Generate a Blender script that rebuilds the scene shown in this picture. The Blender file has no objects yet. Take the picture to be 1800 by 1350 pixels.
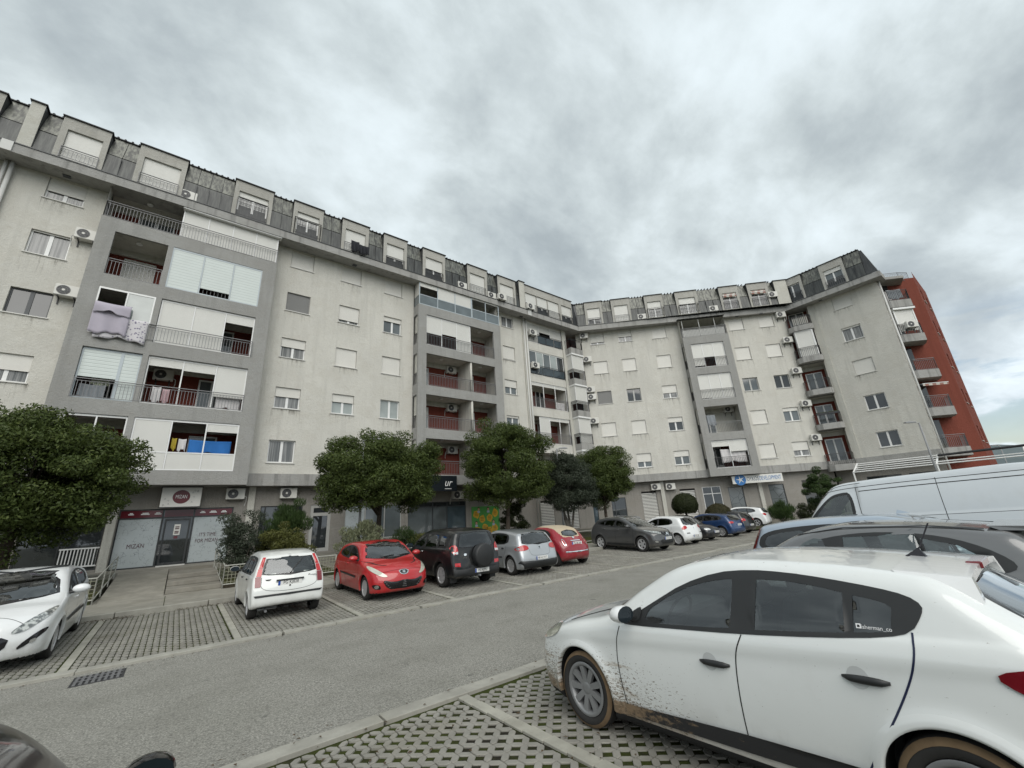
import bpy, bmesh, math, random
import numpy as np
from mathutils import Matrix, Vector
from mathutils.geometry import delaunay_2d_cdt
random.seed(7); rng = np.random.default_rng(7)
scn = bpy.context.scene
col = scn.collection
R = math.radians
# ---------------------------------------------------------------- camera
A1, PITCH, ROLL = 0.89831, 0.31482, 0.06186
cd = bpy.data.cameras.new('camera'); cam = bpy.data.objects.new('camera', cd); col.objects.link(cam)
cd.sensor_width = 36; cd.lens = 725.16/1800*36; cd.clip_start = .05; cd.clip_end = 30000
# forward direction makes the angle A1 with +X (the long facade runs along +X)
fw = Vector((math.cos(A1)*math.cos(PITCH), math.sin(A1)*math.cos(PITCH), math.sin(PITCH)))
rt = Vector((math.sin(A1), -math.cos(A1), 0)); up = rt.cross(fw)
c_, s_ = math.cos(ROLL), math.sin(ROLL)
rt2 = rt*c_ - up*s_; up2 = up*c_ + rt*s_
cam.matrix_world = Matrix(((rt2.x, up2.x, -fw.x, 0), (rt2.y, up2.y, -fw.y, 0), (rt2.z, up2.z, -fw.z, 1.95), (0, 0, 0, 1)))
scn.camera = cam
# ---------------------------------------------------------------- sky, sun, exposure
SUN_EL, SUN_AZ = R(44), R(205)
wd = bpy.data.worlds.new('World'); scn.world = wd; wd.use_nodes = True
nt = wd.node_tree; nt.nodes.clear()
def N(t, **k):
    n = nt.nodes.new(t)
    for a, b in k.items():
        if a.startswith('i_'):
            n.inputs[int(a[2:]) if a[2:].isdigit() else a[2:]].default_value = b
        else: setattr(n, a, b)
    return n
def L(a, b): nt.links.new(a, b)
def ramp(fac, stops, interp='EASE'):
    r = N('ShaderNodeValToRGB'); r.color_ramp.interpolation = interp
    while len(r.color_ramp.elements) < len(stops): r.color_ramp.elements.new(.5)
    for e, (p, c) in zip(r.color_ramp.elements, stops):
        e.position = p; e.color = c if len(c) == 4 else (*c, 1)
    L(fac, r.inputs[0]); return r
def M_(op, a, b=None, c=None):
    n = N('ShaderNodeMath', operation=op)
    for i, v in enumerate((a, b, c)):
        if v is None: continue
        if isinstance(v, (int, float)): n.inputs[i].default_value = v
        else: L(v, n.inputs[i])
    return n.outputs[0]
def mix(fac, a, b, mode='MIX'):
    n = N('ShaderNodeMix', data_type='RGBA', blend_type=mode)
    for s, v in ((0, fac), (6, a), (7, b)):
        if isinstance(v, (int, float)): n.inputs[s].default_value = v
        elif isinstance(v, tuple): n.inputs[s].default_value = (*v, 1) if len(v) == 3 else v
        else: L(v, n.inputs[s])
    return n.outputs[2]
sky = N('ShaderNodeTexSky', sky_type='NISHITA', sun_disc=False, sun_elevation=SUN_EL, sun_rotation=SUN_AZ, altitude=50, air_density=1.2, dust_density=1.5)
tc = N('ShaderNodeTexCoord'); sep = N('ShaderNodeSeparateXYZ'); L(tc.outputs['Generated'], sep.inputs[0])
zz = M_('MAXIMUM', sep.outputs[2], 0.0)
den = M_('ADD', zz, 0.42)
px_ = M_('DIVIDE', sep.outputs[0], den); py_ = M_('DIVIDE', sep.outputs[1], den)
cmb = N('ShaderNodeCombineXYZ'); L(px_, cmb.inputs[0]); L(py_, cmb.inputs[1])
SKYOFF = (-5.39, -1.95)
mp = N('ShaderNodeMapping'); mp.inputs['Location'].default_value = (*SKYOFF, 0); mp.inputs['Rotation'].default_value = (0, 0, R(20)); mp.inputs['Scale'].default_value = (1.0, 1.25, 1); L(cmb.outputs[0], mp.inputs[0])
def wn(scale, det, rough, dist, off=0):
    n = N('ShaderNodeTexNoise'); n.inputs['Scale'].default_value = scale; n.inputs['Detail'].default_value = det; n.inputs['Roughness'].default_value = rough; n.inputs['Distortion'].default_value = dist
    m = N('ShaderNodeMapping'); m.inputs['Location'].default_value = (off, off*.7, off*.3); L(mp.outputs[0], m.inputs[0]); L(m.outputs[0], n.inputs[0]); return n.outputs['Fac']
nA = wn(1.15, 4, .5, .25); nB = wn(3.1, 9, .56, .18, 5.1); nC = wn(9.0, 7, .6, .2, 9.3)
dens = M_('ADD', M_('ADD', M_('MULTIPLY', nA, .44), M_('MULTIPLY', nB, .44)), M_('MULTIPLY', nC, .12))
cloud = ramp(dens, [(.39, (0.574, 0.641, 0.674)), (.455, (0.485, 0.540, 0.560)), (.50, (0.410, 0.459, 0.474)), (.55, (0.331, 0.374, 0.394)), (.61, (0.259, 0.297, 0.320))], 'B_SPLINE')
hz = ramp(sep.outputs[2], [(.0, (0, 0, 0)), (.12, (.35, .35, .35)), (.34, (.9, .9, .9)), (.5, (1, 1, 1))])
low = mix(ramp(nB, [(.38, (0, 0, 0)), (.62, (1, 1, 1))]).outputs[0], (0.662, 0.739, 0.800), (0.485, 0.549, 0.600))
ccol = mix(hz.outputs[0], low, cloud.outputs[0])
n3 = N('ShaderNodeTexNoise'); n3.inputs['Scale'].default_value = 3.4; n3.inputs['Detail'].default_value = 7; n3.inputs['Roughness'].default_value = .55; n3.inputs['Distortion'].default_value = .3
mp3 = N('ShaderNodeMapping'); mp3.inputs['Scale'].default_value = (1, 1, 3.2); mp3.inputs['Location'].default_value = (-4.66, -1.71, -.02); L(tc.outputs['Generated'], mp3.inputs[0]); L(mp3.outputs[0], n3.inputs[0])
gap = ramp(n3.outputs['Fac'], [(.52, (0, 0, 0)), (.60, (1, 1, 1))])
band = ramp(sep.outputs[2], [(.0, (.2, .2, .2)), (.06, (1, 1, 1)), (.20, (.8, .8, .8)), (.32, (0, 0, 0))])
bg1 = N('ShaderNodeBackground'); bg1.inputs[1].default_value = .085; L(sky.outputs[0], bg1.inputs[0])
bg2 = N('ShaderNodeBackground'); bg2.inputs[1].default_value = .95; L(ccol, bg2.inputs[0])
ms = N('ShaderNodeMixShader'); L(M_('SUBTRACT', 1.0, M_('MULTIPLY', gap.outputs[0], M_('MULTIPLY', band.outputs[0], .85))), ms.inputs[0]); L(bg1.outputs[0], ms.inputs[1]); L(bg2.outputs[0], ms.inputs[2])
wo = N('ShaderNodeOutputWorld'); L(ms.outputs[0], wo.inputs[0])
sd = bpy.data.lights.new('sun', 'SUN'); sd.energy = 1.5; sd.angle = R(60); sd.color = (1, .96, .9)
sun = bpy.data.objects.new('sun', sd); col.objects.link(sun)
# Nishita: rotation is measured from +Y clockwise seen from above
sdir = Vector((math.sin(SUN_AZ)*math.cos(SUN_EL), math.cos(SUN_AZ)*math.cos(SUN_EL), math.sin(SUN_EL)))
sun.rotation_euler = sdir.to_track_quat('Z', 'Y').to_euler(); sun.location = (0, 0, 60)
scn.view_settings.view_transform = 'Standard'; scn.view_settings.look = 'None'; scn.view_settings.gamma = 1; scn.view_settings.use_curve_mapping = False
scn.view_settings.exposure = 0.68
scn.cycles.max_bounces = 6; scn.cycles.diffuse_bounces = 3; scn.cycles.glossy_bounces = 3; scn.cycles.transmission_bounces = 4; scn.cycles.transparent_max_bounces = 12
# ---------------------------------------------------------------- materials
MATS = {}
def setnt(m):
    global nt
    m.use_nodes = True; nt = m.node_tree; nt.nodes.clear()
def pbsdf(**k):
    b = N('ShaderNodeBsdfPrincipled')
    for a, v in k.items():
        a = a.replace('_', ' ')
        if isinstance(v, tuple): b.inputs[a].default_value = (*v, 1) if len(v) == 3 else v
        elif isinstance(v, (int, float)): b.inputs[a].default_value = v
        else: L(v, b.inputs[a])
    o = N('ShaderNodeOutputMaterial'); L(b.outputs[0], o.inputs[0]); return b
def noise(scale, detail=4, rough=.55, vec=None, dist=0):
    n = N('ShaderNodeTexNoise'); n.inputs['Scale'].default_value = scale; n.inputs['Detail'].default_value = detail; n.inputs['Roughness'].default_value = rough; n.inputs['Distortion'].default_value = dist
    if vec is not None: L(vec, n.inputs[0])
    return n.outputs['Fac']
def wpos(scale=(1, 1, 1)):
    g = N('ShaderNodeNewGeometry'); m = N('ShaderNodeMapping'); m.inputs['Scale'].default_value = scale; L(g.outputs['Position'], m.inputs[0]); return m.outputs[0]
def opos(scale=(1, 1, 1)):
    g = N('ShaderNodeTexCoord'); m = N('ShaderNodeMapping'); m.inputs['Scale'].default_value = scale; L(g.outputs['Object'], m.inputs[0]); return m.outputs[0]
def bump(h, strength=.3, dist=.01):
    b = N('ShaderNodeBump'); b.inputs['Strength'].default_value = strength; b.inputs['Distance'].default_value = dist; L(h, b.inputs['Height']); return b.outputs[0]
def mat(name, fn):
    m = bpy.data.materials.new(name); setnt(m); fn(); MATS[name] = m; return m
def sc(c, k): return tuple(min(1, v*k) for v in c)
def plain(name, c, rough=.5, metal=0, var=.12, vs=6, bmp=0, bs=60, coat=0, **kw):
    def f():
        v = wpos() if kw.get('world', True) else opos()
        nf = noise(vs, 5, .6, v)
        cc = mix(nf, sc(c, 1-var), sc(c, 1+var))
        k = dict(Base_Color=cc, Roughness=rough, Metallic=metal)
        if bmp: k['Normal'] = bump(noise(bs, 3, .6, v), bmp)
        b = pbsdf(**k)
        if coat: b.inputs['Coat Weight'].default_value = coat; b.inputs['Coat Roughness'].default_value = .04
        if 'spec' in kw: b.inputs['Specular IOR Level'].default_value = kw['spec']
    return mat(name, f)
def plaster(name, c, streak=.18, grain=.10):
    def f():
        v = wpos(); big = noise(.45, 5, .6, v); mid = noise(3.2, 5, .65, v)
        st = noise(1.0, 5, .65, wpos((2.6, 2.6, .16)))
        gr = noise(34, 3, .7, v)
        c1 = mix(ramp(big, [(.3, (0, 0, 0)), (.7, (1, 1, 1))]).outputs[0], sc(c, .93), sc(c, 1.05))
        c2 = mix(ramp(st, [(.48, (0, 0, 0)), (.68, (1, 1, 1))]).outputs[0], c1, sc(c, 1-streak))
        c2 = mix(M_('MULTIPLY', ramp(mid, [(.5, (0, 0, 0)), (.72, (1, 1, 1))]).outputs[0], .5), c2, sc((c[0], c[1]*.98, c[2]*.95), .86))
        pt = ramp(noise(.8, 3, .5, wpos((1, 1, 1.6)), .4), [(.56, (0, 0, 0)), (.60, (.35, .35, .35))]).outputs[0]; c2 = mix(pt, c2, sc((c[0], c[1]*.985, c[2]*.96), .90))
        c3 = mix(ramp(gr, [(.35, (0, 0, 0)), (.65, (1, 1, 1))]).outputs[0], mix(1.0, c2, (1-grain,)*3, 'MULTIPLY'), c2)
        h = M_('ADD', M_('MULTIPLY', noise(20, 4, .7, v), 1.0), M_('MULTIPLY', noise(7, 3, .6, v), .7))
        pbsdf(Base_Color=c3, Roughness=.92, Normal=bump(h, .9, .03), Specular_IOR_Level=.2)
    return mat(name, f)
plaster('plaster_beige', (.615, .60, .55), .09); plaster('plaster_grey', (.335, .332, .318), .12); plaster('plaster_fascia', (.37, .365, .35), .35)
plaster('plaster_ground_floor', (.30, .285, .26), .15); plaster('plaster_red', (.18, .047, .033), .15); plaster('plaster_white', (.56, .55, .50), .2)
plaster('plaster_brick_red', (.20, .058, .040), .12); plaster('plaster_dormer', (.44, .43, .395), .15)
plain('pvc_white', (.74, .74, .73), .35, var=.04); plain('pvc_grey', (.42, .47, .5), .35, var=.05)
plain('frame_dark', (.05, .055, .06), .4); plain('rail_grey', (.17, .17, .175), .45, var=.2, metal=.2); plain('rail_black', (.025, .025, .028), .45, var=.2)
plain('rail_white', (.60, .60, .57), .5, var=.15); plain('pipe_white', (.55, .55, .53), .5, var=.12); plain('pipe_grey', (.42, .42, .40), .5, var=.12)
plain('sill_stone', (.62, .61, .58), .6, var=.1); plain('dark_interior', (.03, .028, .028), .9); plain('grey_interior', (.12, .12, .12), .9)
plain('ceiling_white', (.45, .44, .42), .9, var=.1)
def shutter(name, c, pitch, dirty=.08):
    def f():
        g = N('ShaderNodeNewGeometry'); sx = N('ShaderNodeSeparateXYZ'); L(g.outputs['Position'], sx.inputs[0])
        fr = M_('FRACT', M_('DIVIDE', sx.outputs[2], pitch))
        h = ramp(fr, [(0, (0, 0, 0)), (.12, (1, 1, 1)), (.85, (.8, .8, .8)), (1, (0, 0, 0))]).outputs[0]
        nf = noise(1.7, 4, .6, wpos((1, 1, .5)))
        cc = mix(nf, sc(c, 1-dirty), sc(c, 1+dirty*.6))
        cc = mix(ramp(fr, [(0, (1, 1, 1)), (.1, (0, 0, 0))]).outputs[0], cc, sc(c, .72))
        pbsdf(Base_Color=cc, Roughness=.45, Normal=bump(h, .6, .012))
    return mat(name, f)
shutter('shutter_white', (.64, .635, .60), .045); shutter('shutter_beige', (.66, .645, .60), .045); shutter('shutter_grey', (.17, .17, .165), .045); shutter('shutter_green', (.57, .62, .60), .16)
def glassm(name, c, rough=.03, spec=.6, curt=None):
    def f():
        v = wpos()
        if curt:
            st = noise(1.0, 4, .6, wpos((16, 16, .4)))
            cc = mix(ramp(st, [(.35, (0, 0, 0)), (.65, (1, 1, 1))]).outputs[0], c, curt)
        else: cc = mix(noise(1.3, 2, .5, v), sc(c, .6), sc(c, 1.4))
        pbsdf(Base_Color=cc, Roughness=rough, Specular_IOR_Level=spec, Normal=bump(noise(.9, 2, .5, v), .04, .02))
    return mat(name, f)
glassm('pane_dark', (.028, .032, .034), .03, .9); glassm('pane_curtain', (.10, .105, .105), .05, .7, (.27, .27, .265)); glassm('pane_grey', (.10, .115, .12), .04, .9)
glassm('pane_shop', (.03, .034, .036), .02, 1.0); glassm('glass_panel', (.13, .155, .165), .05, .9); glassm('pane_bright', (.30, .33, .32), .03, 1.0)  # bright pane: light reflected in the glass is painted as its colour
glassm('glass_blue', (.06, .085, .10), .05, .9)
def zinc(name, c, st=.5):
    def f():
        v = wpos(); s1 = noise(1, 5, .65, wpos((9, 9, .35))); s2 = noise(1.2, 4, .6, v)
        cc = mix(ramp(s1, [(.38, (0, 0, 0)), (.66, (1, 1, 1))]).outputs[0], sc(c, 1-st), sc((c[0], c[1], c[2]*.93), 1.25))
        cc = mix(M_('MULTIPLY', s2, .5), cc, sc(c, .6))
        pbsdf(Base_Color=cc, Roughness=.42, Metallic=.25, Normal=bump(s2, .15, .02))
    return mat(name, f)
zinc('zinc_low', (.072, .076, .076)); zinc('zinc_up', (.17, .174, .16), .7); zinc('zinc_dark', (.05, .053, .057), .3)  # upper panels made lighter: reflected sky light is painted into their colour
plain('roof_dark', (.03, .03, .033), .7, var=.3)

def stain():
    st = noise(1.0, 4, .7, wpos((9, 9, .5))); ed = noise(2.5, 4, .65, wpos((1, 1, .6)))
    tcn = N('ShaderNodeTexCoord'); sx = N('ShaderNodeSeparateXYZ'); L(tcn.outputs['Generated'], sx.inputs[0]); zg = sx.outputs[2]
    e = N('ShaderNodeVectorMath', operation='SUBTRACT'); k = M_('MULTIPLY', ramp(st, [(.47, (0, 0, 0)), (.66, (1, 1, 1))]).outputs[0], M_('MULTIPLY', ramp(zg, [(.0, (0, 0, 0)), (.55, (.35, .35, .35)), (1, (1, 1, 1))]).outputs[0], ramp(ed, [(.35, (0, 0, 0)), (.6, (1, 1, 1))]).outputs[0]))
    t = N('ShaderNodeBsdfTransparent'); d = N('ShaderNodeBsdfDiffuse'); d.inputs[0].default_value = (.22, .205, .175, 1); m = N('ShaderNodeMixShader'); L(M_('MULTIPLY', k, .55), m.inputs[0]); L(t.outputs[0], m.inputs[1]); L(d.outputs[0], m.inputs[2]); o = N('ShaderNodeOutputMaterial'); L(m.outputs[0], o.inputs[0])
mat('rain_stain', stain)
# ---------------------------------------------------------------- mesh helpers
def setp(o, label=None, cat=None, group=None, kind=None):
    if label: o['label'] = label
    if cat: o['category'] = cat
    if group: o['group'] = group
    if kind: o['kind'] = kind
    return o
def empty(name, loc=(0, 0, 0), rz=0, label=None, cat=None, group=None, kind=None):
    o = bpy.data.objects.new(name, None); col.objects.link(o); o.location = loc; o.rotation_euler = (0, 0, rz); o.empty_display_size = .2
    return setp(o, label, cat, group, kind)
def link(name, me, parent=None, mt=None):
    o = bpy.data.objects.new(name, me); col.objects.link(o)
    if mt is not None: me.materials.append(MATS[mt] if isinstance(mt, str) else mt)
    if parent is not None: o.parent = parent
    return o
def copyt(o, parent=None, loc=None, rz=None):
    c = o.copy(); col.objects.link(c); c.parent = parent
    if loc is not None: c.location = loc
    if rz is not None: c.rotation_euler = (0, 0, rz)
    for ch in list(o.children): copyt(ch, c)
    return c
class MB:
    def __init__(s, T=None): s.v = []; s.f = []; s.T = T
    def add(s, vs, fs):
        b = len(s.v); s.v += [tuple(p) for p in vs]; s.f += [tuple(i+b for i in q) for q in fs]; return s
    def box(s, a0, a1, b0, b1, c0, c1):
        return s.add([(a0, b0, c0), (a1, b0, c0), (a1, b1, c0), (a0, b1, c0), (a0, b0, c1), (a1, b0, c1), (a1, b1, c1), (a0, b1, c1)],
                     [(0, 3, 2, 1), (4, 5, 6, 7), (0, 1, 5, 4), (1, 2, 6, 5), (2, 3, 7, 6), (3, 0, 4, 7)])
    def quad(s, *p): return s.add(p, [tuple(range(len(p)))])
    def prism(s, poly, z0, z1):
        n = len(poly); a = sum(poly[i][0]*poly[(i+1) % n][1]-poly[(i+1) % n][0]*poly[i][1] for i in range(n))
        if a < 0: poly = poly[::-1]
        return s.add([(x, y, z0) for x, y in poly]+[(x, y, z1) for x, y in poly], [tuple(range(n))[::-1], tuple(range(n, 2*n))]+[(i, (i+1) % n, n+(i+1) % n, n+i) for i in range(n)])
    def tube(s, p, q, r, n=6, r2=None):
        p = Vector(p); q = Vector(q); d = (q-p).normalized(); a = d.orthogonal().normalized(); b = d.cross(a); r2 = r if r2 is None else r2
        vs = []
        for c, rr in ((p, r), (q, r2)):
            for i in range(n):
                t = 2*math.pi*i/n; vs.append(c+a*rr*math.cos(t)+b*rr*math.sin(t))
        return s.add(vs, [(i, (i+1) % n, n+(i+1) % n, n+i) for i in range(n)]+[tuple(range(n))[::-1], tuple(range(n, 2*n))])
    def disc(s, c, ax, r, n=16, r0=0):
        c = Vector(c); d = Vector(ax).normalized(); a = d.orthogonal().normalized(); b = d.cross(a)
        return s.add([c+a*r*math.cos(2*math.pi*i/n)+b*r*math.sin(2*math.pi*i/n) for i in range(n)], [tuple(range(n))])
    def path(s, pts, r, n=6):
        for a, b in zip(pts, pts[1:]): s.tube(a, b, r, n)
        return s
    def build(s, name, mt, parent=None, smooth=False, recalc=True, bevel=0):
        me = bpy.data.meshes.new(name)
        vs = [s.T(*p) for p in s.v] if s.T else s.v
        me.from_pydata(vs, [], s.f)
        if recalc or bevel:
            bm = bmesh.new(); bm.from_mesh(me)
            if bevel: bmesh.ops.bevel(bm, geom=bm.edges[:], offset=bevel, segments=1, affect='EDGES')
            if recalc: bmesh.ops.recalc_face_normals(bm, faces=bm.faces[:])
            bm.to_mesh(me); bm.free()
        if smooth: me.polygons.foreach_set('use_smooth', [True]*len(me.polygons))
        me.update(); return link(name, me, parent, mt)
# ---------------------------------------------------------------- facade frames: (u along the wall, o out to the street, z)
S = 1.083; D0 = 23.5; CX = 26.416; EX, EY = 39.902, 10.0135; q2 = math.sqrt(.5)
def frame(P0, d, n):
    return lambda u, o, z: ((P0[0]+d[0]*u+n[0]*o)*S, (P0[1]+d[1]*u+n[1]*o)*S, z*S)
T1 = frame((0, D0), (1, 0), (0, -1)); T2 = frame((CX, D0), (q2, -q2), (-q2, -q2)); T3 = frame((EX, EY), (0, -1), (-1, 0))
T4 = frame((EX, EY-5.62), (q2, -q2), (-q2, -q2))
_cd = Vector((.4142, -1.0)).normalized()
FL = 2.79; ZB = [4.58+FL*k for k in range(5)]; ZW = [5.14, 7.94, 10.76, 13.55, 16.34]
def wall_holes(T, u0, u1, z0, z1, holes, o=0.0, depth=.18, name='wall', mt='plaster_beige', parent=None, back=False):
    us = sorted({u0, u1, *[h[0] for h in holes], *[h[1] for h in holes]}); zs = sorted({z0, z1, *[h[2] for h in holes], *[h[3] for h in holes]})
    us = [u for u in us if u0 <= u <= u1]; zs = [z for z in zs if z0 <= z <= z1]
    m = MB(T)
    for a, b in zip(us, us[1:]):
        run = None
        for c, d in zip(zs, zs[1:]):
            mu, mz = (a+b)/2, (c+d)/2
            if any(h[0] < mu < h[1] and h[2] < mz < h[3] for h in holes):
                if run: m.quad((a, o, run[0]), (b, o, run[0]), (b, o, run[1]), (a, o, run[1])); run = None
            else: run = (run[0], d) if run else (c, d)
        if run: m.quad((a, o, run[0]), (b, o, run[0]), (b, o, run[1]), (a, o, run[1]))
    for a, b, c, d in holes:
        p = o-depth
        m.quad((a, o, c), (a, o, d), (a, p, d), (a, p, c)); m.quad((b, o, c), (b, p, c), (b, p, d), (b, o, d))
        m.quad((a, o, d), (b, o, d), (b, p, d), (a, p, d)); m.quad((a, o, c), (a, p, c), (b, p, c), (b, o, c))
    # consistent winding is not needed: the plaster is opaque on both sides
    return m.build(name, mt, parent, recalc=False)
def window(T, u0, u1, z0, z1, sh, parent, o=0.0, pane='pane_curtain', shm='shutter_white', fr='pvc_white', mull=True, sill=True, name='window'):
    w = MB(T); f = .055; a, b = o-.17, o-.11
    w.box(u0, u0+f, a, b, z0, z1); w.box(u1-f, u1, a, b, z0, z1); w.box(u0+f, u1-f, a, b, z0, z0+f); w.box(u0+f, u1-f, a, b, z1-f, z1)
    if mull: w.box((u0+u1)/2-.06, (u0+u1)/2+.06, a, b, z0+f, z1-f)
    r = w.build(name, fr, parent)
    MB(T).box(u0+f, u1-f, a+.012, a+.03, z0+f, z1-f).build('pane', pane, r)
    if sh > 0:
        zb = z1-(z1-z0)*sh
        s_ = MB(T).box(u0+.02, u1-.02, o-.10, o-.075, max(zb, z0+.01), z1-.003); s_.box(u0+.02, u1-.02, o-.104, o-.065, max(zb, z0+.01), max(zb, z0+.01)+.035)
        s_.build('shutter', shm, r)
    if sill:
        MB(T).box(u0-.05, u1+.05, o-.10, o+.05, z0-.045, z0-.005).build('sill', 'sill_stone', r)
        if random.random() < .75:
            ln = random.uniform(.5, 1.1); MB(T).quad((u0-.1, o+.004, z0-.05), (u1+.1, o+.004, z0-.05), (u1+.1, o+.004, z0-.05-ln), (u0-.1, o+.004, z0-.05-ln)).build('rain_stain', 'rain_stain', r, recalc=False)
    return r
def railing(pts, z0, z1, mt, parent, sp=.115, T=None, r=.011, name='railing', bars=True, mid=.10):
    m = MB(T)
    for (ax, ay), (bx, by) in zip(pts, pts[1:]):
        ln = math.hypot(bx-ax, by-ay); n = max(1, int(ln/sp))
        m.tube((ax, ay, z1), (bx, by, z1), .022, 6); m.tube((ax, ay, z0+mid*.5), (bx, by, z0+mid*.5), .013, 4)
        if mid: m.tube((ax, ay, z1-mid), (bx, by, z1-mid), .013, 4)
        if bars:
            for i in range(n+1):
                t = i/n; x, y = ax+(bx-ax)*t, ay+(by-ay)*t
                m.tube((x, y, z0 if i in (0, n) else z0+mid*.5), (x, y, z1 if i in (0, n) else z1-mid), r*1.6 if i in (0, n) else r, 4)
    return m.build(name, mt, parent)
def enclosure(T, u0, u1, z0, z1, shs, parent, o=.76, fr='pvc_white', shm='shutter_white', low=0, lowmt='shutter_white', panes=None, name='balcony_glazing'):
    """framed row of roller-shutter bays; shs = closed fraction of each bay (from the top)"""
    n = len(shs); w = MB(T); f = .05; zl = z0+low
    w.box(u0, u1, o-.05, o, z1-f*1.6, z1); w.box(u0, u1, o-.05, o, z0, z0+f)
    for i in range(n+1):
        x = u0+(u1-u0)*i/n; a, b = (x, x+f) if i == 0 else ((x-f, x) if i == n else (x-f/2, x+f/2))
        w.box(a, b, o-.045, o+.005, z0+f, z1-f*1.6)
    if low: w.box(u0+f, u1-f, o-.04, o+.002, zl-.02, zl+.03)
    r = w.build(name, fr, parent)
    for i, s_ in enumerate(shs):
        a, b = u0+(u1-u0)*i/n+f*.6, u0+(u1-u0)*(i+1)/n-f*.6; t, bt = z1-f*1.6, zl+(.03 if low else f)
        if low: MB(T).box(a, b, o-.032, o-.012, z0+f, zl-.02).build('parapet_panel', lowmt, r)
        if s_ > 0: MB(T).box(a, b, o-.035, o-.012, t-(t-bt)*s_, t).build('shutter', shm, r)
        if panes and panes[i]: MB(T).box(a, b, o-.03, o-.018, bt, t-(t-bt)*s_).build('pane', panes[i], r)
    return r
# ---------------------------------------------------------------- the apartment building
BLD = empty('apartment_building', (27, 24, 0), 0, 'long grey and beige apartment block with mansard roof bending round the car park', 'building')
BLD.matrix_world  # parts are laid out in world coordinates
def bld_part(o): return o
PB = None
class _P: pass
def reparent_all(before):
    for o in col.objects:
        if o.parent is None and o.name not in before and o is not BLD: o.parent = BLD; o.matrix_parent_inverse = Matrix.Translation(BLD.location).inverted()
before = {o.name for o in col.objects}
WT = 17.52   # underside of the cornice
LF0, LF1 = 3.99, 4.56
def loggia(T, u0, u1, zf, zc, o0=.66, o1=-.95, doors=(), lamp=True, back='plaster_red', side='plaster_white'):
    m = MB(T); m.quad((u0, o0, zf), (u1, o0, zf), (u1, o1, zf), (u0, o1, zf)); m.quad((u0, o0, zc), (u0, o1, zc), (u1, o1, zc), (u1, o0, zc))
    m.quad((u0, o0, zf), (u0, o1, zf), (u0, o1, zc), (u0, o0, zc)); m.quad((u1, o0, zf), (u1, o0, zc), (u1, o1, zc), (u1, o1, zf))
    m.box(u0, u1, o1, o1+.12, zc-.32, zc)
    r = m.build('loggia', side, None, recalc=False)
    MB(T).quad((u0, o1+.002, zf), (u1, o1+.002, zf), (u1, o1+.002, zc-.3), (u0, o1+.002, zc-.3)).build('back_wall', back, r, recalc=False)
    for d in doors:
        du0, du1, sh, pane = d
        w = MB(T); f = .07; a, b = o1+.01, o1+.06; z0, z1 = zf+.02, zf+2.12
        w.box(du0, du0+f, a, b, z0, z1); w.box(du1-f, du1, a, b, z0, z1); w.box(du0+f, du1-f, a, b, z1-f, z1); w.box(du0+f, du1-f, a, b, z0, z0+f)
        w.box((du0+du1)/2-.05, (du0+du1)/2+.05, a, b, z0+f, z1-f)
        g = w.build('balcony_door', 'pvc_white', r); MB(T).box(du0+f, du1-f, a+.005, a+.02, z0+f, z1-f).build('pane', pane, g)
        if sh: MB(T).box(du0+.02, du1-.02, b+.005, b+.03, z1-(z1-z0)*sh, z1).build('shutter', 'shutter_white', g)
    if lamp:
        c = T((u0+u1)/2, .1, zc); MB().tube((c[0], c[1], c[2]-.07), c, .13, 10).build('ceiling_lamp', 'pvc_white', r)
    return r
def cols(T, u0, u1, states, panes=None, shm=None, fr=None, ks=range(5)):
    for k in ks:
        window(T, u0, u1, ZW[k], ZW[k]+(1.13 if k < 4 else 1.10), states[k], None, pane=(panes or {}).get(k, 'pane_curtain'), shm=(shm or {}).get(k, 'shutter_beige'), fr=(fr or {}).get(k, 'pvc_white'))
    return [(u0, u1, ZW[k], ZW[k]+(1.13 if k < 4 else 1.10)) for k in ks]
# ---- wing along the road
H1 = []
H1 += cols(T1, -10.6, -9.4, [.5, 1, .4, 1, 1])
H1 += cols(T1, -6.73, -5.52, [.5, .58, 0, .06, .62], {2: 'pane_dark'}, fr={2: 'frame_dark'})
H1 += cols(T1, 3.0, 4.2, [0, .45, .45, 1, 1], shm={3: 'shutter_grey'})
H1 += cols(T1, 5.81, 7.01, [.5, .40, 1, .82, 1], {1: 'pane_bright'})
H1 += cols(T1, 8.55, 9.74, [.5, 0, 1, .28, 1], {1: 'pane_bright', 3: 'pane_grey'})
H1 += cols(T1, 18.03, 19.21, [.6, .14, .52, .93, .22], {1: 'pane_grey', 2: 'pane_grey', 4: 'pane_curtain'})
BAY = [(-4.7, 2.23), (10.58, 17.25)]
LOG = (20.65, 24.6)
H1b = H1+[(a, b, LF1, 17.9) for a, b in BAY]
for k in range(5): H1b.append((LOG[0], LOG[1], [4.4, 7.18, 10.02, 12.79, 15.62][k], [6.45, 9.32, 12.13, 14.88, 17.4][k]))
H1b.append((25.05, 27.4, LF1, 17.9))
wall_holes(T1, -16, CX, LF1, 17.9, H1b, 0, .2, 'wall', 'plaster_beige')
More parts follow.
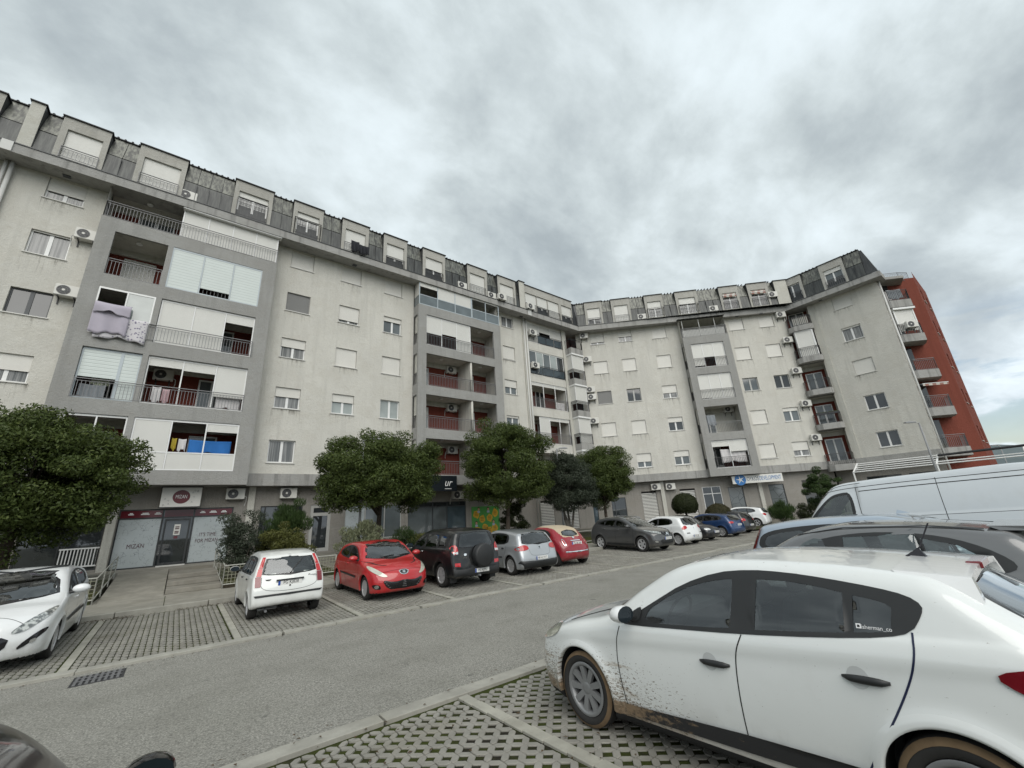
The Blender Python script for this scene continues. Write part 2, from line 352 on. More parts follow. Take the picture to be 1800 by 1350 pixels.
# pilasters beside the corner loggias and the rain pipes
MB(T1).box(24.6, 25.08, -.9, .10, LF1, 17.5).build('pilaster', 'plaster_white'); MB(T1).box(20.08, 20.62, 0.002, .10, LF1, 17.5).build('pilaster', 'plaster_white')
for u, r in ((-7.98, .06), (-7.80, .075), (20.2, .05), (20.45, .06)):
    m = MB(T1); m.tube((u, .16, .8), (u, .16, 17.5), r, 8); m.build('downpipe', 'pipe_white', smooth=True)
def bayfront(T, u0, u1, holes, sideholes=(), top=15.78, mt='plaster_grey'):
    r = wall_holes(T, u0, u1, LF0, top, holes, .8, .14, 'bay_wall', mt)
    m = MB(T)
    for u in (u0, u1):
        hs = [h for h in sideholes if h[0] == u]; zs = sorted({LF0, top, *[z for h in hs for z in h[1:]]})
        for a, b in zip(zs, zs[1:]):
            if any(h[1] < (a+b)/2 < h[2] for h in hs):
                m.quad((u, .8, a), (u, .62, a), (u, .62, b), (u, .8, b)); m.quad((u, .12, a), (u, 0, a), (u, 0, b), (u, .12, b))
            else: m.quad((u, .8, a), (u, 0, a), (u, 0, b), (u, .8, b))
    m.quad((u0, .8, LF0), (u1, .8, LF0), (u1, -.3, LF0), (u0, -.3, LF0)); m.quad((u0, .8, top), (u1, .8, top), (u1, .66, top), (u0, .66, top))
    for u, v in ((u0, u0+.14), (u1-.14, u1)): m.quad((u, .8, top+.001), (v, .8, top+.001), (v, 0, top+.001), (u, 0, top+.001))
    m.quad((u0+.14, .66, top), (u1-.14, .66, top), (u1-.14, .66, top-.36), (u0+.14, .66, top-.36))
    m.build('bay_side', mt, r, recalc=False); return r
def hol(a, b, ks=range(4)): return [(a, b, ZB[k], ZB[k]+2.17) for k in ks]
# left bay ------------------------------------------------------
u0, u1 = BAY[0]
bayfront(T1, u0, u1, hol(-4.14, -2.28)+hol(-2.08, 1.62))
for k in range(4):
    zf, zc = ZB[k]-.3, ZB[k]+2.27
    loggia(T1, -4.5, -2.24, zf, zc, doors=[(-3.9, -2.7, {3: .95, 0: 0}.get(k, .3), 'pane_dark')], lamp=k == 3)
    loggia(T1, -2.12, 1.95, zf, zc, doors=[(-.2, .9, 0, 'pane_grey')], lamp=False)
    MB(T1).box(-2.26, -2.10, .5, .79, ZB[k]+.002, ZB[k]+2.168).build('pier', 'plaster_white')
loggia(T1, -4.7, -2.0, 15.42, 17.5, o0=.66, doors=[(-3.75, -2.35, 0, 'pane_grey')]); loggia(T1, -2.0, 2.2, 15.42, 17.5, lamp=False)
railing([(-4.66, .1), (-4.66, .74), (2.19, .74)], 15.79, 16.62, 'rail_grey', None, T=T1)
enclosure(T1, -2.0, 2.18, 15.80, 17.48, [1, .96, .96, 1], None, o=.66)
MB(T1).box(-2.05, 2.3, .55, .86, 17.40, 17.45).build('awning_box', 'pvc_white')
MB(T1).box(2.12, 2.17, .05, .61, 15.80, 17.39).build('side_panel', 'pvc_white')
railing([(-4.12, .72), (-2.3, .72)], ZB[3], ZB[3]+.82, 'rail_grey', None, T=T1)
enclosure(T1, -2.08, 1.62, ZB[3]+.01, ZB[3]+2.16, [1, .86, 1], None, o=.78, fr='pvc_grey', shm='shutter_green')
railing([(-.83, .7), (.37, .7)], ZB[3], ZB[3]+.5, 'rail_grey', None, T=T1, sp=.14)
enclosure(T1, -4.14, -2.28, ZB[2]+.01, ZB[2]+2.16, [0, 0], None, o=.80, panes=[None, 'pane_bright'])
enclosure(T1, -2.06, 1.62, ZB[2]+.01, ZB[2]+2.16, [1, 1, .22], None, o=.72)
railing([(-2.3, .84), (1.64, .84)], ZB[2]+.02, ZB[2]+.8, 'rail_grey', None, T=T1)
enclosure(T1, -4.13, -2.9, ZB[1]+.01, ZB[1]+2.16, [.58], None, o=.70, fr='pvc_grey', shm='shutter_green')
enclosure(T1, -2.9, -2.28, ZB[1]+.01, ZB[1]+2.16, [1], None, o=.70, fr='pvc_grey', shm='shutter_green')
enclosure(T1, -2.07, 1.62, ZB[1]+.01, ZB[1]+2.16, [.17, .2, .72], None, o=.70)
railing([(-4.12, .80), (1.62, .80)], ZB[1]+.01, ZB[1]+.8, 'rail_grey', None, T=T1)
enclosure(T1, -4.13, -2.28, ZB[0]+.01, ZB[0]+2.16, [0, 0], None, o=.74)
railing([(-4.12, .80), (-2.2, .80)], ZB[0]+.01, ZB[0]+.8, 'rail_grey', None, T=T1)
enclosure(T1, -2.07, 1.62, ZB[0]+.01, ZB[0]+2.16, [1, 0, .26], None, o=.76, low=.74)
# middle bay ----------------------------------------------------
u0, u1 = BAY[1]
sh_ = [(u0, ZB[k]+.05, ZB[k]+2.1) for k in range(4)]
bayfront(T1, u0, u1, hol(11.16, 16.6), sh_)
for k in range(4):
    zf, zc = ZB[k]-.3, ZB[k]+2.27
    loggia(T1, 10.75, 14.5, zf, zc, doors=[(11.1, 12.15, [0, .3, 0, .9][k], 'pane_bright' if k in (1, 2) else 'pane_dark')])
    loggia(T1, 14.62, 16.95, zf, zc, doors=[(14.9, 15.8, [0, 0, 1, .2][k], 'pane_dark')])
    if k < 3:
        MB(T1).tube((14.6, .68, ZB[k]+.005), (14.6, .68, ZB[k]+2.165), .085, 10).build('column', 'plaster_white', smooth=True)
        railing([(11.17, .76), (16.59, .76)], ZB[k]+.01, ZB[k]+.82, 'rail_grey', None, T=T1)
    railing([(10.63, .14), (10.63, .6)], ZB[k]+.05, ZB[k]+.8, 'rail_grey', None, T=T1)
    MB(T1).box(10.66, 10.7, .12, .62, ZB[k]+.8, ZB[k]+2.1).build('side_panel', 'plaster_white')
enclosure(T1, 11.17, 14.62, ZB[3]+.01, ZB[3]+2.16, [.60, .52, 1], None, o=.72)
railing([(11.17, .80), (16.59, .80)], ZB[3]+.01, ZB[3]+.82, 'rail_grey', None, T=T1)
loggia(T1, 10.7, 17.1, 15.42, 17.5, lamp=False, back='plaster_white', doors=[(12, 13.2, 0, 'pane_dark'), (15, 16, 0, 'pane_dark')])
enclosure(T1, 10.62, 14.75, 15.80, 17.55, [.35, 1, 1], None, o=.78, fr='pvc_grey', low=.72, lowmt='glass_panel')
enclosure(T1, 14.75, 17.2, 15.80, 17.55, [.12, .12], None, o=.80, fr='pvc_grey', low=.74, lowmt='glass_panel')
MB(T1).box(10.5, 17.35, .0, .86, 17.56, 17.62).build('glazing_roof', 'zinc_dark')
MB(T1).box(10.62, 10.66, .03, .72, 16.52, 17.55).build('side_panel', 'shutter_beige'); MB(T1).box(10.62, 10.66, .03, .72, 15.80, 16.50).build('side_panel', 'glass_panel')
# corner loggias at the bend -------------------------------------
for k in range(5):
    z0, z1 = [4.4, 7.18, 10.02, 12.79, 15.62][k], [6.45, 9.32, 12.13, 14.88, 17.4][k]
    loggia(T1, 20.7, 24.55, z0-.12, z1+.06, o0=-.16, o1=-1.5, doors=[(22.3, 23.3, 0, 'pane_dark')], lamp=False)
    if k == 4: enclosure(T1, 20.68, 24.58, z0, z1, [1, .35, 1], None, o=-.03)
    if k == 3: enclosure(T1, 20.68, 24.58, z0, z1, [0]*5, None, o=-.05, panes=['pane_grey', 'pane_bright', 'pane_grey', 'pane_bright', 'pane_dark'])
    if k == 2: enclosure(T1, 20.68, 24.58, z0, z1, [.1, .1, .1], None, o=-.05)
    if k == 1: enclosure(T1, 21.3, 24.58, z0, z1, [1, .1, .1], None, o=-.06)
    if k > 0: railing([(20.68, .04), (24.58, .04)], z0+.01, z0+.82, 'rail_black' if k > 2 else 'rail_grey', None, T=T1)
    if k in (3, 4):
        g = MB(T1)
        for i in range(3): g.box(21.8+i*.93 if k == 4 else 20.75+i*1.28, 22.65+i*.93 if k == 4 else 21.95+i*1.28, .006, .018, z0+.08, z0+.74)
        g.build('balustrade_glass', 'glass_blue')
# corner balconies in the bend, round the inner corner
PLB = [(24.85, 0.0), (24.85, .8), (26.35, .8), (26.85, .18)]
MB(T1).quad((25.08, -1.1, LF1), (27.6, -1.1, LF1), (27.6, -1.1, 17.6), (25.08, -1.1, 17.6)).build('back_wall', 'plaster_red', recalc=False)
for k in range(5):
    zt = [4.46, 7.25, 10.03, 12.84, 15.66][k]
    r = MB(T1); r.prism([(24.85, -.2), (24.85, .8), (26.35, .8), (26.9, .2), (26.9, -.2)], zt-.5, zt); b_ = r.build('balcony', 'plaster_fascia')
    MB(T1).box(25.08, 27.5, -1.05, -.18, zt-.3, zt-.02).build('floor_slab', 'plaster_white', b_)
    railing([(24.88, .1), (24.88, .76), (26.33, .76), (26.8, .2)], zt, zt+.83, 'rail_black', b_, T=T1)
    if k in (0, 1, 2, 3):
        zc = [7.25, 10.03, 12.84, 15.66, 0][k]-.5
        e = MB(T1); e.box(24.9, 24.95, .67, .72, zt+.001, zc); e.box(26.25, 26.3, .67, .72, zt+.001, zc); e.box(24.86, 26.36, .60, .80, zc-.14, zc-.001); e.box(24.87, 25.0, .1, .59, zc-.14, zc-.001)
        e = e.build('shutter_frame', 'pvc_white', b_)
        MB(T1).box(24.95, 26.25, .68, .70, zt+(.62 if k > 1 else .02), zc-.14).build('shutter', 'shutter_white', e)
        MB(T1).box(24.92, 24.94, .1, .66, zt+.6, zc-.14).build('shutter', 'shutter_white', e)
# ---- second wing
H2 = []
H2 += cols(T2, 1.36, 2.58, [.5, 1, 1, 1, .8], shm={2: 'shutter_grey'})
H2 += cols(T2, 3.88, 5.05, [.6, 1, 0, 1, .56], {2: 'pane_dark', 0: 'pane_grey'}, fr={2: 'pipe_grey'})
H2 += cols(T2, 6.86, 8.06, [.42, .36, .6, 1, 1], {0: 'pane_grey', 1: 'pane_dark'})
H2 += cols(T2, 13.45, 14.65, [.97, 1, 0, .97, .96], {2: 'pane_grey'}, fr={2: 'pipe_grey'})
H2 += cols(T2, 15.95, 17.15, [.6, .26, 0, .97, .96], {2: 'pane_dark', 1: 'pane_grey'}, fr={2: 'pipe_grey'})
BW = (9.1, 12.88)
wall_holes(T2, .05, 18.15, LF1, 17.9, H2+[(BW[0], BW[1], LF1, 17.9)], 0, .2, 'wall', 'plaster_beige')
sh_ = [(BW[0], ZB[k]+.05, ZB[k]+2.1) for k in range(4)]
bayfront(T2, BW[0], BW[1], hol(9.66, 12.32), sh_)
for k in range(4):
    zf, zc = ZB[k]-.3, ZB[k]+2.27
    loggia(T2, 9.3, 12.6, zf, zc, doors=[(9.9, 10.9, 0, 'pane_grey')], lamp=False, back='plaster_white' if k == 1 else 'plaster_red')
    railing([(9.67, .78), (12.31, .78)], ZB[k]+.01, ZB[k]+.82, 'rail_black' if k != 1 else 'rail_grey', None, T=T2)
    railing([(9.14, .14), (9.14, .6)], ZB[k]+.05, ZB[k]+.8, 'rail_black', None, T=T2)
    MB(T2).box(9.17, 9.2, .12, .62, ZB[k]+.06, ZB[k]+.78).build('side_panel', 'zinc_dark'); MB(T2).box(9.17, 9.2, .12, .62, ZB[k]+.82, ZB[k]+2.08).build('side_panel', 'plaster_white')
enclosure(T2, 9.66, 12.32, ZB[3]+.01, ZB[3]+2.16, [.94, .58, 1], None, o=.70)
enclosure(T2, 9.66, 12.32, ZB[2]+.01, ZB[2]+2.16, [.97, 1, 1], None, o=.70)
enclosure(T2, 9.66, 12.32, ZB[0]+.01, ZB[0]+2.16, [.2, .42], None, o=.70)
loggia(T2, 9.1, 12.85, 15.42, 17.45, lamp=False, back='plaster_white')
railing([(9.14, .1), (9.14, .76), (12.84, .76), (12.84, .1)], 15.79, 16.62, 'rail_grey', None, T=T2)
m = MB(T2)
for u in (9.3, 10.7, 12.0): m.tube((u, .72, 15.8), (u, .72, 17.42), .03, 6)
m.build('canopy_post', 'pipe_white')
m = MB(T2)
for i in range(24): m.quad((8.9+i*.165, 1.0, 17.47+.02*(i % 2)), (8.9+(i+1)*.165, 1.0, 17.47+.02*((i+1) % 2)), (8.9+(i+1)*.165, .2, 17.50+.02*((i+1) % 2)), (8.9+i*.165, .2, 17.50+.02*(i % 2)))
m.build('corrugated_canopy', 'zinc_low', recalc=False)
MB(T2).box(9.2, 12.7, .69, .71, 15.82, 16.5).build('balustrade_screen', 'pipe_grey')
# ---- corner balconies between second and third wing: (u, o) along the chord of the bend
_A = (CX+q2*18.15, D0-q2*18.15); _B = (EX, EY-.95)
_d = Vector((_B[0]-_A[0], _B[1]-_A[1])); CL = _d.length; _d /= CL; _n = Vector((_d.y, -_d.x)); _n = _n if _n.x < 0 else -_n
TC = frame(_A, _d, _n)
for k in range(5):
    zt = ZB[k]+(-.35 if k == 0 else .02); zc = ZB[k]+2.3
    lg = loggia(TC, 0, CL, ZB[k]-.34, zc, o0=0, o1=-1.1, doors=[(.35, 1.5, 0, 'pane_grey')] if k != 3 else (), lamp=False)
    b_ = MB(TC).prism([(-.15, -.1), (-.02, .45), (.3, .72), (CL-.3, .72), (CL-.05, .5), (CL+.02, -.1)], zt-.45, zt).build('balcony', 'plaster_fascia')
    railing([(-.06, .06), (.02, .42), (.32, .66), (CL-.32, .66), (CL-.1, .45), (CL-.04, .05)], zt, zt+.82, 'rail_black', b_, T=TC)
    if k == 4:
        m = MB(TC)
        for i in range(9): m.box(.32+i*(CL-.64)/9+.01, .32+(i+1)*(CL-.64)/9-.03, .63, .64, zt+.08, zt+.76)
        m.build('reed_screen', 'plaster_dormer', b_)
    if k == 3:
        e = MB(TC); za, zb = zt+.001, zt+FL-.46
        e.box(.25, .32, .54, .6, za, zb); e.box(CL-.34, CL-.27, .54, .6, za, zb); e.box(.32, CL-.34, .53, .6, zb-.08, zb)
        e = e.build('shutter_frame', 'pvc_white', b_); MB(TC).box(.32, CL-.34, .55, .57, za, zb-.08).build('shutter', 'shutter_white', e)
        MB(TC).box(.20, .24, .0, .56, za, zb).build('side_panel', 'pipe_grey', e); MB(TC).box(CL-.26, CL-.22, .0, .56, za, zb).build('side_panel', 'pvc_white', e)
# ---- third wing
H3 = cols(T3, 2.62, 3.86, [0, 0, 1, .12, 1], {0: 'pane_dark', 1: 'pane_dark'})
MB(T3).box(.92, 1.4, -.9, .08, LF1, 17.5).build('pilaster', 'plaster_white')
wall_holes(T3, 1.15, 5.62, LF1, 17.9, H3, 0, .2, 'wall', 'plaster_beige')
m = MB(T3); m.quad((5.62, 0, LF1), (5.62, -1.0, LF1), (5.62, -1.0, 17.9), (5.62, 0, 17.9)); m.build('wall_return', 'plaster_beige', recalc=False)
MB(T3).tube((5.72, -.12, .5), (5.72, -.12, 17.5), .06, 8).build('downpipe', 'pipe_white', smooth=True)
# end: recessed red wall with stacked balconies, then the red gable
m = MB(T4); m.quad((-.6, -1.2, 0.4), (3.66, -1.2, .4), (3.66, -1.2, 18.05), (-.6, -1.2, 18.05)); m.build('red_wall', 'plaster_brick_red', recalc=False)
L1 = ((EX+(-q2)*(-1.2)+q2*3.66), (EY-5.62+(-q2)*(-1.2)-q2*3.66))
T5 = frame(L1, (1, 0), (0, -1))
hs = [(a, a+.9, ZW[k], ZW[k]+1.1) for a in (1.2, 3.6) for k in range(5)]
wall_holes(T5, 0, 5.9, .4, 18.6, hs, 0, .15, 'red_wall', 'plaster_brick_red')
for h in hs: window(T5, *h, 0, None, pane='pane_dark')
MB(T5).box(0, 5.9, -8, -.02, 18.0, 18.05).build('terrace_slab', 'plaster_fascia')
for k in range(5):
    zt = [4.62, 7.4, 10.15, 12.95, 15.75][k]
    b_ = MB(T4).prism([(.15, -1.19), (.3, -.1), (.45, 0), (1.85, 0), (2.35, -.75), (2.5, -1.19)], zt-.58, zt).build('balcony', 'plaster_fascia')
    railing([(.33, -.6), (.45, -.06), (1.83, -.06), (2.3, -.75), (2.4, -1.1)], zt, zt+.84, ['rail_grey', 'rail_grey', 'rail_grey', 'rail_black', 'rail_black'][k], b_, T=T4)
    g = MB(T4).box(.4, 1.5, -1.17, -1.12, zt, zt+2.05).build('balcony_door', 'pane_dark', b_)
    if k == 2: MB(T4).box(.45, 1.83, -.10, -.085, zt+.06, zt+.78).build('balustrade_screen', 'plaster_brick_red', b_)
    if k == 3:
        e = MB(T4); e.box(.44, .52, -.2, -.12, zt+.001, zt+2.1); e.box(1.74, 1.82, -.2, -.12, zt+.001, zt+2.1); e.box(.40, 1.9, -.22, .02, zt+2.02, zt+2.16)
        e = e.build('shutter_frame', 'pvc_white', b_); MB(T4).box(.52, 1.74, -.17, -.15, zt+.3, zt+2.02).build('shutter', 'shutter_white', e)
MB(T4).prism([(.0, -1.2), (.1, .0), (1.95, .0), (2.6, -1.2)], 17.55, 17.75).build('terrace_slab', 'plaster_fascia')
railing([(1.0, -1.1), (2.55, -1.1), (3.4, -1.3)], 17.85, 18.6, 'rail_grey', None, T=T4)
# ---- cornice and lower fascia bands (one prism path per wing, mitred at the bends)
tn = math.tan(math.pi/8)
def band(z0, z1, of, ob, mt, name, zs=None):
    def cor(o):   # the bend points of the line running o in front of the walls
        a = (CX-o*tn, D0-o); e = (EX-o, EY+o*tn) if True else 0
        return [(-16, D0-o), a, e, (EX-o, EY-6.1 if name == 'cornice' else EY-5.66)]
    p, q = cor(of), cor(ob)
    m = MB(lambda x, y, z: (x*S, y*S, z*S))
    for i in range(3):
        m.add([(*p[i], z0), (*p[i+1], z0), (*q[i+1], z0 if zs is None else zs), (*q[i], z0 if zs is None else zs), (*p[i], z1), (*p[i+1], z1), (*q[i+1], z1), (*q[i], z1)],
              [(0, 3, 2, 1), (4, 5, 6, 7), (0, 1, 5, 4), (2, 3, 7, 6)]+([(1, 2, 6, 5)] if i == 2 else [])+([(3, 0, 4, 7)] if i == 0 else []))
    return m.build(name, mt)
band(17.46, 17.90, .90, -1.6, 'plaster_fascia', 'cornice', 17.56)
band(17.905, 17.95, .93, -1.5, 'zinc_dark', 'cornice_flashing')
band(LF0, LF1, .30, -.8, 'plaster_fascia', 'fascia_band')
# ---- mansard roof with dormers
ROOFM = MB(lambda x, y, z: (x*S, y*S, z*S))
def off(o): return [(-16, D0-o), (CX-o*tn, D0-o), (EX-o, EY+o*tn), (EX-o, EY-5.3)]
prof = [(.76, 17.96), (.66, 19.1), (.30, 20.40), (.40, 20.41), (.40, 20.45), (-6, 20.95)]
for (oa, za), (ob, zb) in zip(prof, prof[1:]):
    p, q = off(oa), off(ob)
    for i in range(3): ROOFM.quad((*p[i], za), (*p[i+1], za), (*q[i+1], zb), (*q[i], zb))
# the hipped end
e0 = [off(o)[3] for o, z in prof]
ends = [(EX+8, EY-5.95), (EX+8, EY-5.75), (EX+8, EY-5.2), (EX+8, EY-5.3), (EX+8, EY-5.3), (EX+8, EY-4)]
ROOFM.add([(e0[0][0], EY-6.0, 17.96), (e0[2][0], EY-5.45, 20.3), (EX+9, EY-5.45, 20.3), (EX+9, EY-6.0, 17.96), (e0[0][0], e0[0][1], 17.96), (e0[2][0], e0[2][1], 20.3)], [(0, 1, 2, 3), (4, 5, 1, 0)])
ROOF = ROOFM.build('roof', 'zinc_dark', recalc=False)
def tiles(T, a, b):
    m = MB(T); n = int((b-a)/.24)
    for i in range(n):
        u = a+(b-a)*(i+.5)/n; m.tube((u, .43, 20.44+random.uniform(-.01, .015)), (u, -.3, 20.5), .05, 6)
    m.build('ridge_tile_row', 'roof_dark', ROOF)
def panels(T, a, b):
    n = max(1, round((b-a)/.56))
    for i in range(n):
        x, y = a+(b-a)*i/n+.012, a+(b-a)*(i+1)/n-.012
        for (oa, za, ob, zb, mt) in ((.80, 17.97, .70, 19.09, 'zinc_low'), (.70, 19.13, .34, 20.38, 'zinc_up')):
            j = random.uniform(0, .02)
            MB(T).add([(x, oa+j, za), (y, oa+j, za), (y, ob+j, zb), (x, ob+j, zb), (x, oa-.04, za), (y, oa-.04, za), (y, ob-.04, zb), (x, ob-.04, zb)],
                      [(0, 1, 2, 3), (0, 4, 5, 1), (3, 2, 6, 7), (0, 3, 7, 4), (1, 5, 6, 2)]).build('panel', mt, ROOF)
        MB(T).box(x-.022, x, .6, .83, 17.97, 19.0).build('panel_seam', 'zinc_dark', ROOF)
    tiles(T, a, b)
def dormer(T, a, b, ops, ztop=20.19, rail='rail_grey', railh=.57, ro=.0, sh=(1,), pane='pane_curtain', chimney=False):
    holes = [] if chimney else [(x, y, 18.0, 19.57) for x, y in ops]
    r = wall_holes(T, a, b, 17.95, ztop, holes, .85, .16, 'dormer', 'plaster_dormer' if not chimney else 'plaster_white')
    m = MB(T)
    for u in (a, b): MB(T).quad((u, .85, 17.95), (u, -.5, 17.95), (u, -.5, ztop), (u, .85, ztop)).build('dormer_cheek', 'zinc_dark', r, recalc=False)
    MB(T).box(a-.05, b+.05, -.7, .92, ztop+.002, ztop+.05).build('dormer_cap', 'roof_dark', r)
    for (x, y), s_ in zip(ops, sh) if not chimney else ():
        w = MB(T); f = .06
        w.box(x, x+f, .66, .72, 18.0, 19.57); w.box(y-f, y, .66, .72, 18.0, 19.57); w.box(x+f, y-f, .66, .72, 19.5, 19.57); w.box((x+y)/2-.05, (x+y)/2+.05, .66, .72, 18.0, 19.5)
        w = w.build('dormer_window', 'pvc_white', r); MB(T).box(x+f, y-f, .675, .69, 18.0, 19.5).build('pane', pane, w)
        if s_: MB(T).box(x+.01, y-.01, .74, .76, 19.568-1.56*s_, 19.568).build('shutter', 'shutter_white', w)
        if rail:
            rp = [(x-.02, .88), (y+.02, .88)] if not ro else [(x-.1, .88), (x-.1, .9+ro), (y+.1, .9+ro), (y+.1, .88)]
            railing(rp, 18.0, 18.0+railh, rail, w, T=T, sp=.13)
    return r
def dset(T, lst):
    for d in lst:
        a, b = d[0], d[1]; kw = d[2] if len(d) > 2 else {}
        dormer(T, a, b, kw.pop('ops', [(a+.22, b-.20)]), **kw)
D1 = [(-12.6, -10.9), (-10.2, -8.4), (-7.72, -7.29, dict(chimney=True, ops=[], ztop=20.36)), (-6.69, -5.12), (-4.08, -2.25), (-.18, 1.62, dict(sh=(.2,), rail='rail_black', railh=1.1)), (2.68, 4.29, dict(sh=(.25,), rail='rail_black', railh=1.05, ro=.08)),
      (5.4, 7.05, dict(sh=(.95,))), (8.03, 9.65, dict(sh=(.62,), rail='rail_black')), (10.81, 12.56, dict(sh=(.55,), pane='pane_dark', rail='rail_black')), (14.42, 16.2), (17.2, 19.0), (19.38, 19.97, dict(chimney=True, ops=[], ztop=20.42)),
      (19.98, 25.47, dict(ops=[(20.0, 21.25), (21.27, 22.5), (22.52, 23.84), (24.12, 25.4)], sh=(1, .62, 1, .62), rail='rail_black', ztop=20.24))]
g1 = [(-10.9, -10.2), (-8.4, -7.72), (-7.29, -6.69), (-5.12, -4.08), (-2.25, -.18), (1.62, 2.68), (4.29, 5.4), (7.05, 8.03), (9.65, 10.81), (12.56, 14.42), (16.2, 17.2), (19.0, 19.38)]
for g in g1: panels(T1, *g)
dset(T1, D1)
D2 = [(1.1, 2.65, dict(sh=(.68,), rail='rail_grey')), (3.5, 5.15), (6.45, 8.05, dict(sh=(.45,), rail='rail_black', railh=.8, ro=.2)), (9.15, 11.02, dict(sh=(.4,), rail='rail_black', railh=.8, ro=.2, ops=[(9.4, 10.8)])),
      (12.9, 14.5, dict(sh=(.3,), pane='pane_dark', rail='rail_black', railh=.7)), (15.28, 16.95, dict(sh=(.3,), pane='pane_dark', rail='rail_black', railh=.75)), (17.52, 18.55, dict(ops=[], chimney=True))]
for g in ((.35, 1.1), (2.65, 3.5), (5.15, 6.45), (8.05, 9.15), (11.02, 12.9), (14.5, 15.28), (16.95, 17.52)): panels(T2, *g)
dset(T2, D2)
D3 = [(-.28, 1.3, dict(ops=[(-.1, 1.1)], sh=(0,), pane='pane_dark', rail='rail_black', railh=.75)), (2.62, 4.25, dict(sh=(.22,), pane='pane_grey'))]
for g in ((1.3, 2.62), (4.25, 5.3)): panels(T3, *g)
dset(T3, D3)
# white rain boxes crossing the cornice
MB(T1).box(-8.05, -7.72, .91, .955, 17.45, 17.93).build('rain_hopper', 'pipe_white'); MB(T1).box(20.1, 20.45, .91, .955, 17.45, 17.93).build('rain_hopper', 'pipe_white')
for T_, u in ((T1, -6.3), (T1, 6.3), (T1, 19.7), (T2, 14.0), (T2, 16.0), (T3, 1.9)): MB(T_).box(u, u+.25, .25, .45, 17.44, 17.52).build('soffit_vent', 'frame_dark')
# the rest of the body behind the facade
m = MB(lambda x, y, z: (x*S, y*S, z*S))
for a, b in (((-16, D0+1.6), (CX+1, D0+1.6)), ((CX+1.1, D0+1.2), (EX+1.5, EY+.9)), ((EX+1.6, EY+.9), (EX+1.6, EY-4.2))):
    m.quad((*a, 0), (*b, 0), (*b, 20.2), (*a, 20.2))
m.build('inner_wall', 'dark_interior', recalc=False)
# ---------------------------------------------------------------- ground floor: shops behind the overhang
GO = -.35
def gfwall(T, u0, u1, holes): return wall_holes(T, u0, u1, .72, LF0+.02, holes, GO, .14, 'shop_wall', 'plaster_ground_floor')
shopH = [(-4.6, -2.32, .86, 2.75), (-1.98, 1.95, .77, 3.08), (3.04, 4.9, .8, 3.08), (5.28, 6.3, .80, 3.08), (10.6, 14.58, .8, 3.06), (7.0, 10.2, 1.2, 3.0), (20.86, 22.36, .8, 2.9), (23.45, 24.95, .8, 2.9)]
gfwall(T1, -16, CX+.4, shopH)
MB(T1).quad((-16, .2, LF0-.002), (CX, .2, LF0-.002), (CX, -.6, LF0-.002), (-16, -.6, LF0-.002)).build('overhang_soffit', 'plaster_fascia', recalc=False)
H2g = [(-.6, .3, .8, 2.9), (1.42, 2.57, .9, 2.9), (3.87, 5.05, .8, 3.25), (6.88, 8.07, .8, 3.25), (8.62, 10.04, .8, 3.3), (10.57, 11.7, .8, 3.15), (13.61, 14.75, .8, 3.15), (16.1, 17.3, 1.2, 3.3)]
gfwall(T2, -.4, 18.6, H2g); gfwall(T3, -.6, 5.6, [(1.2, 3.2, .8, 3.2), (3.6, 5.2, .8, 3.2)])
def shopfront(T, a, b, z0, z1, cuts, mts, fr='frame_dark', o=GO-.10, tr=None, f=.05):
    w = MB(T); w.box(a, b, o, o+.06, z0, z0+f); w.box(a, b, o, o+.06, z1-f, z1)
    xs = [a, *cuts, b]
    for i, x in enumerate(xs):
        p = x if i == 0 else (x-f if i == len(xs)-1 else x-f/2); w.box(p, p+f, o, o+.06, z0+f, z1-f)
    if tr: w.box(a+f, b-f, o+.003, o+.057, tr-f/2, tr+f/2)
    r = w.build('shopfront', fr)
    for x, y, mt in zip(xs, xs[1:], mts): MB(T).box(x+f*.6, y-f*.6, o+.02, o+.032, z0+f, (tr or z1)-f/2).build('pane', mt, r)
    if tr: MB(T).box(a+f, b-f, o+.02, o+.032, tr+f/2, z1-f).build('transom', 'pane_shop', r)
    return r
def tri_pattern():
    v = wpos((1, 1, 1)); vo = N('ShaderNodeTexVoronoi'); vo.inputs['Scale'].default_value = 7.5; L(v, vo.inputs[0]); vo.feature = 'DISTANCE_TO_EDGE'
    n = noise(5.5, 0, .5, v)
    k = M_('MULTIPLY', ramp(vo.outputs['Distance'], [(.0, (1, 1, 1)), (.035, (0, 0, 0))], 'LINEAR').outputs[0], ramp(n, [(.5, (0, 0, 0)), (.56, (1, 1, 1))]).outputs[0])
    pbsdf(Base_Color=mix(k, (.42, .46, .47), (.15, .16, .17)), Roughness=.12, Specular_IOR_Level=.6)
mat('film_pattern', tri_pattern)
plain('film_red', (.12, .018, .026), .15, var=.1); plain('sign_white', (.70, .69, .65), .35, var=.05); plain('sign_red', (.115, .01, .017), .35, var=.05)
plain('ink_dark', (.08, .03, .04), .4); plain('ink_white', (.8, .8, .8), .4, var=.02); plain('sign_black', (.012, .016, .02), .3); plain('sign_blue', (.03, .16, .42), .35, var=.05); plain('sign_darkblue', (.02, .07, .16), .35)
SH = shopfront(T1, -1.98, 1.95, .77, 3.08, [-.57, .5], ['film_pattern', 'pane_shop', 'film_pattern'], fr='zinc_dark', tr=2.72)
for a, b in ((-1.93, -.6), (-.52, .47), (.53, 1.9)): MB(T1).box(a, b, GO-.065, GO-.055, 2.75, 3.03).build('red_band', 'film_red', SH)
for a, b in ((-1.70, -1.52), (-1.3, -1.02), (-.86, -.64), (.7, .9), (1.05, 1.32), (1.48, 1.7)):
    MB(T1).box(a, b, GO-.052, GO-.048, 2.86, 2.90).build('band_logo', 'ink_white', SH); MB(T1).box(a+.04, b-.04, GO-.052, GO-.048, 2.91, 2.945).build('band_logo', 'ink_white', SH)
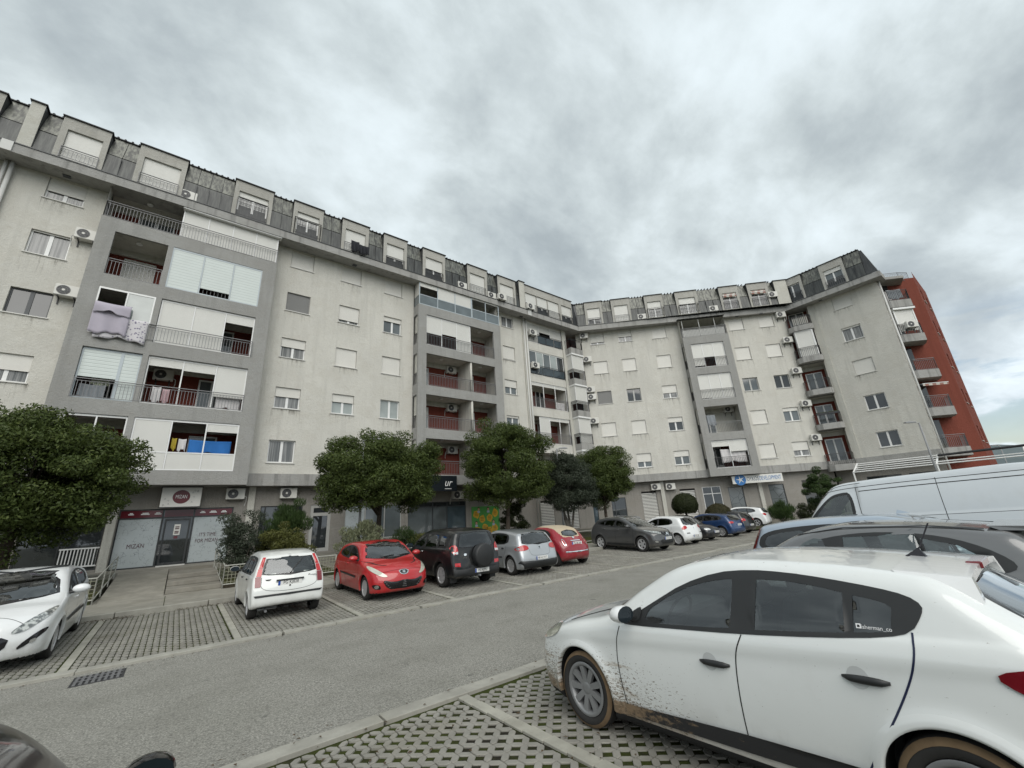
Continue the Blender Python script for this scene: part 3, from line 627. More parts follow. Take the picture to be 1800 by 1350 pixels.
dr = MB(T1); dr.box(-.47, -.41, GO-.03, GO+.01, .82, 2.66); dr.box(.36, .42, GO-.03, GO+.01, .82, 2.66); dr.box(-.41, .36, GO-.03, GO+.01, 2.58, 2.66); dr.box(-.41, .36, GO-.03, GO+.01, .82, .90)
dr = dr.build('shop_door', 'zinc_dark', SH)
MB(T1).box(-.12, .10, GO-.02, GO-.012, 1.98, 2.42).build('door_notice', 'sign_white', SH); MB(T1).box(-.08, .05, GO-.02, GO-.012, 1.84, 1.94).build('door_sticker', 'film_red', SH)
for z in (2.29, 2.22): MB(T1).box(-.08, .06, GO-.0115, GO-.0105, z, z+.045).build('notice_print', 'ink_dark', SH)
for z in (2.04, 2.10): MB(T1).box(-.08, .06, GO-.0115, GO-.0105, z, z+.045).build('notice_print', 'ink_dark', SH)
MB(T1).box(-.5, .45, GO+.01, GO+.3, .74, .80).build('door_step', 'sill_stone', SH)
def text(s, size, T, u, o, z, mt, parent=None, name='lettering', shear=0, sx=1, ext=.004, align='CENTER', rz=0):
    cu = bpy.data.curves.new('t', 'FONT'); cu.body = s; cu.size = size; cu.align_x = align; cu.align_y = 'CENTER'; cu.shear = shear; cu.extrude = 0; cu.resolution_u = 3
    ob = bpy.data.objects.new('t', cu); col.objects.link(ob); dg = bpy.context.evaluated_depsgraph_get()
    me = bpy.data.meshes.new_from_object(ob.evaluated_get(dg)); bpy.data.objects.remove(ob); bpy.data.curves.remove(cu)
    c, s_ = math.cos(rz), math.sin(rz)
    vs = [T(u+(v.co.x*sx*c-v.co.y*s_), o+ext, z+(v.co.x*sx*s_+v.co.y*c)) for v in me.vertices]
    fs = [tuple(p.vertices) for p in me.polygons]; bpy.data.meshes.remove(me)
    m2 = bpy.data.meshes.new(name); m2.from_pydata(vs, [], fs); m2.update(); return link(name, m2, parent, mt)
text('MIZAN', .24, T1, -1.27, GO-.064, 1.62, 'ink_dark', SH, sx=.75); text("IT'S TIME", .22, T1, 1.1, GO-.064, 1.93, 'ink_dark', SH, sx=.72); text('FOR MIZAN', .22, T1, 1.1, GO-.064, 1.68, 'ink_dark', SH, sx=.72)
m = MB(T1); m.box(.98, 1.0, 0, 0, 0, 0)
shopfront(T1, -4.6, -2.32, .86, 2.75, [-3.5], ['pane_shop', 'pane_shop'], fr='zinc_dark')
shopfront(T1, 3.04, 4.9, .8, 3.08, [3.25], ['pane_shop', 'pane_shop'], fr='zinc_dark')
shopfront(T1, 5.28, 6.3, .80, 3.08, [], ['pane_shop'], fr='pipe_grey', tr=2.6, f=.16)
shopfront(T1, 7.0, 10.2, 1.2, 3.0, [8.1, 9.2], ['film_pattern', 'pane_grey', 'pane_grey'], fr='pipe_grey')
shopfront(T1, 10.6, 14.58, .8, 3.06, [12.23, 13.22], ['pane_grey', 'pane_grey', 'glass_blue'], fr='frame_dark', tr=2.78)
# roller grilles and doors of the bend
def grille(T, a, b, z0, z1):
    m = MB(T); n = int((z1-z0)/.11)
    for i in range(n): m.box(a, b, GO-.10, GO-.07, z0+i*.11+.03, z0+i*.11+.10)
    r = m.build('roller_grille', 'shutter_white'); MB(T).box(a, b, GO-.13, GO-.12, z0, z1).build('backing', 'dark_interior', r); return r
grille(T1, 20.88, 22.34, .8, 2.88); grille(T1, 23.47, 24.93, .8, 2.88); grille(T2, 3.89, 5.03, .8, 3.2); grille(T2, 6.9, 8.05, .8, 3.2)
shopfront(T2, -.6, .3, .8, 2.9, [-.15], ['glass_blue']*2); shopfront(T2, 1.42, 2.57, .9, 2.9, [1.7], ['pane_shop']*2)
shopfront(T2, 8.62, 10.04, .8, 3.3, [9.35], ['pane_shop', 'pane_shop'], fr='pvc_white', tr=2.75)
def film_lines():
    v = wpos(); vo = N('ShaderNodeTexVoronoi'); vo.inputs['Scale'].default_value = 1.4; L(v, vo.inputs[0]); vo.feature = 'DISTANCE_TO_EDGE'
    pbsdf(Base_Color=mix(ramp(vo.outputs['Distance'], [(0, (1, 1, 1)), (.02, (0, 0, 0))], 'LINEAR').outputs[0], (.14, .155, .16), (.01, .01, .01)), Roughness=.1, Specular_IOR_Level=.8)
mat('film_lines', film_lines)
shopfront(T2, 10.57, 11.7, .8, 3.15, [], ['film_lines']); shopfront(T2, 13.61, 14.75, .8, 3.15, [], ['film_lines']); shopfront(T2, 16.1, 17.3, 1.2, 3.3, [], ['pane_dark'])
shopfront(T3, 1.2, 3.2, .8, 3.2, [2.2], ['pane_shop']*2); shopfront(T3, 3.6, 5.2, .8, 3.2, [], ['pane_shop'])
for T_, u in ((T1, 2.6), (T1, -2.15), (T1, 18.6), (T2, 5.55), (T2, 12.95)): MB(T_).box(u-.14, u+.14, GO+.001, GO+.12, .72, LF0-.001).build('pilaster', 'plaster_white')
reparent_all(before); before = {o.name for o in col.objects}
# ---------------------------------------------------------------- ground, road, parking bays, pavements
def asphalt():
    v = wpos(); gr = noise(48, 4, .8, v); mid = noise(1.1, 6, .65, v); lg = noise(.22, 4, .6, v); vo = N('ShaderNodeTexVoronoi'); vo.inputs['Scale'].default_value = 34; L(v, vo.inputs[0])
    c = mix(ramp(gr, [(.36, (0, 0, 0)), (.64, (1, 1, 1))]).outputs[0], (.115, .112, .10), (.41, .40, .36))
    c = mix(M_('MULTIPLY', ramp(vo.outputs['Distance'], [(.0, (1, 1, 1)), (.25, (0, 0, 0))]).outputs[0], .45), c, (.42, .41, .38))
    c = mix(ramp(mid, [(.40, (0, 0, 0)), (.75, (.5, .5, .5))]).outputs[0], c, (.145, .14, .12))
    c = mix(ramp(lg, [(.42, (0, 0, 0)), (.7, (.35, .35, .35))]).outputs[0], c, (.20, .20, .17))
    trk = noise(1.0, 4, .6, wpos((.10, 2.2, 1))); c = mix(ramp(trk, [(.45, (0, 0, 0)), (.66, (.30, .30, .30))]).outputs[0], c, (.25, .245, .22))
    vc = N('ShaderNodeTexVoronoi'); vc.inputs['Scale'].default_value = .55; vc.feature = 'DISTANCE_TO_EDGE'; wv = N('ShaderNodeVectorMath', operation='ADD'); L(v, wv.inputs[0]); nv = N('ShaderNodeTexNoise'); nv.inputs['Scale'].default_value = 2.2; nv.inputs['Detail'].default_value = 5; L(v, nv.inputs[0]); L(nv.outputs['Color'], wv.inputs[1]); L(wv.outputs[0], vc.inputs[0])
    ck = M_('MULTIPLY', ramp(vc.outputs['Distance'], [(0, (1, 1, 1)), (.010, (0, 0, 0))], 'LINEAR').outputs[0], ramp(noise(.35, 3, .6, v), [(.55, (0, 0, 0)), (.62, (.5, .5, .5))]).outputs[0]); c = mix(ck, c, (.06, .06, .055))
    spot = ramp(noise(2.3, 2, .5, v, .6), [(.72, (0, 0, 0)), (.76, (.55, .55, .55))]).outputs[0]
    c = mix(spot, c, (.06, .06, .055))
    g2 = noise(17, 3, .7, v); c = mix(M_('MULTIPLY', ramp(g2, [(.40, (1, 1, 1)), (.52, (0, 0, 0))]).outputs[0], .35), c, (.10, .098, .088))
    pbsdf(Base_Color=c, Roughness=.85, Normal=bump(M_('ADD', gr, vo.outputs['Distance']), .7, .008), Specular_IOR_Level=.3)
mat('asphalt', asphalt)
def concrete(name, c, bs=40):
    def f():
        v = wpos(); a = noise(2.2, 6, .65, v); g = noise(60, 3, .7, v); s_ = noise(.7, 5, .6, v)
        cc = mix(ramp(a, [(.35, (0, 0, 0)), (.7, (1, 1, 1))]).outputs[0], sc(c, .78), sc(c, 1.12)); cc = mix(M_('MULTIPLY', g, .5), cc, sc(c, .7)); cc = mix(ramp(s_, [(.5, (0, 0, 0)), (.75, (.6, .6, .6))]).outputs[0], cc, sc((c[0], c[1]*.97, c[2]*.88), .66))
        pbsdf(Base_Color=cc, Roughness=.9, Normal=bump(g, .4, .006), Specular_IOR_Level=.25)
    return mat(name, f)
concrete('kerb_concrete', (.36, .35, .31)); concrete('pavement_concrete', (.30, .285, .245)); concrete('paver_concrete', (.29, .28, .25)); concrete('divider_concrete', (.38, .37, .32)); concrete('step_concrete', (.27, .255, .22))
def soil():
    v = wpos(); a = noise(3.0, 6, .65, v); b = noise(28, 4, .7, v); d = noise(.9, 4, .6, v)
    base = mix(b, (.010, .009, .007), (.036, .032, .024)); moss = mix(b, (.020, .027, .005), (.06, .075, .014))
    c = mix(ramp(M_('ADD', M_('MULTIPLY', a, .6), M_('MULTIPLY', d, .5)), [(.42, (0, 0, 0)), (.60, (.9, .9, .9))]).outputs[0], base, moss)
    pbsdf(Base_Color=c, Roughness=.95, Normal=bump(b, .9, .02), Specular_IOR_Level=.15)
mat('mossy_soil', soil)
def bedm():
    v = wpos(); b = noise(14, 5, .7, v); a = noise(1.5, 4, .6, v)
    pbsdf(Base_Color=mix(ramp(a, [(.42, (0, 0, 0)), (.6, (1, 1, 1))]).outputs[0], mix(b, (.03, .026, .018), (.09, .075, .05)), mix(b, (.02, .03, .008), (.06, .085, .02))), Roughness=.95, Normal=bump(b, 1, .04))
mat('bed_soil', bedm)
def leafy():
    v = wpos(); b = noise(22, 4, .7, v)
    pbsdf(Base_Color=mix(b, (.03, .022, .012), (.13, .085, .045)), Roughness=.95, Normal=bump(b, 1, .03))
mat('leaf_litter', leafy)
m = MB(); m.quad((-9000, -9000, -.07), (9000, -9000, -.07), (9000, 9000, -.07), (-9000, 9000, -.07)); setp(m.build('ground', 'bed_soil'), kind='structure')
m = MB()
for i in range(-12, 30): m.quad((i*5, 5.2, 0), (i*5+5, 5.2, 0), (i*5+5, 10.36, 0), (i*5, 10.36, 0))
setp(m.build('road', 'asphalt'), kind='structure')
m = MB(); m.quad((34.5, -40, -.004), (43.0, -40, -.004), (43.0, 5.2, -.004), (34.5, 5.2, -.004)); m.quad((37, 10.36, -.004), (43, 10.36, -.004), (41, 12.6, .1), (37, 12.6, .1)); setp(m.build('side_road', 'asphalt'), kind='structure')
SL = .025
def pz(y): return SL*(y-10.5)
def pzn(y): return SL*(4.98-y)
PARK = MB(); PARK.quad((-14, 10.55, pz(10.55)-.014), (37, 10.55, pz(10.55)-.014), (37, 15.66, pz(15.66)-.014), (-14, 15.66, pz(15.66)-.014)); PARK = setp(PARK.build('parking_bays_far', 'mossy_soil'), kind='structure')
PARK2 = MB(); PARK2.quad((-14, -8, pzn(-8)-.012), (34.4, -8, pzn(-8)-.012), (34.4, 4.98, -.012), (-14, 4.98, -.012)); PARK2 = setp(PARK2.build('parking_bays_near', 'mossy_soil'), kind='structure')
def kerbs(name, y0, y1, zt, x0, x1, step=1.0, zb=-.2, tilt=0):
    root = None; st = []
    m0 = MB().box(0, step-.006, y0, y1, zb, zt).build('kerb_stone', 'kerb_concrete', bevel=.005)
    me = m0.data; root = empty(name, (x0, 0, 0), kind='structure'); m0.parent = root
    n = int((x1-x0)/step)
    for i in range(n):
        o = m0 if i == 0 else bpy.data.objects.new('kerb_stone', me)
        if i: col.objects.link(o); o.parent = root
        o.location = (i*step, random.uniform(-.006, .006), random.uniform(-.005, .004)); o.rotation_euler = (0, 0, random.uniform(-.004, .004))
    return root
kerbs('kerb_far', 10.36, 10.60, .045, -13, 37); kerbs('kerb_near', 4.98, 5.20, .03, -13, 34); kerbs('kerb_pavement', 15.66, 15.82, .26, -13, 33)
# lattice pavers at 45 degrees: long hexagons along the edges of a square grid
PT = .146; HW = .0325
def hexpiece(c, d, ln=PT*.955, hw=HW):
    ux, uy = d; vx, vy = -uy, ux; h = ln/2; e = h-hw
    return [(c[0]+ux*a+vx*b, c[1]+uy*a+vy*b) for a, b in ((h, 0), (e, hw), (-e, hw), (-h, 0), (-e, -hw), (e, -hw))]
dA, dB = (q2, q2), (q2, -q2)
def lattice(x0, x1, y0, y1):
    out = []; n = int((x1-x0+y1-y0)/PT)+4
    for i in range(-n, n):
        for j in range(-n, n):
            px, py = x0+(i+j)*PT*q2, y0+(i-j)*PT*q2
            for d in (dA, dB):
                cx, cy = px+d[0]*PT/2, py+d[1]*PT/2
                if x0+.05 < cx < x1-.05 and y0+.05 < cy < y1-.05: out.append((cx, cy, d))
    return out
DIVN = [2.93+2.43*i for i in range(-3, 9)]; DIVF = [-1.16+2.43*i for i in range(-5, 16)]
near = []
for a, b in zip(DIVN, DIVN[1:]):
    if b < -2.5 or a > 12: continue
    near += lattice(a+.07, b-.07, -1.2 if a > 2 else 1.2, 4.98)
near.sort(key=lambda t: (t[0]-2.4)**2+(t[1]-3.6)**2)
pm = {}
for nm, d in (('A', dA), ('B', dB)):
    m = MB().prism(hexpiece((0, 0), d), -.06, .0); o = m.build('paver', 'paver_concrete', PARK2, bevel=.005); pm[nm] = o.data; bpy.data.objects.remove(o)
for cx, cy, d in near[:300]:
    o = bpy.data.objects.new('paver', pm['A' if d is dA else 'B']); col.objects.link(o); o.parent = PARK2; o.location = (cx, cy, pzn(cy)+random.uniform(-.004, .004)); o.rotation_euler = (-SL+random.uniform(-.01, .01), random.uniform(-.01, .01), random.uniform(-.02, .02))
def paver_field(pts, zf, parent, keep):
    n = len(pts); vs = np.zeros((n*12, 3)); 
    base = {id(dA): np.array(hexpiece((0, 0), dA)), id(dB): np.array(hexpiece((0, 0), dB))}
    F = []; top0 = (0, 1, 2, 3, 4, 5)
    V = []
    for k, (cx, cy, d) in enumerate(pts):
        b = base[id(d)]; z = zf(cx, cy)+random.uniform(-.004, .004)
        V += [(cx+x*.9, cy+y*.9, z) for x, y in b]+[(cx+x, cy+y, z-.04) for x, y in b]
        o = 12*k; F.append((o, o+1, o+2, o+3, o+4, o+5)); F += [(o+i, o+6+i, o+6+(i+1) % 6, o+(i+1) % 6) for i in range(6)]
    me = bpy.data.meshes.new('paver'); me.from_pydata(V, [], F); o = link('paver', me, parent, 'paver_concrete'); o['kind'] = 'stuff'; return o
paver_field(near[300:], lambda x, y: pzn(y), PARK2, 0)
far = []
for a, b in zip(DIVF, DIVF[1:]):
    if b < -6 or a > 33: continue
    far += lattice(a+.07, b-.07, 10.6, 15.62)
paver_field(far, lambda x, y: pz(y), PARK, 0)
for i, x in enumerate(DIVN):
    if x < -3 or x > 12: continue
    n = 18
    for k in range(n):
        y = 4.97-(k+1)*.30
        if y < -.6: break
        MB().box(x-.065, x+.065, y+.006, y+.294, -.08, pzn(y+.15)+.012+random.uniform(-.004, .004)).build('divider_stone', 'divider_concrete', PARK2, bevel=.006)
for x in DIVF:
    if x < -6: continue
    MB().add([(x-.06, 10.6, pz(10.6)+.008), (x+.06, 10.6, pz(10.6)+.008), (x+.06, 15.6, pz(15.6)+.008), (x-.06, 15.6, pz(15.6)+.008), (x-.06, 10.6, -.1), (x+.06, 10.6, -.1), (x+.06, 15.6, -.1), (x-.06, 15.6, -.1)], [(0, 1, 2, 3), (0, 4, 5, 1), (1, 5, 6, 2), (2, 6, 7, 3), (3, 7, 4, 0)]).build('divider_strip', 'divider_concrete', PARK)
# litter of brown leaves against the back kerb
m = MB()
for k in range(1500):
    x = random.choice([random.uniform(-3, -.6), random.uniform(.3, 4.5), random.uniform(-3, 20)]); y = 15.62-abs(random.gauss(0, .14)); z = pz(y)+.012
    if k % 6 == 0: x = random.uniform(-3, 25); y = 10.34-abs(random.gauss(0, .12)); z = .006
    if k % 9 == 0: x = random.uniform(.4, 6); y = random.uniform(2.6, 5.3); z = pzn(min(y, 4.98))+.034*(y > 4.98)+.006
    z = z+abs(random.gauss(0, .012)); r = random.uniform(.012, .03); t = random.uniform(0, 6.28)
    m.quad((x+r*math.cos(t), y+r*math.sin(t), z), (x-r*.5*math.sin(t), y+r*.5*math.cos(t), z+random.uniform(0, .01)), (x-r*math.cos(t), y-r*math.sin(t), z), (x+r*.5*math.sin(t), y-r*.5*math.cos(t), z+.006))
setp(m.build('fallen_leaves', 'leaf_litter', recalc=False), 'brown fallen leaves lying along the foot of the pavement kerb', 'leaves', kind='stuff')
# pavement, terrace, planting beds
m = MB(); m.prism([(-20, 15.82), (33, 15.82), (37, 12.5), (43.4, 12.5), (43.4, 26.5), (-20, 26.5)], -.1, .25); setp(m.build('pavement', 'pavement_concrete'), kind='structure')
m = MB()
for x in [v*2.4-9.6 for v in range(16)]: m.box(x-.008, x+.008, 15.83, 18.5, .2505, .2525)
m.build('pavement_joint', 'mossy_soil', bpy.data.objects['pavement'])
def cor2(o): return [(-20, D0-o), (CX-o*tn, D0-o), (EX-o, EY+o*tn), (EX-o, EY-6)]
m = MB(lambda x, y, z: (x*S, y*S, z*S)); p, q = cor2(1.6), cor2(-.5)
for i in range(3): m.quad((*p[i], .74), (*p[i+1], .74), (*q[i+1], .76), (*q[i], .76)); m.quad((*p[i], 0), (*p[i+1], 0), (*p[i+1], .74), (*p[i], .74))
setp(m.build('terrace', 'step_concrete', recalc=False), kind='structure')
def bed(x0, x1, y0=18.6, y1=23.72, z0=.36, z1=.62):
    m = MB(); m.add([(x0, y0, z0), (x1, y0, z0), (x1, y1, z1), (x0, y1, z1), (x0, y0, .2), (x1, y0, .2), (x1, y1, .2), (x0, y1, .2)], [(0, 1, 2, 3), (0, 4, 5, 1), (1, 5, 6, 2), (3, 7, 4, 0)])
    setp(m.build('planting_bed', 'bed_soil'), kind='structure')
bed(-12, -1.75); bed(1.55, 5.3); bed(6.6, 10.6); bed(12.6, 25.5)
m = MB(); m.prism([(24.5, 19.5), (30.5, 14.6), (32.5, 14.2), (37.5, 13.2), (38.5, 13.6), (27.5, 23.2)], .2, .42); setp(m.build('planting_bed', 'bed_soil'), kind='structure')
# ramp and steps to the shop door
m = MB(); m.add([(-1.6, 18.55, .252), (-.05, 18.55, .252), (-.05, 23.74, .80), (-1.6, 23.74, .80), (-1.6, 18.55, 0), (-.05, 18.55, 0), (-.05, 23.74, 0), (-1.6, 23.74, 0)], [(0, 1, 2, 3), (0, 4, 5, 1), (1, 5, 6, 2), (3, 7, 4, 0)]); setp(m.build('ramp', 'pavement_concrete'), kind='structure')
ST = empty('entrance_steps', (.7, 20, .25), kind='structure')
for k, (y0, z) in enumerate(((18.9, .40), (20.0, .55), (21.2, .70))): 
    o = MB().box(-.72, .82, y0-20, 3.72, z-.25-.15+(.002 if k else 0), z-.25).build('step', 'step_concrete', ST, bevel=.012)
for x0, x1 in ((10.6, 12.6), (5.3, 6.6)):
    m = MB(); m.add([(x0, 18.55, .252), (x1, 18.55, .252), (x1, 23.74, .80), (x0, 23.74, .80), (x0, 18.55, 0), (x1, 18.55, 0), (x1, 23.74, 0), (x0, 23.74, 0)], [(0, 1, 2, 3), (0, 4, 5, 1), (1, 5, 6, 2), (3, 7, 4, 0)]); setp(m.build('ramp', 'pavement_concrete'), kind='structure')
# far hills
m = MB(); n = 90
for i in range(n):
    a0, a1 = R(-70+i*2.2), R(-70+(i+1)*2.2); h = lambda a: 330+130*math.sin(a*5+1)+70*math.sin(a*13)+35*math.sin(a*31)
    for rr, k0, r2, k1 in ((6500, -.02, 7200, .6), (7200, .6, 8000, 1.0)):
        m.quad((rr*math.cos(a0), rr*math.sin(a0), h(a0)*k0), (rr*math.cos(a1), rr*math.sin(a1), h(a1)*k0), (r2*math.cos(a1), r2*math.sin(a1), h(a1)*k1), (r2*math.cos(a0), r2*math.sin(a0), h(a0)*k1))
plain('hill_forest', (.10, .125, .13), 1, vs=.004, var=.3); setp(m.build('hills', 'hill_forest', smooth=True), kind='structure')  # blue of distant haze is mixed into the forest colour
# storm drain grate in the road by the kerb
GR = empty('drain_grate', (-.63, 9.86, .0), 0, 'rusty iron drain grate in the road beside the kerb', 'grate')
MB().box(-.30, .30, -.30, .30, -.02, .004).build('frame', 'rail_black', GR)
for i in range(8): MB().box(-.265+i*.068, -.265+i*.068+.036, -.265, .265, .004, .014).build('bar', 'rail_grey', GR)
for y in (-.11, .07): MB().box(-.27, .27, y, y+.035, .0145, .018).build('bar', 'rail_grey', GR)
# ---------------------------------------------------------------- trees and shrubs
def leafm(name, dark, lite, tip=None, rough=.45):
    def f():
        g = N('ShaderNodeNewGeometry'); rnd = g.outputs['Random Per Island']; v = wpos(); n_ = noise(1.1, 4, .6, v)
        c = mix(M_('ADD', M_('MULTIPLY', rnd, .25), M_('MULTIPLY', n_, .55)), dark, lite)
        if tip: c = mix(ramp(rnd, [(.86, (0, 0, 0)), (.95, (.55, .55, .55))]).outputs[0], c, tip)
        b = pbsdf(Base_Color=c, Roughness=rough, Specular_IOR_Level=.22)
        t = N('ShaderNodeBsdfTranslucent'); L(c, t.inputs[0]); m = N('ShaderNodeMixShader'); m.inputs[0].default_value = .22
        o = [x for x in nt.nodes if x.type == 'OUTPUT_MATERIAL'][0]; L(b.outputs[0], m.inputs[1]); L(t.outputs[0], m.inputs[2]); L(m.outputs[0], o.inputs[0])
    return mat(name, f)
leafm('leaf_evergreen', (.028, .046, .012), (.112, .145, .038), (.15, .18, .055)); leafm('leaf_olive', (.030, .040, .026), (.088, .105, .072)); leafm('leaf_conifer', (.024, .046, .016), (.075, .115, .034)); leafm('leaf_yellowish', (.055, .06, .016), (.16, .165, .05)); leafm('leaf_variegated', (.10, .12, .06), (.30, .31, .20), (.42, .42, .30)); leafm('leaf_box', (.020, .028, .010), (.050, .060, .022)); leafm('leaf_dry', (.05, .045, .022), (.10, .09, .045))
plain('bark', (.055, .043, .032), .95, var=.4, vs=14, bmp=.8, bs=30); plain('bark_grey', (.11, .10, .085), .95, var=.3, vs=14, bmp=.7, bs=30)
def leaves(C, Nrm, size, asp, mt, name, parent, jit=.6, curl=.25, rg=rng):
    n = len(C); a = rg.normal(size=(n, 3)); d = Nrm+a*jit; d /= np.linalg.norm(d, axis=1)[:, None]
    t = np.cross(d, rg.normal(size=(n, 3))); t /= np.maximum(np.linalg.norm(t, axis=1), 1e-6)[:, None]; b = np.cross(d, t)
    s_ = (size*rg.uniform(.7, 1.35, n))[:, None]; L_ = t*s_; W_ = b*s_*asp; K = d*s_*curl
    V = np.stack([C-L_, C+W_-K*0, C+L_-K, C-W_], 1).reshape(-1, 3); F = np.arange(4*n).reshape(n, 4)
    me = bpy.data.meshes.new(name); me.vertices.add(4*n); me.vertices.foreach_set('co', V.ravel()); me.loops.add(4*n); me.loops.foreach_set('vertex_index', F.ravel().astype(np.int32)); me.polygons.add(n); me.polygons.foreach_set('loop_start', np.arange(0, 4*n, 4, dtype=np.int32)); me.polygons.foreach_set('loop_total', np.full(n, 4, np.int32)); me.update(calc_edges=True); me.validate()
    return link(name, me, parent, mt)
def clumps(c, rad, n, seed, shell=.42, flat=-.8, rc=(.36, .62)):
    g = np.random.default_rng(seed); out = []
    while len(out) < n:
        p = g.normal(size=3); p /= np.linalg.norm(p); r = g.uniform(shell, 1.0)**.6
        if p[2] < flat and g.random() < .75: continue
        lump = 1+.10*math.sin(p[0]*5+seed)+.10*math.sin(p[1]*6+p[2]*5+seed*2)
        out.append((np.array(c)+p*np.array(rad)*r*lump*.9, g.uniform(*rc)))
    return out
def crownpts(cl, per, seed):
    g = np.random.default_rng(seed+99); C, Nn = [], []
    for c, r in cl:
        k = int(per*(r/.48)**2); d = g.normal(size=(k, 3)); d /= np.linalg.norm(d, axis=1)[:, None]; d[:, 2] = d[:, 2]*.9+.12
        rr = g.uniform(.35, 1.0, k)**.55; C.append(c+d*(r*rr)[:, None]*np.array([1.1, 1.1, .8])); Nn.append(d)
    return np.concatenate(C), np.concatenate(Nn)
def tree(label, loc, crown, rad, n=95, per=330, size=.054, asp=.42, mt='leaf_evergreen', seed=1, tr=.14, bark='bark', name='evergreen_tree', stems=1, cat='tree', group='trees along the shopfronts', lean=(0, 0)):
    root = empty(name, loc, 0, label, cat, group); c = np.array((crown[0], crown[1], crown[2])); cl = clumps(c, rad, n, seed); g = random.Random(seed)
    m = MB()
    for s_ in range(stems):
        b0 = Vector((0, 0, -.1)) if stems == 1 else Vector((g.uniform(-.25, .25), g.uniform(-.2, .2), -.1)); top = Vector((c[0]+(0 if stems == 1 else g.uniform(-.9, .9)), c[1]+(0 if stems == 1 else g.uniform(-.5, .5)), c[2]-rad[2]*.45))
        mid = b0.lerp(top, .5)+Vector((g.uniform(-.12, .12)+lean[0], g.uniform(-.1, .1), 0)); m.tube(b0, mid, tr, 9, tr*.8); m.tube(mid, top, tr*.8, 9, tr*.55)
        for k in range(9 if stems == 1 else 4):
            q = cl[g.randrange(len(cl))][0]; q = Vector(q); st = mid.lerp(top, g.uniform(.3, 1)); md = st.lerp(q, .5)+Vector((0, 0, g.uniform(0, .25))); m.tube(st, md, tr*.4, 6, tr*.25); m.tube(md, q, tr*.25, 5, tr*.08)
    m.build('trunk', bark, root, smooth=True)
    C, Nn = crownpts(cl, per, seed); leaves(C, Nn, size, asp, mt, 'crown', root); return root
tree('dense round evergreen tree at the left edge, covering the first shop', (-4.05, 20.4, .45), (-.05, 0, 3.62), (2.75, 2.6, 2.45), n=280, per=380, seed=3, tr=.2)
tree('dense round evergreen tree behind the red hatchback', (7.55, 20.4, .45), (.1, 0, 3.95), (2.95, 2.7, 2.2), n=300, per=380, seed=11, tr=.15)
tree('tall evergreen tree beside the green poster', (15.25, 20.5, .45), (.25, 0, 4.6), (2.8, 2.6, 2.75), n=280, per=380, seed=23, tr=.15)
tree('dark evergreen tree in the bend of the building', (24.3, 20.6, .45), (.0, 0, 4.1), (2.25, 2.2, 2.4), n=215, per=370, seed=31, tr=.13)
tree('grey-green olive tree with several stems between two evergreens', (20.3, 20.2, .42), (0, 0, 3.5), (2.0, 1.8, 2.1), n=150, per=300, size=.08, asp=.2, mt='leaf_olive', seed=41, tr=.09, stems=4, bark='bark_grey', name='olive_tree')
def shrub(label, loc, rad, n, per, size, asp, mt, seed, name='shrub', zc=None, spiky=0, group='shrubs in the planting beds', core=False, shell=.3):
    root = empty(name, loc, 0, label, 'shrub', group); zc = rad[2]*.95 if zc is None else zc
    cl = clumps((0, 0, zc), rad, n, seed, shell=shell, flat=-1, rc=(.18, .34)); C, Nn = crownpts(cl, per*3.2, seed)
    m = MB(); g = random.Random(seed)
    for k in range(6): m.tube((g.uniform(-.1, .1), g.uniform(-.1, .1), -.05), tuple(cl[k][0]), .022, 5, .008)
    m.build('stem', 'bark', root)
    if spiky: Nn = Nn*.3+np.array([0, 0, 0.]); up = np.zeros_like(Nn); up[:, 2] = 1
    if spiky:
        g2 = np.random.default_rng(seed); k = len(C); d = g2.normal(size=(k, 3))*.45+up+(C-np.array([0, 0, zc*.6]))*.5; d /= np.linalg.norm(d, axis=1)[:, None]
        w = np.cross(d, g2.normal(size=(k, 3))); w /= np.linalg.norm(w, axis=1)[:, None]; s_ = (size*g2.uniform(.7, 1.4, k))[:, None]
        V = np.stack([C-d*s_*.2, C+w*s_*asp+d*s_*.6, C+d*s_*1.8, C-w*s_*asp+d*s_*.6], 1).reshape(-1, 3)
        me = bpy.data.meshes.new('crown'); me.from_pydata(V.tolist(), [], np.arange(4*k).reshape(k, 4).tolist()); link('crown', me, root, mt)
    else: leaves(C, Nn, size, asp, mt, 'crown', root)
    return root
shrub('tall loose olive bush right of the lettered shop window', (1.98, 19.6, .45), (.75, .7, 1.42), 62, 200, .045, .28, 'leaf_olive', 5, 'olive_bush', shell=.15)
shrub('dark green upright conifer bush under an air conditioner', (3.75, 20.6, .48), (.92, .85, 1.42), 60, 260, .075, .13, 'leaf_conifer', 6, 'conifer_bush', spiky=1)
shrub('yellowish green spreading bush above the small white car', (3.45, 19.4, .45), (1.15, .7, .95), 62, 220, .04, .4, 'leaf_yellowish', 7, 'spreading_bush')
shrub('pale variegated bush left of the tree behind the red car', (6.45, 19.4, .42), (.95, .7, .98), 52, 200, .045, .35, 'leaf_variegated', 8, 'variegated_bush', spiky=1)
shrub('low dark bush at the foot of the tree behind the red car', (8.5, 19.5, .42), (.75, .6, .72), 34, 200, .05, .2, 'leaf_conifer', 9, 'dark_bush', spiky=1)
shrub('low yellowish bush behind the black off-road car', (9.5, 19.3, .42), (.85, .6, .65), 36, 200, .04, .4, 'leaf_yellowish', 10, 'low_bush')
shrub('dark columnar bush beside the trunk of the poster tree', (16.6, 21.3, .5), (.85, .7, 1.35), 46, 220, .06, .3, 'leaf_box', 12, 'columnar_bush')
shrub('small round yellow-green bush beside the dark grey crossover', (22.9, 18.9, .42), (.55, .5, .6), 26, 200, .04, .4, 'leaf_yellowish', 13, 'round_bush')
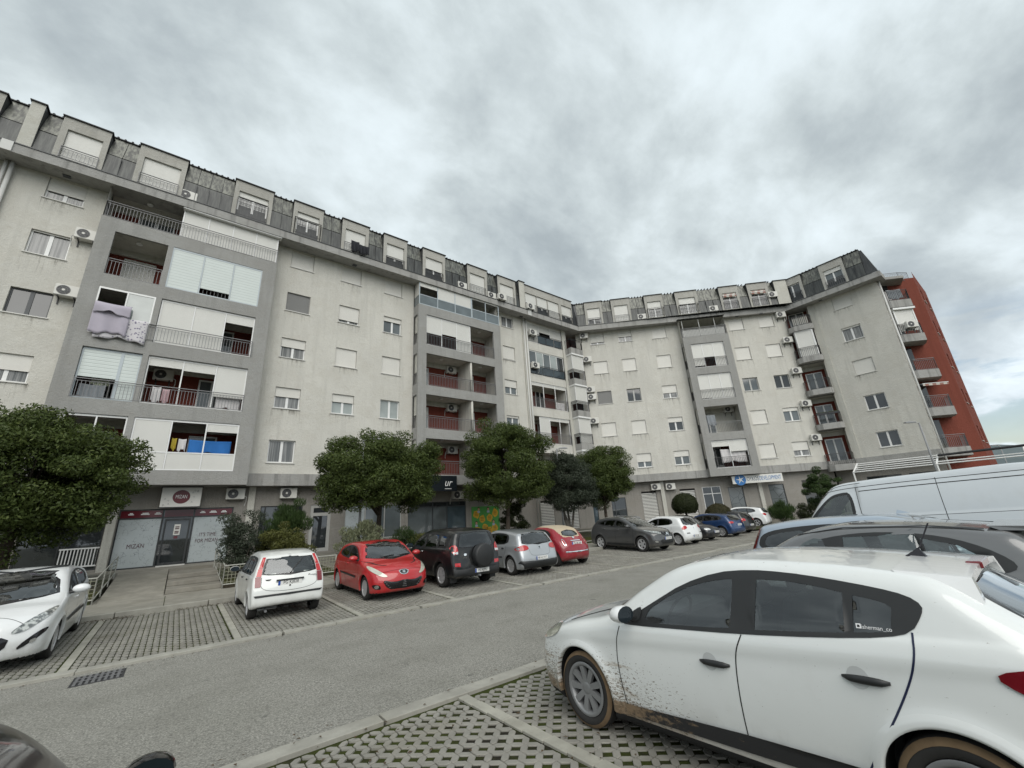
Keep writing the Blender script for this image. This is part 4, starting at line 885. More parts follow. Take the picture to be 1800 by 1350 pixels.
shrub('wide leafy bush right of the blue and white sign', (37.2, 10.9, .4), (1.55, 1.3, 1.75), 80, 220, .065, .3, 'leaf_conifer', 14, 'leafy_bush', zc=1.9)
shrub('spiky palm-like bush below the blue and white sign', (35.2, 13.3, .42), (.9, .8, .75), 32, 120, .16, .08, 'leaf_conifer', 15, 'spiky_bush', spiky=1)
shrub('small dark bush left of the silver van cab', (36.4, 12.0, .42), (.7, .7, .7), 26, 200, .05, .35, 'leaf_box', 16, 'dark_bush')
def topiary(label, loc, rad, zc, flat, mt, seed, name, n=15000):
    root = empty(name, loc, 0, label, 'shrub', 'clipped bushes in front of the bend'); g = np.random.default_rng(seed); d = g.normal(size=(n, 3)); d /= np.linalg.norm(d, axis=1)[:, None]; d = d[d[:, 2] > flat]
    lump = 1+.02*np.sin(d[:, 0]*9)+.02*np.sin(d[:, 1]*11+d[:, 2]*7); C = np.array([0, 0, zc])+d*np.array(rad)*(lump*g.uniform(.93, 1.02, len(d)))[:, None]; leaves(C, d, .03, .5, mt, 'crown', root, jit=.5)
    m = MB(); k = 14
    for i in range(k):
        for j in range(8):
            a0, a1, b0, b1 = 6.2832*i/k, 6.2832*(i+1)/k, math.asin(flat)+(1.5708-math.asin(flat))*j/8, math.asin(flat)+(1.5708-math.asin(flat))*(j+1)/8
            m.quad(*[(rad[0]*.93*math.cos(b)*math.cos(a), rad[1]*.93*math.cos(b)*math.sin(a), zc+rad[2]*.93*math.sin(b)) for a, b in ((a0, b0), (a1, b0), (a1, b1), (a0, b1))])
    m.build('inner_crown', 'leaf_box', root); m = MB(); m.tube((0, 0, -.1), (0, 0, zc+rad[2]*flat+.1), .07, 8); m.build('trunk', 'bark', root); return root
topiary('clipped round topiary tree on a short trunk in front of the bend', (28.4, 16.8, .42), (.88, .88, .80), 1.75, -.75, 'leaf_box', 61, 'topiary_tree'); topiary('low clipped dome bush beside the white framed entrance', (30.35, 15.5, .42), (.95, .9, .85), .85, -.9, 'leaf_dry', 62, 'dome_bush')
# grass and weeds in the beds
g = np.random.default_rng(77); C = np.stack([g.uniform(-10, 25, 26000), g.uniform(18.62, 20.2, 26000), np.zeros(26000)], 1)
k = ~(((C[:, 0] > -1.75) & (C[:, 0] < 1.55)) | ((C[:, 0] > 5.3) & (C[:, 0] < 6.6)) | ((C[:, 0] > 10.6) & (C[:, 0] < 12.6))); C = C[k]; C[:, 2] = .36+(C[:, 1]-18.6)/5.12*.26+.03
up_ = np.zeros_like(C); up_[:, 1] = 1
gr_ = leaves(C, up_, .05, .12, 'leaf_yellowish', 'bed_grass', None, jit=.9); setp(gr_, 'rough grass and weeds at the front of the planting beds', 'grass', kind='stuff')
# ---------------------------------------------------------------- vehicles: one implicit body per car, meshed with surface nets
def chaikin(p, n=2, closed=True):
    p = [tuple(q) for q in p]
    for _ in range(n):
        o = []; k = len(p)
        for i in range(k if closed else k-1):
            a, b = p[i], p[(i+1) % k]; o += [(a[0]*.75+b[0]*.25, a[1]*.75+b[1]*.25), (a[0]*.25+b[0]*.75, a[1]*.25+b[1]*.75)]
        p = ([p[0]]+o+[p[-1]]) if not closed else o
    return p
def catmull(p, n=8):
    p = [np.array(q, float) for q in p]; k = len(p); out = []
    for i in range(k):
        a, b, c, d = p[i-1], p[i], p[(i+1) % k], p[(i+2) % k]
        lb = np.linalg.norm(c-b); ma = (c-a)/max(np.linalg.norm(b-a)+lb, 1e-6)*lb; mb = (d-b)/max(np.linalg.norm(d-c)+lb, 1e-6)*lb
        for t in np.linspace(0, 1, n, endpoint=False): out.append((2*t**3-3*t*t+1)*b+(t**3-2*t*t+t)*ma+(-2*t**3+3*t*t)*c+(t**3-t*t)*mb)
    return np.array(out)
def inpoly(x, y, P):
    r = np.zeros(x.shape, bool); P = np.asarray(P)
    for (ax, ay), (bx, by) in zip(P, np.roll(P, -1, 0)):
        c = ((ay > y) != (by > y)); r ^= c & (x < (bx-ax)*(y-ay)/((by-ay) if by != ay else 1e-9)+ax)
    return r
def smax(a, b, k):
    h = np.maximum(k-np.abs(a-b), 0)/k; return np.maximum(a, b)+h*h*k*.25
class Body:
    def __init__(s, L, W, H, sil, belt, axles, rw, ra, tumble=.30, bowf=.22, bowr=.12, crown=.05, pf=.95, af=.14, pr=.8, ar=.09, k=.10, flare=.02, crease=None, zmax=.62, barrel=.07):
        s.L, s.W, s.H, s.hw = L, W, H, W/2; s.P = catmull(sil); s.belt = np.array(belt); s.ax = axles; s.rw, s.ra = rw, ra
        s.tumble, s.bowf, s.bowr, s.crown, s.pf, s.af, s.pr, s.ar, s.k, s.flare, s.crease, s.zmax, s.barrel = tumble, bowf, bowr, crown, pf, af, pr, ar, k, flare, crease, zmax, barrel
        s.h2 = .02; s.x0, s.z0 = -.4, -.1; nx, nz = int((L+.8)/s.h2)+1, int((H+.5)/s.h2)+1
        gx, gz = np.meshgrid(s.x0+np.arange(nx)*s.h2, s.z0+np.arange(nz)*s.h2, indexing='ij'); d = np.full(gx.shape, 9.); P = s.P
        for a, b in zip(P, np.roll(P, -1, 0)):
            e = b-a; l2 = max(e@e, 1e-9); t = np.clip(((gx-a[0])*e[0]+(gz-a[1])*e[1])/l2, 0, 1); d = np.minimum(d, np.hypot(gx-a[0]-t*e[0], gz-a[1]-t*e[1]))
        s.G = np.where(inpoly(gx, gz, P), -d, d)
    def sil(s, x, z):
        i = np.clip((x-s.x0)/s.h2, 0, s.G.shape[0]-1.001); j = np.clip((z-s.z0)/s.h2, 0, s.G.shape[1]-1.001); a = i.astype(int); b = j.astype(int); u = i-a; v = j-b; G = s.G
        return G[a, b]*(1-u)*(1-v)+G[a+1, b]*u*(1-v)+G[a, b+1]*(1-u)*v+G[a+1, b+1]*u*v
    def Y(s, x, z):
        w = s.hw*(1-s.af*np.clip((s.pf-x)/s.pf, 0, 1.3)**2.2-s.ar*np.clip((x-(s.L-s.pr))/s.pr, 0, 1.3)**2.2)
        zb = np.interp(x, s.belt[:, 0], s.belt[:, 1]); t = z-zb; sp = np.log1p(np.exp(np.clip(t*45, -30, 30)))/45
        lo = np.minimum(z, zb); y = w-s.barrel*s.hw*(np.abs(lo-s.zmax)/.5)**2-sp*s.tumble-np.clip(t, 0, 2)**2*.22-.012*np.clip(t*40, 0, 1)
        for a in s.ax:
            d = np.hypot(x-a, z-s.rw)-s.ra; y = y+s.flare*np.exp(-(d/.07)**2)
        if s.crease is not None:
            c = np.interp(x, s.crease[:, 0], s.crease[:, 1]); y = y+.014/(1+np.exp(-(z-c)*60))*np.clip((zb+.05-z)*8, 0, 1)
        return y
    def F(s, x, y, z, arch=True):
        ya = np.abs(y)/s.hw; wf = np.clip((s.L*.52-x)/(s.L*.52), 0, 1.2); wr = np.clip((x-s.L*.52)/(s.L*.48), 0, 1.2)
        f = smax(s.sil(x-s.bowf*ya**2.4*wf+s.bowr*ya**2.6*wr, z+s.crown*ya**2), np.abs(y)-s.Y(x, z), s.k)
        if arch:
            for a in s.ax:
                d = np.hypot(x-a, z-s.rw)-s.ra; f = smax(f, -np.maximum(d, (s.hw-.36)-np.abs(y)), .012)
        return f
    def mesh(s, h):
        xs = np.arange(-.12, s.L+.12, h); ys = np.arange(-s.hw-.12, s.hw+.12+h, h); zs = np.arange(.05, s.H+.1, h); ys = ys-(ys[0]+ys[-1])/2
        V = s.F(xs[:, None, None], ys[None, :, None], zs[None, None, :]); neg = V < 0
        nx, ny, nz = neg.shape; c = np.zeros((nx-1, ny-1, nz-1), int)
        for i in (0, 1):
            for j in (0, 1):
                for k in (0, 1): c += neg[i:nx-1+i, j:ny-1+j, k:nz-1+k]
        act = (c > 0) & (c < 8); idx = -np.ones(act.shape, int); idx[act] = np.arange(act.sum()); I, J, K = np.nonzero(act)
        acc = np.zeros((len(I), 3)); cnt = np.zeros(len(I))
        cor = [(i, j, k) for i in (0, 1) for j in (0, 1) for k in (0, 1)]
        for a in range(8):
            for b in range(a+1, 8):
                p, q = cor[a], cor[b]
                if sum(abs(u-v) for u, v in zip(p, q)) != 1: continue
                va = V[I+p[0], J+p[1], K+p[2]]; vb = V[I+q[0], J+q[1], K+q[2]]; m = (va < 0) != (vb < 0); t = np.where(m, va/np.where(m, va-vb, 1), 0)
                for ax in range(3): acc[:, ax] += np.where(m, p[ax]+(q[ax]-p[ax])*t, 0)
                cnt += m
        P = acc/cnt[:, None]; P = np.stack([xs[I]+P[:, 0]*h, ys[J]+P[:, 1]*h, zs[K]+P[:, 2]*h], 1)
        for _ in range(2):
            e = .004; f = s.F(*P.T); g = np.stack([(s.F(P[:, 0]+e, P[:, 1], P[:, 2])-f)/e, (s.F(P[:, 0], P[:, 1]+e, P[:, 2])-f)/e, (s.F(P[:, 0], P[:, 1], P[:, 2]+e)-f)/e], 1)
            P = P-np.clip(f/np.maximum((g*g).sum(1), .3), -h*.6, h*.6)[:, None]*g
        Q = []
        def quads(m, d1, d2, fl):
            i, j, k = m
            o = np.stack([idx[i, j, k], idx[i-d1[0], j-d1[1], k-d1[2]], idx[i-d1[0]-d2[0], j-d1[1]-d2[1], k-d1[2]-d2[2]], idx[i-d2[0], j-d2[1], k-d2[2]]], 1)
            o[fl] = o[fl][:, ::-1]; Q.append(o[(o >= 0).all(1)])
        for ax, d1, d2 in ((0, (0, 1, 0), (0, 0, 1)), (1, (0, 0, 1), (1, 0, 0)), (2, (1, 0, 0), (0, 1, 0))):
            sl = [slice(1, -1)]*3; n2 = neg[1:-1, 1:-1, 1:-1]; a = neg[1:-1, 1:-1, 1:-1]; b = np.roll(neg, -1, ax)[1:-1, 1:-1, 1:-1]
            M = a != b; i, j, k = np.nonzero(M); i, j, k = i+1, j+1, k+1
            ok = (i < nx-1) & (j < ny-1) & (k < nz-1); i, j, k = i[ok], j[ok], k[ok]
            quads((i, j, k), d1, d2, ~neg[i, j, k])
        return P, np.concatenate(Q)
    def solve(s, fn, lo, hi, n=48, it=14):
        """first root of fn(t) going from lo to hi, vectorised"""
        ts = np.linspace(0, 1, n); prev = fn(lo); a = lo.copy(); b = hi.copy(); done = prev < 0
        for t in ts[1:]:
            x = lo+(hi-lo)*t; v = fn(x); hit = (~done) & (v < 0); b[hit] = x[hit]; a[hit] = x[hit]-(hi[hit]-lo[hit])/(n-1); done |= hit
        for _ in range(it):
            m = (a+b)/2; v = fn(m) < 0; b = np.where(v, m, b); a = np.where(v, a, m)
        return (a+b)/2
    def onto(s, view, p, q, sg=1, off=.003):
        p, q = np.asarray(p, float), np.asarray(q, float); F = lambda x, y, z: s.F(x, y, z, False); o = np.ones_like(p)
        if view == 'side': y = s.solve(lambda t: F(p, t, q), o*(s.hw+.2), o*.05); X = np.stack([p, y, q], 1)
        elif view == 'front': x = s.solve(lambda t: F(t, p, q), o*-.3, o*(s.L*.8)); X = np.stack([x, p, q], 1)
        elif view == 'rear': x = s.solve(lambda t: F(t, p, q), o*(s.L+.3), o*(s.L*.3)); X = np.stack([x, p, q], 1)
        else: z = s.solve(lambda t: F(p, q, t), o*(s.H+.2), o*.3); X = np.stack([p, q, z], 1)
        e = .004; f = F(*X.T); g = np.stack([(F(X[:, 0]+e, X[:, 1], X[:, 2])-f), (F(X[:, 0], X[:, 1]+e, X[:, 2])-f), (F(X[:, 0], X[:, 1], X[:, 2]+e)-f)], 1); g /= np.maximum(np.linalg.norm(g, axis=1), 1e-9)[:, None]
        X = X+g*off
        if view == 'side' and sg < 0: X[:, 1] *= -1
        return X
def tri2d(outer, sp, holes=()):
    """constrained triangulation of an outline with interior points, holes removed"""
    vs, ed = [], []
    for lp in (outer, *holes):
        b = len(vs); n = len(lp); vs += [Vector(q) for q in lp]; ed += [(b+i, b+(i+1) % n) for i in range(n)]
    O = np.array(outer); x0, y0 = O.min(0); x1, y1 = O.max(0)
    gx, gy = np.meshgrid(np.arange(x0+sp/2, x1, sp), np.arange(y0+sp/2, y1, sp)); gx, gy = gx.ravel(), gy.ravel()
    m = inpoly(gx, gy, O)
    for hl in holes: m &= ~inpoly(gx, gy, hl)
    vs += [Vector((a, b)) for a, b in zip(gx[m], gy[m])]
    V, E, T, *_ = delaunay_2d_cdt(vs, ed, [], 0, 1e-5)
    V = np.array([tuple(v) for v in V]); T = np.array([t for t in T if len(t) == 3]); c = V[T].mean(1)
    k = inpoly(c[:, 0], c[:, 1], O)
    for hl in holes: k &= ~inpoly(c[:, 0], c[:, 1], hl)
    return V, T[k]
def carpaint(name, c, rough=.32, metal=0, flake=0, dirt=None, coat=1.0):
    def f():
        g = N('ShaderNodeNewGeometry'); v = opos()
        cc = mix(noise(1.4, 3, .5, v), sc(c, .96), sc(c, 1.03)); rg = rough
        dust = ramp(noise(3.0, 5, .65, v), [(.5, (0, 0, 0)), (.8, (1, 1, 1))]).outputs[0]
        cc = mix(M_('MULTIPLY', dust, .10), cc, (.30, .27, .22))
        sx = N('ShaderNodeSeparateXYZ'); L(v, sx.inputs[0])
        lowd = M_('MULTIPLY', ramp(sx.outputs[2], [(.2, (1, 1, 1)), (.55, (0, 0, 0))]).outputs[0], ramp(noise(5, 5, .7, v), [(.4, (0, 0, 0)), (.7, (1, 1, 1))]).outputs[0])
        cc = mix(M_('MULTIPLY', lowd, .35), cc, (.20, .17, .13))
        k = dict(Roughness=rg, Metallic=metal)
        if dirt: cc = dirt(cc, v, sx)
        cc = mix(g.outputs['Backfacing'], cc, (.035, .035, .037))
        b = pbsdf(Base_Color=cc, **k); b.inputs['Coat Weight'].default_value = coat; b.inputs['Coat Roughness'].default_value = .05; b.inputs['Specular IOR Level'].default_value = .35
    return mat(name, f)
def mkglass(name, tint, refl=1.0):
    def f():
        t = N('ShaderNodeBsdfTransparent'); t.inputs[0].default_value = (*tint, 1); g = N('ShaderNodeBsdfGlossy'); g.inputs['Roughness'].default_value = .02; g.inputs[0].default_value = (.95, .98, 1, 1)
        fr = N('ShaderNodeFresnel'); fr.inputs[0].default_value = 1.52; m = N('ShaderNodeMixShader'); L(M_('MINIMUM', M_('ADD', M_('MULTIPLY', fr.outputs[0], 1.6*refl), .05), 1.0), m.inputs[0]); L(t.outputs[0], m.inputs[1]); L(g.outputs[0], m.inputs[2])
        o = N('ShaderNodeOutputMaterial'); L(m.outputs[0], o.inputs[0])
    return mat(name, f)
mkglass('car_glass', (.66, .72, .70)); mkglass('car_glass_dark', (.16, .18, .18))
plain('black_plastic', (.018, .019, .02), .5, var=.25, world=False); plain('black_gloss', (.012, .012, .013), .12, world=False); plain('tyre_rubber', (.022, .021, .020), .8, var=.35, vs=9, world=False); plain('rim_silver', (.52, .52, .53), .4, metal=.45, var=.12, world=False); plain('rim_dark', (.24, .245, .25), .42, metal=.4, world=False)
plain('chrome', (.75, .76, .77), .12, metal=1, var=.03); plain('well_black', (.012, .012, .012), .9); plain('seat_cloth', (.07, .073, .078), .9, world=False); plain('seat_grey', (.14, .145, .15), .9, world=False); plain('lamp_red', (.42, .012, .015), .12, var=.2, coat=1); plain('lamp_darkred', (.16, .008, .014), .12, coat=1); plain('lamp_white', (.62, .63, .62), .1, coat=1, metal=.3)
plain('lamp_orange', (.6, .2, .03), .15); plain('plate_white', (.72, .72, .70), .4, var=.06); plain('plate_blue', (.02, .07, .32), .4); plain('ink_black', (.015, .015, .015), .5); plain('mirror_blue', (.028, .04, .05), .06, metal=.5); plain('muddy_tyre', (.17, .115, .065), .95, var=.4, vs=14, world=False)
def headm():
    v = opos(); n_ = noise(16, 3, .6, v); pbsdf(Base_Color=mix(ramp(n_, [(.4, (0, 0, 0)), (.62, (1, 1, 1))]).outputs[0], (.16, .17, .17), (.62, .63, .6)), Roughness=.07, Metallic=.45, Coat_Weight=1.0, Coat_Roughness=.02)
mat('headlamp', headm)
def headold():
    v = opos(); n_ = noise(14, 3, .6, v); pbsdf(Base_Color=mix(n_, (.36, .36, .30), (.66, .66, .56)), Roughness=.12, Metallic=.2, Coat_Weight=1.0)
mat('headlamp_hazy', headold)
def lathe(m, prof, n=32, axis='y', arc=None):
    b = len(m.v); k = len(prof)
    for i in range(n):
        t = 2*math.pi*i/n; c, s_ = math.cos(t), math.sin(t)
        for r, a in prof: m.v.append((r*c, a, r*s_))
    for i in range(n):
        for j in range(k-1): m.f.append((b+i*k+j, b+((i+1) % n)*k+j, b+((i+1) % n)*k+j+1, b+i*k+j+1))
WHEELS = {}
def wheel(kind, r, w, rim, spokes=7, mud=False, rimmat='rim_silver', n=32, sw=.055):
    """wheel with its outer face towards +y; returns root mesh (tyre) with rim and spoke parts"""
    key = (kind, r, rim, spokes, mud, rimmat)
    if key in WHEELS: return WHEELS[key]
    m = MB(); lathe(m, [(rim, w*.36), (rim+.012, w*.46), (r-.055, w*.52), (r-.022, w*.47), (r-.004, w*.36), (r, w*.15), (r, -w*.15), (r-.004, -w*.36), (r-.03, -w*.48), (rim, -w*.45)], n)
    ty = m.build('wheel', 'tyre_rubber', smooth=True, recalc=False)
    if mud:
        m = MB(); lathe(m, [(r-.040, w*.522), (r-.022, w*.478), (r-.008, w*.40)], n); m.build('mud_ring', 'muddy_tyre', ty, smooth=True, recalc=False)
    m = MB(); lathe(m, [(rim+.006, w*.47), (rim-.012, w*.50), (rim-.028, w*.46), (rim-.035, w*.2), (rim-.035, -w*.3)], n); rm = m.build('rim', rimmat, ty, smooth=True, recalc=False)
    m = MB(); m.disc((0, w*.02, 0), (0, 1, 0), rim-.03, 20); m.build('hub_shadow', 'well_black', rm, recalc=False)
    m = MB(); lathe(m, [(.0, w*.40), (.03, w*.405), (.052, w*.385), (.062, w*.34), (.062, w*.1)], 20); m.build('hub', rimmat, rm, smooth=True, recalc=False)
    for i in range(spokes):
        t = 2*math.pi*i/spokes; c, s_ = math.cos(t), math.sin(t); m = MB()
        def P(rr, tt, a): return (rr*c-tt*s_, a, rr*s_+tt*c)
        if kind == 'cap':
            hw = rim*math.tan(math.pi/spokes)*.62
            m.add([P(.05, -.03, w*.39), P(.05, .03, w*.39), P(rim-.02, hw, w*.44), P(rim-.02, -hw, w*.44), P(.05, -.03, w*.34), P(.05, .03, w*.34), P(rim-.02, hw, w*.40), P(rim-.02, -hw, w*.40)], [(0, 1, 2, 3), (0, 4, 5, 1), (1, 5, 6, 2), (2, 6, 7, 3), (3, 7, 4, 0)])
        else:
            m.add([P(.045, -sw*.45, w*.385), P(.045, sw*.45, w*.385), P(rim-.018, sw*.55, w*.45), P(rim-.018, -sw*.55, w*.45), P(.045, -sw*.5, w*.22), P(.045, sw*.5, w*.22), P(rim-.018, sw*.62, w*.30), P(rim-.018, -sw*.62, w*.30)], [(0, 1, 2, 3), (0, 4, 5, 1), (1, 5, 6, 2), (2, 6, 7, 3), (3, 7, 4, 0)])
        m.build('spoke', rimmat, rm)
    ty.location = (0, 0, -50); WHEELS[key] = ty; return ty
def carshape(L, W, H, fo, wb, rw, zh=.70, cowl=(1.05, .98), wst=(1.85, 1.38), peak=None, rend=None, rgb=None, tail=.72, zb=.19, hood2=None, nose=.44, beltf=.90, beltr=.97, tailx=.05, **kw):
    peak = peak or (L*.53, H); rend = rend or (L-.45, H-.10); rgb = rgb or (L-.14, beltr+.03); hood2 = hood2 or (cowl[0]*.5, zh+(cowl[1]-zh)*.62)
    sil = [(.20, zb), (.05, zb+.06), (0, nose), (.02, nose+.14), (.10, zh), hood2, cowl, ((cowl[0]+wst[0])/2, (cowl[1]+wst[1])/2+.015), wst, peak, rend, ((rend[0]+rgb[0])/2+.015, (rend[1]+rgb[1])/2+.02), rgb, (L-tailx, tail), (L-.005, .52), (L-.02, .34), (L-.16, zb+.04), (L*.5, zb-.01)]
    belt = [(0, zh+.02), (cowl[0], beltf), (L*.55, (beltf+beltr)/2), (L-.5, beltr), (L, beltr-.02)]
    return Body(L, W, H, sil, belt, (fo, fo+wb), rw, rw+kw.pop('gap', .055), **kw)
def car(name, label, shape, paint, loc, rz, h=.035, dlo=None, panes=(), ws=None, rwin=None, decals=(), lines=(), wheels=None, mirrors=None, handles=(), glass='car_glass', cat='car', group='cars parked in the bays', trim='black_plastic', interior=True, plate=None, extra=None, roofmat=None, sp=.07, pitch=0, lip=None):
    B = shape; xo = (B.ax[0]+B.ax[1])/2
    root = empty(name, loc, rz, label, cat, group); root.rotation_euler = (0, pitch, rz)
    TL = lambda X: np.stack([xo-X[:, 0], X[:, 1], X[:, 2]], 1)
    def inset(P, d):
        P = np.asarray(P); c = P.mean(0); v = P-c; n = np.linalg.norm(v, axis=1)[:, None]; return c+v*(1-d/np.maximum(n, d*1.5))
    full = lambda half: [tuple(q) for q in half]+[(-a, b) for a, b in half[::-1]]
    P, Q = B.mesh(h)
    kill = np.zeros(len(P), bool)
    tw = h*.9+.026
    if dlo: kill |= inpoly(P[:, 0], P[:, 2], inset(dlo, .004)) & (np.abs(P[:, 1]) > .42*B.hw) & (P[:, 2] > .7)
    if ws: kill |= inpoly(P[:, 1], P[:, 2], inset(full(ws), -h*.9)) & (P[:, 0] < B.L*.56)
    if rwin: kill |= inpoly(P[:, 1], P[:, 2], inset(full(rwin), -h*.9)) & (P[:, 0] > B.L*.6)
    Q = Q[~kill[Q].all(1)]
    c = P[Q].mean(1); dark = c[:, 2] < .215
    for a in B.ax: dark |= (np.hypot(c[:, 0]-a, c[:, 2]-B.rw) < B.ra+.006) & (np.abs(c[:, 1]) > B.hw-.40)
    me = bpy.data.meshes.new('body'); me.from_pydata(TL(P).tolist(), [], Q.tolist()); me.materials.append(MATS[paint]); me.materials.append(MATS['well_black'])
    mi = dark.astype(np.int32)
    if roofmat:
        me.materials.append(MATS[roofmat[0]]); mi[roofmat[1](c)] = 2
    me.polygons.foreach_set('material_index', mi); me.polygons.foreach_set('use_smooth', [True]*len(Q)); me.update()
    bm = bmesh.new(); bm.from_mesh(me); bmesh.ops.recalc_face_normals(bm, faces=bm.faces[:]); bm.to_mesh(me); bm.free()
    body = link('body', me, root)
    def patch(nm, view, outline, mt, off=.004, sg=1, holes=(), parent=root, sp_=sp):
        V, T = tri2d(outline, sp_, holes); X = TL(B.onto(view, V[:, 0], V[:, 1], sg, off))
        m2 = bpy.data.meshes.new(nm); m2.from_pydata(X.tolist(), [], T.tolist()); 
        bm = bmesh.new(); bm.from_mesh(m2); bmesh.ops.recalc_face_normals(bm, faces=bm.faces[:]); bm.normal_update()
        # make the patch face outwards
        s_ = 0; ctr = Vector((0, 0, .6))
        for f in bm.faces: s_ += f.normal.dot(f.calc_center_median()-ctr)
        if s_ < 0: bmesh.ops.reverse_faces(bm, faces=bm.faces[:])
        bm.to_mesh(m2); bm.free(); m2.polygons.foreach_set('use_smooth', [True]*len(m2.polygons)); m2.update()
        return link(nm, m2, parent, mt)
    for sg in (1, -1):
        if dlo:
            r = patch('window_trim', 'side', dlo, trim, .004, sg, [list(map(tuple, inset(p, .001))) for p in panes])
            for pn in panes: patch('side_window', 'side', pn, glass, .001, sg, parent=r)
    if ws:
        F_ = full(ws); r = patch('windscreen_trim', 'front', [tuple(q) for q in inset(F_, -tw)], 'black_gloss', .003, 1, [F_]); patch('windscreen', 'front', F_, 'car_glass', .001, 1, parent=r)
    if rwin:
        F_ = full(rwin); r = patch('rear_window_trim', 'rear', [tuple(q) for q in inset(F_, -tw)], 'black_gloss', .003, 1, [F_]); patch('rear_window', 'rear', F_, glass, .001, 1, parent=r)
    for d in decals:
        nm, view, mode, out, mt = d[:5]; off = (d[5] if len(d) > 5 else .006)+h*.18
        if mode == 'sym': patch(nm, view, full(out), mt, off)
        elif mode == 'pair':
            if view == 'side': patch(nm, view, out, mt, off, 1); patch(nm, view, out, mt, off, -1)
            else: patch(nm, view, out, mt, off); patch(nm, view, [(-a, b) for a, b in out], mt, off)
        else: patch(nm, view, out, mt, off)
    for ln in lines:
        view, pts, w = ln[:3]; pts = chaikin(pts, 3, False); mt = ln[3] if len(ln) > 3 else 'well_black'
        for sg in ((1, -1) if view == 'side' else (1,)):
            pts2 = []
            for a, b in zip(pts, pts[1:]):
                k = max(1, int(math.hypot(b[0]-a[0], b[1]-a[1])/.05)); pts2 += [(a[0]+(b[0]-a[0])*i/k, a[1]+(b[1]-a[1])*i/k) for i in range(k)]
            pts2.append(pts[-1]); A = np.array(pts2); d = np.gradient(A, axis=0); n = np.stack([-d[:, 1], d[:, 0]], 1); n /= np.maximum(np.linalg.norm(n, axis=1), 1e-9)[:, None]
            l, r_ = A+n*w/2, A-n*w/2; X = TL(B.onto(view, np.r_[l[:, 0], r_[:, 0]], np.r_[l[:, 1], r_[:, 1]], sg, .0022)); k = len(A)
            m2 = bpy.data.meshes.new('panel_gap'); m2.from_pydata(X.tolist(), [], [(i, i+1, k+i+1, k+i) for i in range(k-1)]); link('panel_gap', m2, root, mt)
    # painted lips round the wheel arches
    for a in B.ax:
        for sg in (1, -1):
            th = [t for t in np.linspace(-.25, math.pi+.25, 41) if B.rw+B.ra*math.sin(t) > .20]; rows = []
            for rr, of in ((B.ra-.007, .004), (B.ra+.006, .0055), (B.ra+.03, .003), (B.ra+.055, .0003)):
                rows.append(TL(B.onto('side', a+rr*np.cos(th), B.rw+rr*np.sin(th), sg, of)))
            inn = rows[0].copy(); inn[:, 1] -= sg*.05; rows = [inn]+rows; n_ = len(th); V_ = np.concatenate(rows)
            m2 = bpy.data.meshes.new('arch_lip'); m2.from_pydata(V_.tolist(), [], [(j*n_+i, j*n_+i+1, (j+1)*n_+i+1, (j+1)*n_+i) for j in range(4) for i in range(n_-1)]); m2.polygons.foreach_set('use_smooth', [True]*len(m2.polygons))
            bm = bmesh.new(); bm.from_mesh(m2); bmesh.ops.recalc_face_normals(bm, faces=bm.faces[:])
            if sum(f.normal.y*sg for f in bm.faces) < 0: bmesh.ops.reverse_faces(bm, faces=bm.faces[:])
            bm.to_mesh(m2); bm.free(); link('arch_lip', m2, root, lip or paint)
    # wheels
    wk = wheels or dict(kind='cap', spokes=7); fl = .235*B.rw/.31
    proto = wheel(wk.get('kind', 'cap'), B.rw, wk.get('w', .195), wk.get('rim', B.rw*.66), wk.get('spokes', 7), wk.get('mud', False), wk.get('mat', 'rim_silver'), wk.get('n', 28), wk.get('sw', .055))
    for a in B.ax:
        for sg in (1, -1):
            yy = float(B.Y(np.array([a]), np.array([B.rw+.02]))[0])-wk.get('w', .195)/2-.005
            o = copyt(proto, root, (xo-a, sg*yy, B.rw), 0 if sg > 0 else math.pi)
    if interior:
        zf = .30; cx = xo-B.L*.50
        for nm, x0, y0 in (('front_seat', B.L*.50, .37), ('front_seat', B.L*.50, -.37)):
            m = MB(); m.box(-.25, .25, -.23, .23, zf, zf+.25)
            m.add([(-.20, -.23, zf+.2), (-.20, .23, zf+.2), (-.38, .20, zf+.76), (-.38, -.20, zf+.76), (-.32, -.23, zf+.2), (-.32, .23, zf+.2), (-.47, .20, zf+.76), (-.47, -.20, zf+.76)], [(0, 1, 2, 3), (4, 7, 6, 5), (0, 4, 5, 1), (1, 5, 6, 2), (2, 6, 7, 3), (3, 7, 4, 0)])
            o = m.build(nm, 'seat_cloth', root, bevel=.03); o.location = (xo-x0+.1, y0, 0)
            hd = MB().box(-.50, -.40, -.13, .13, zf+.80, min(zf+.98, B.H-.22)).build('headrest', 'seat_grey', o, bevel=.03)
        m = MB(); m.box(-.25, .25, -.62, .62, zf, zf+.25); m.add([(-.15, -.62, zf+.2), (-.15, .62, zf+.2), (-.32, .55, zf+.72), (-.32, -.55, zf+.72), (-.27, -.62, zf+.2), (-.27, .62, zf+.2), (-.42, .55, zf+.72), (-.42, -.55, zf+.72)], [(0, 1, 2, 3), (4, 7, 6, 5), (0, 4, 5, 1), (1, 5, 6, 2), (2, 6, 7, 3), (3, 7, 4, 0)])
        o = m.build('rear_seat', 'seat_cloth', root, bevel=.03); o.location = (xo-B.L*.69, 0, 0)
        zc = float(np.interp(B.L*.36, B.belt[:, 0], B.belt[:, 1]))
        MB().box(-.22, .18, -.66, .66, .55, zc-.02).build('dashboard', 'seat_grey', root, bevel=.04).location = (xo-B.L*.335, 0, 0)
        m = MB(); n_ = 18; c0 = Vector((xo-B.L*.40, .37, zc-.02)); a_ = Vector((0, 1, 0)); b_ = Vector((-.45, 0, .89)); 
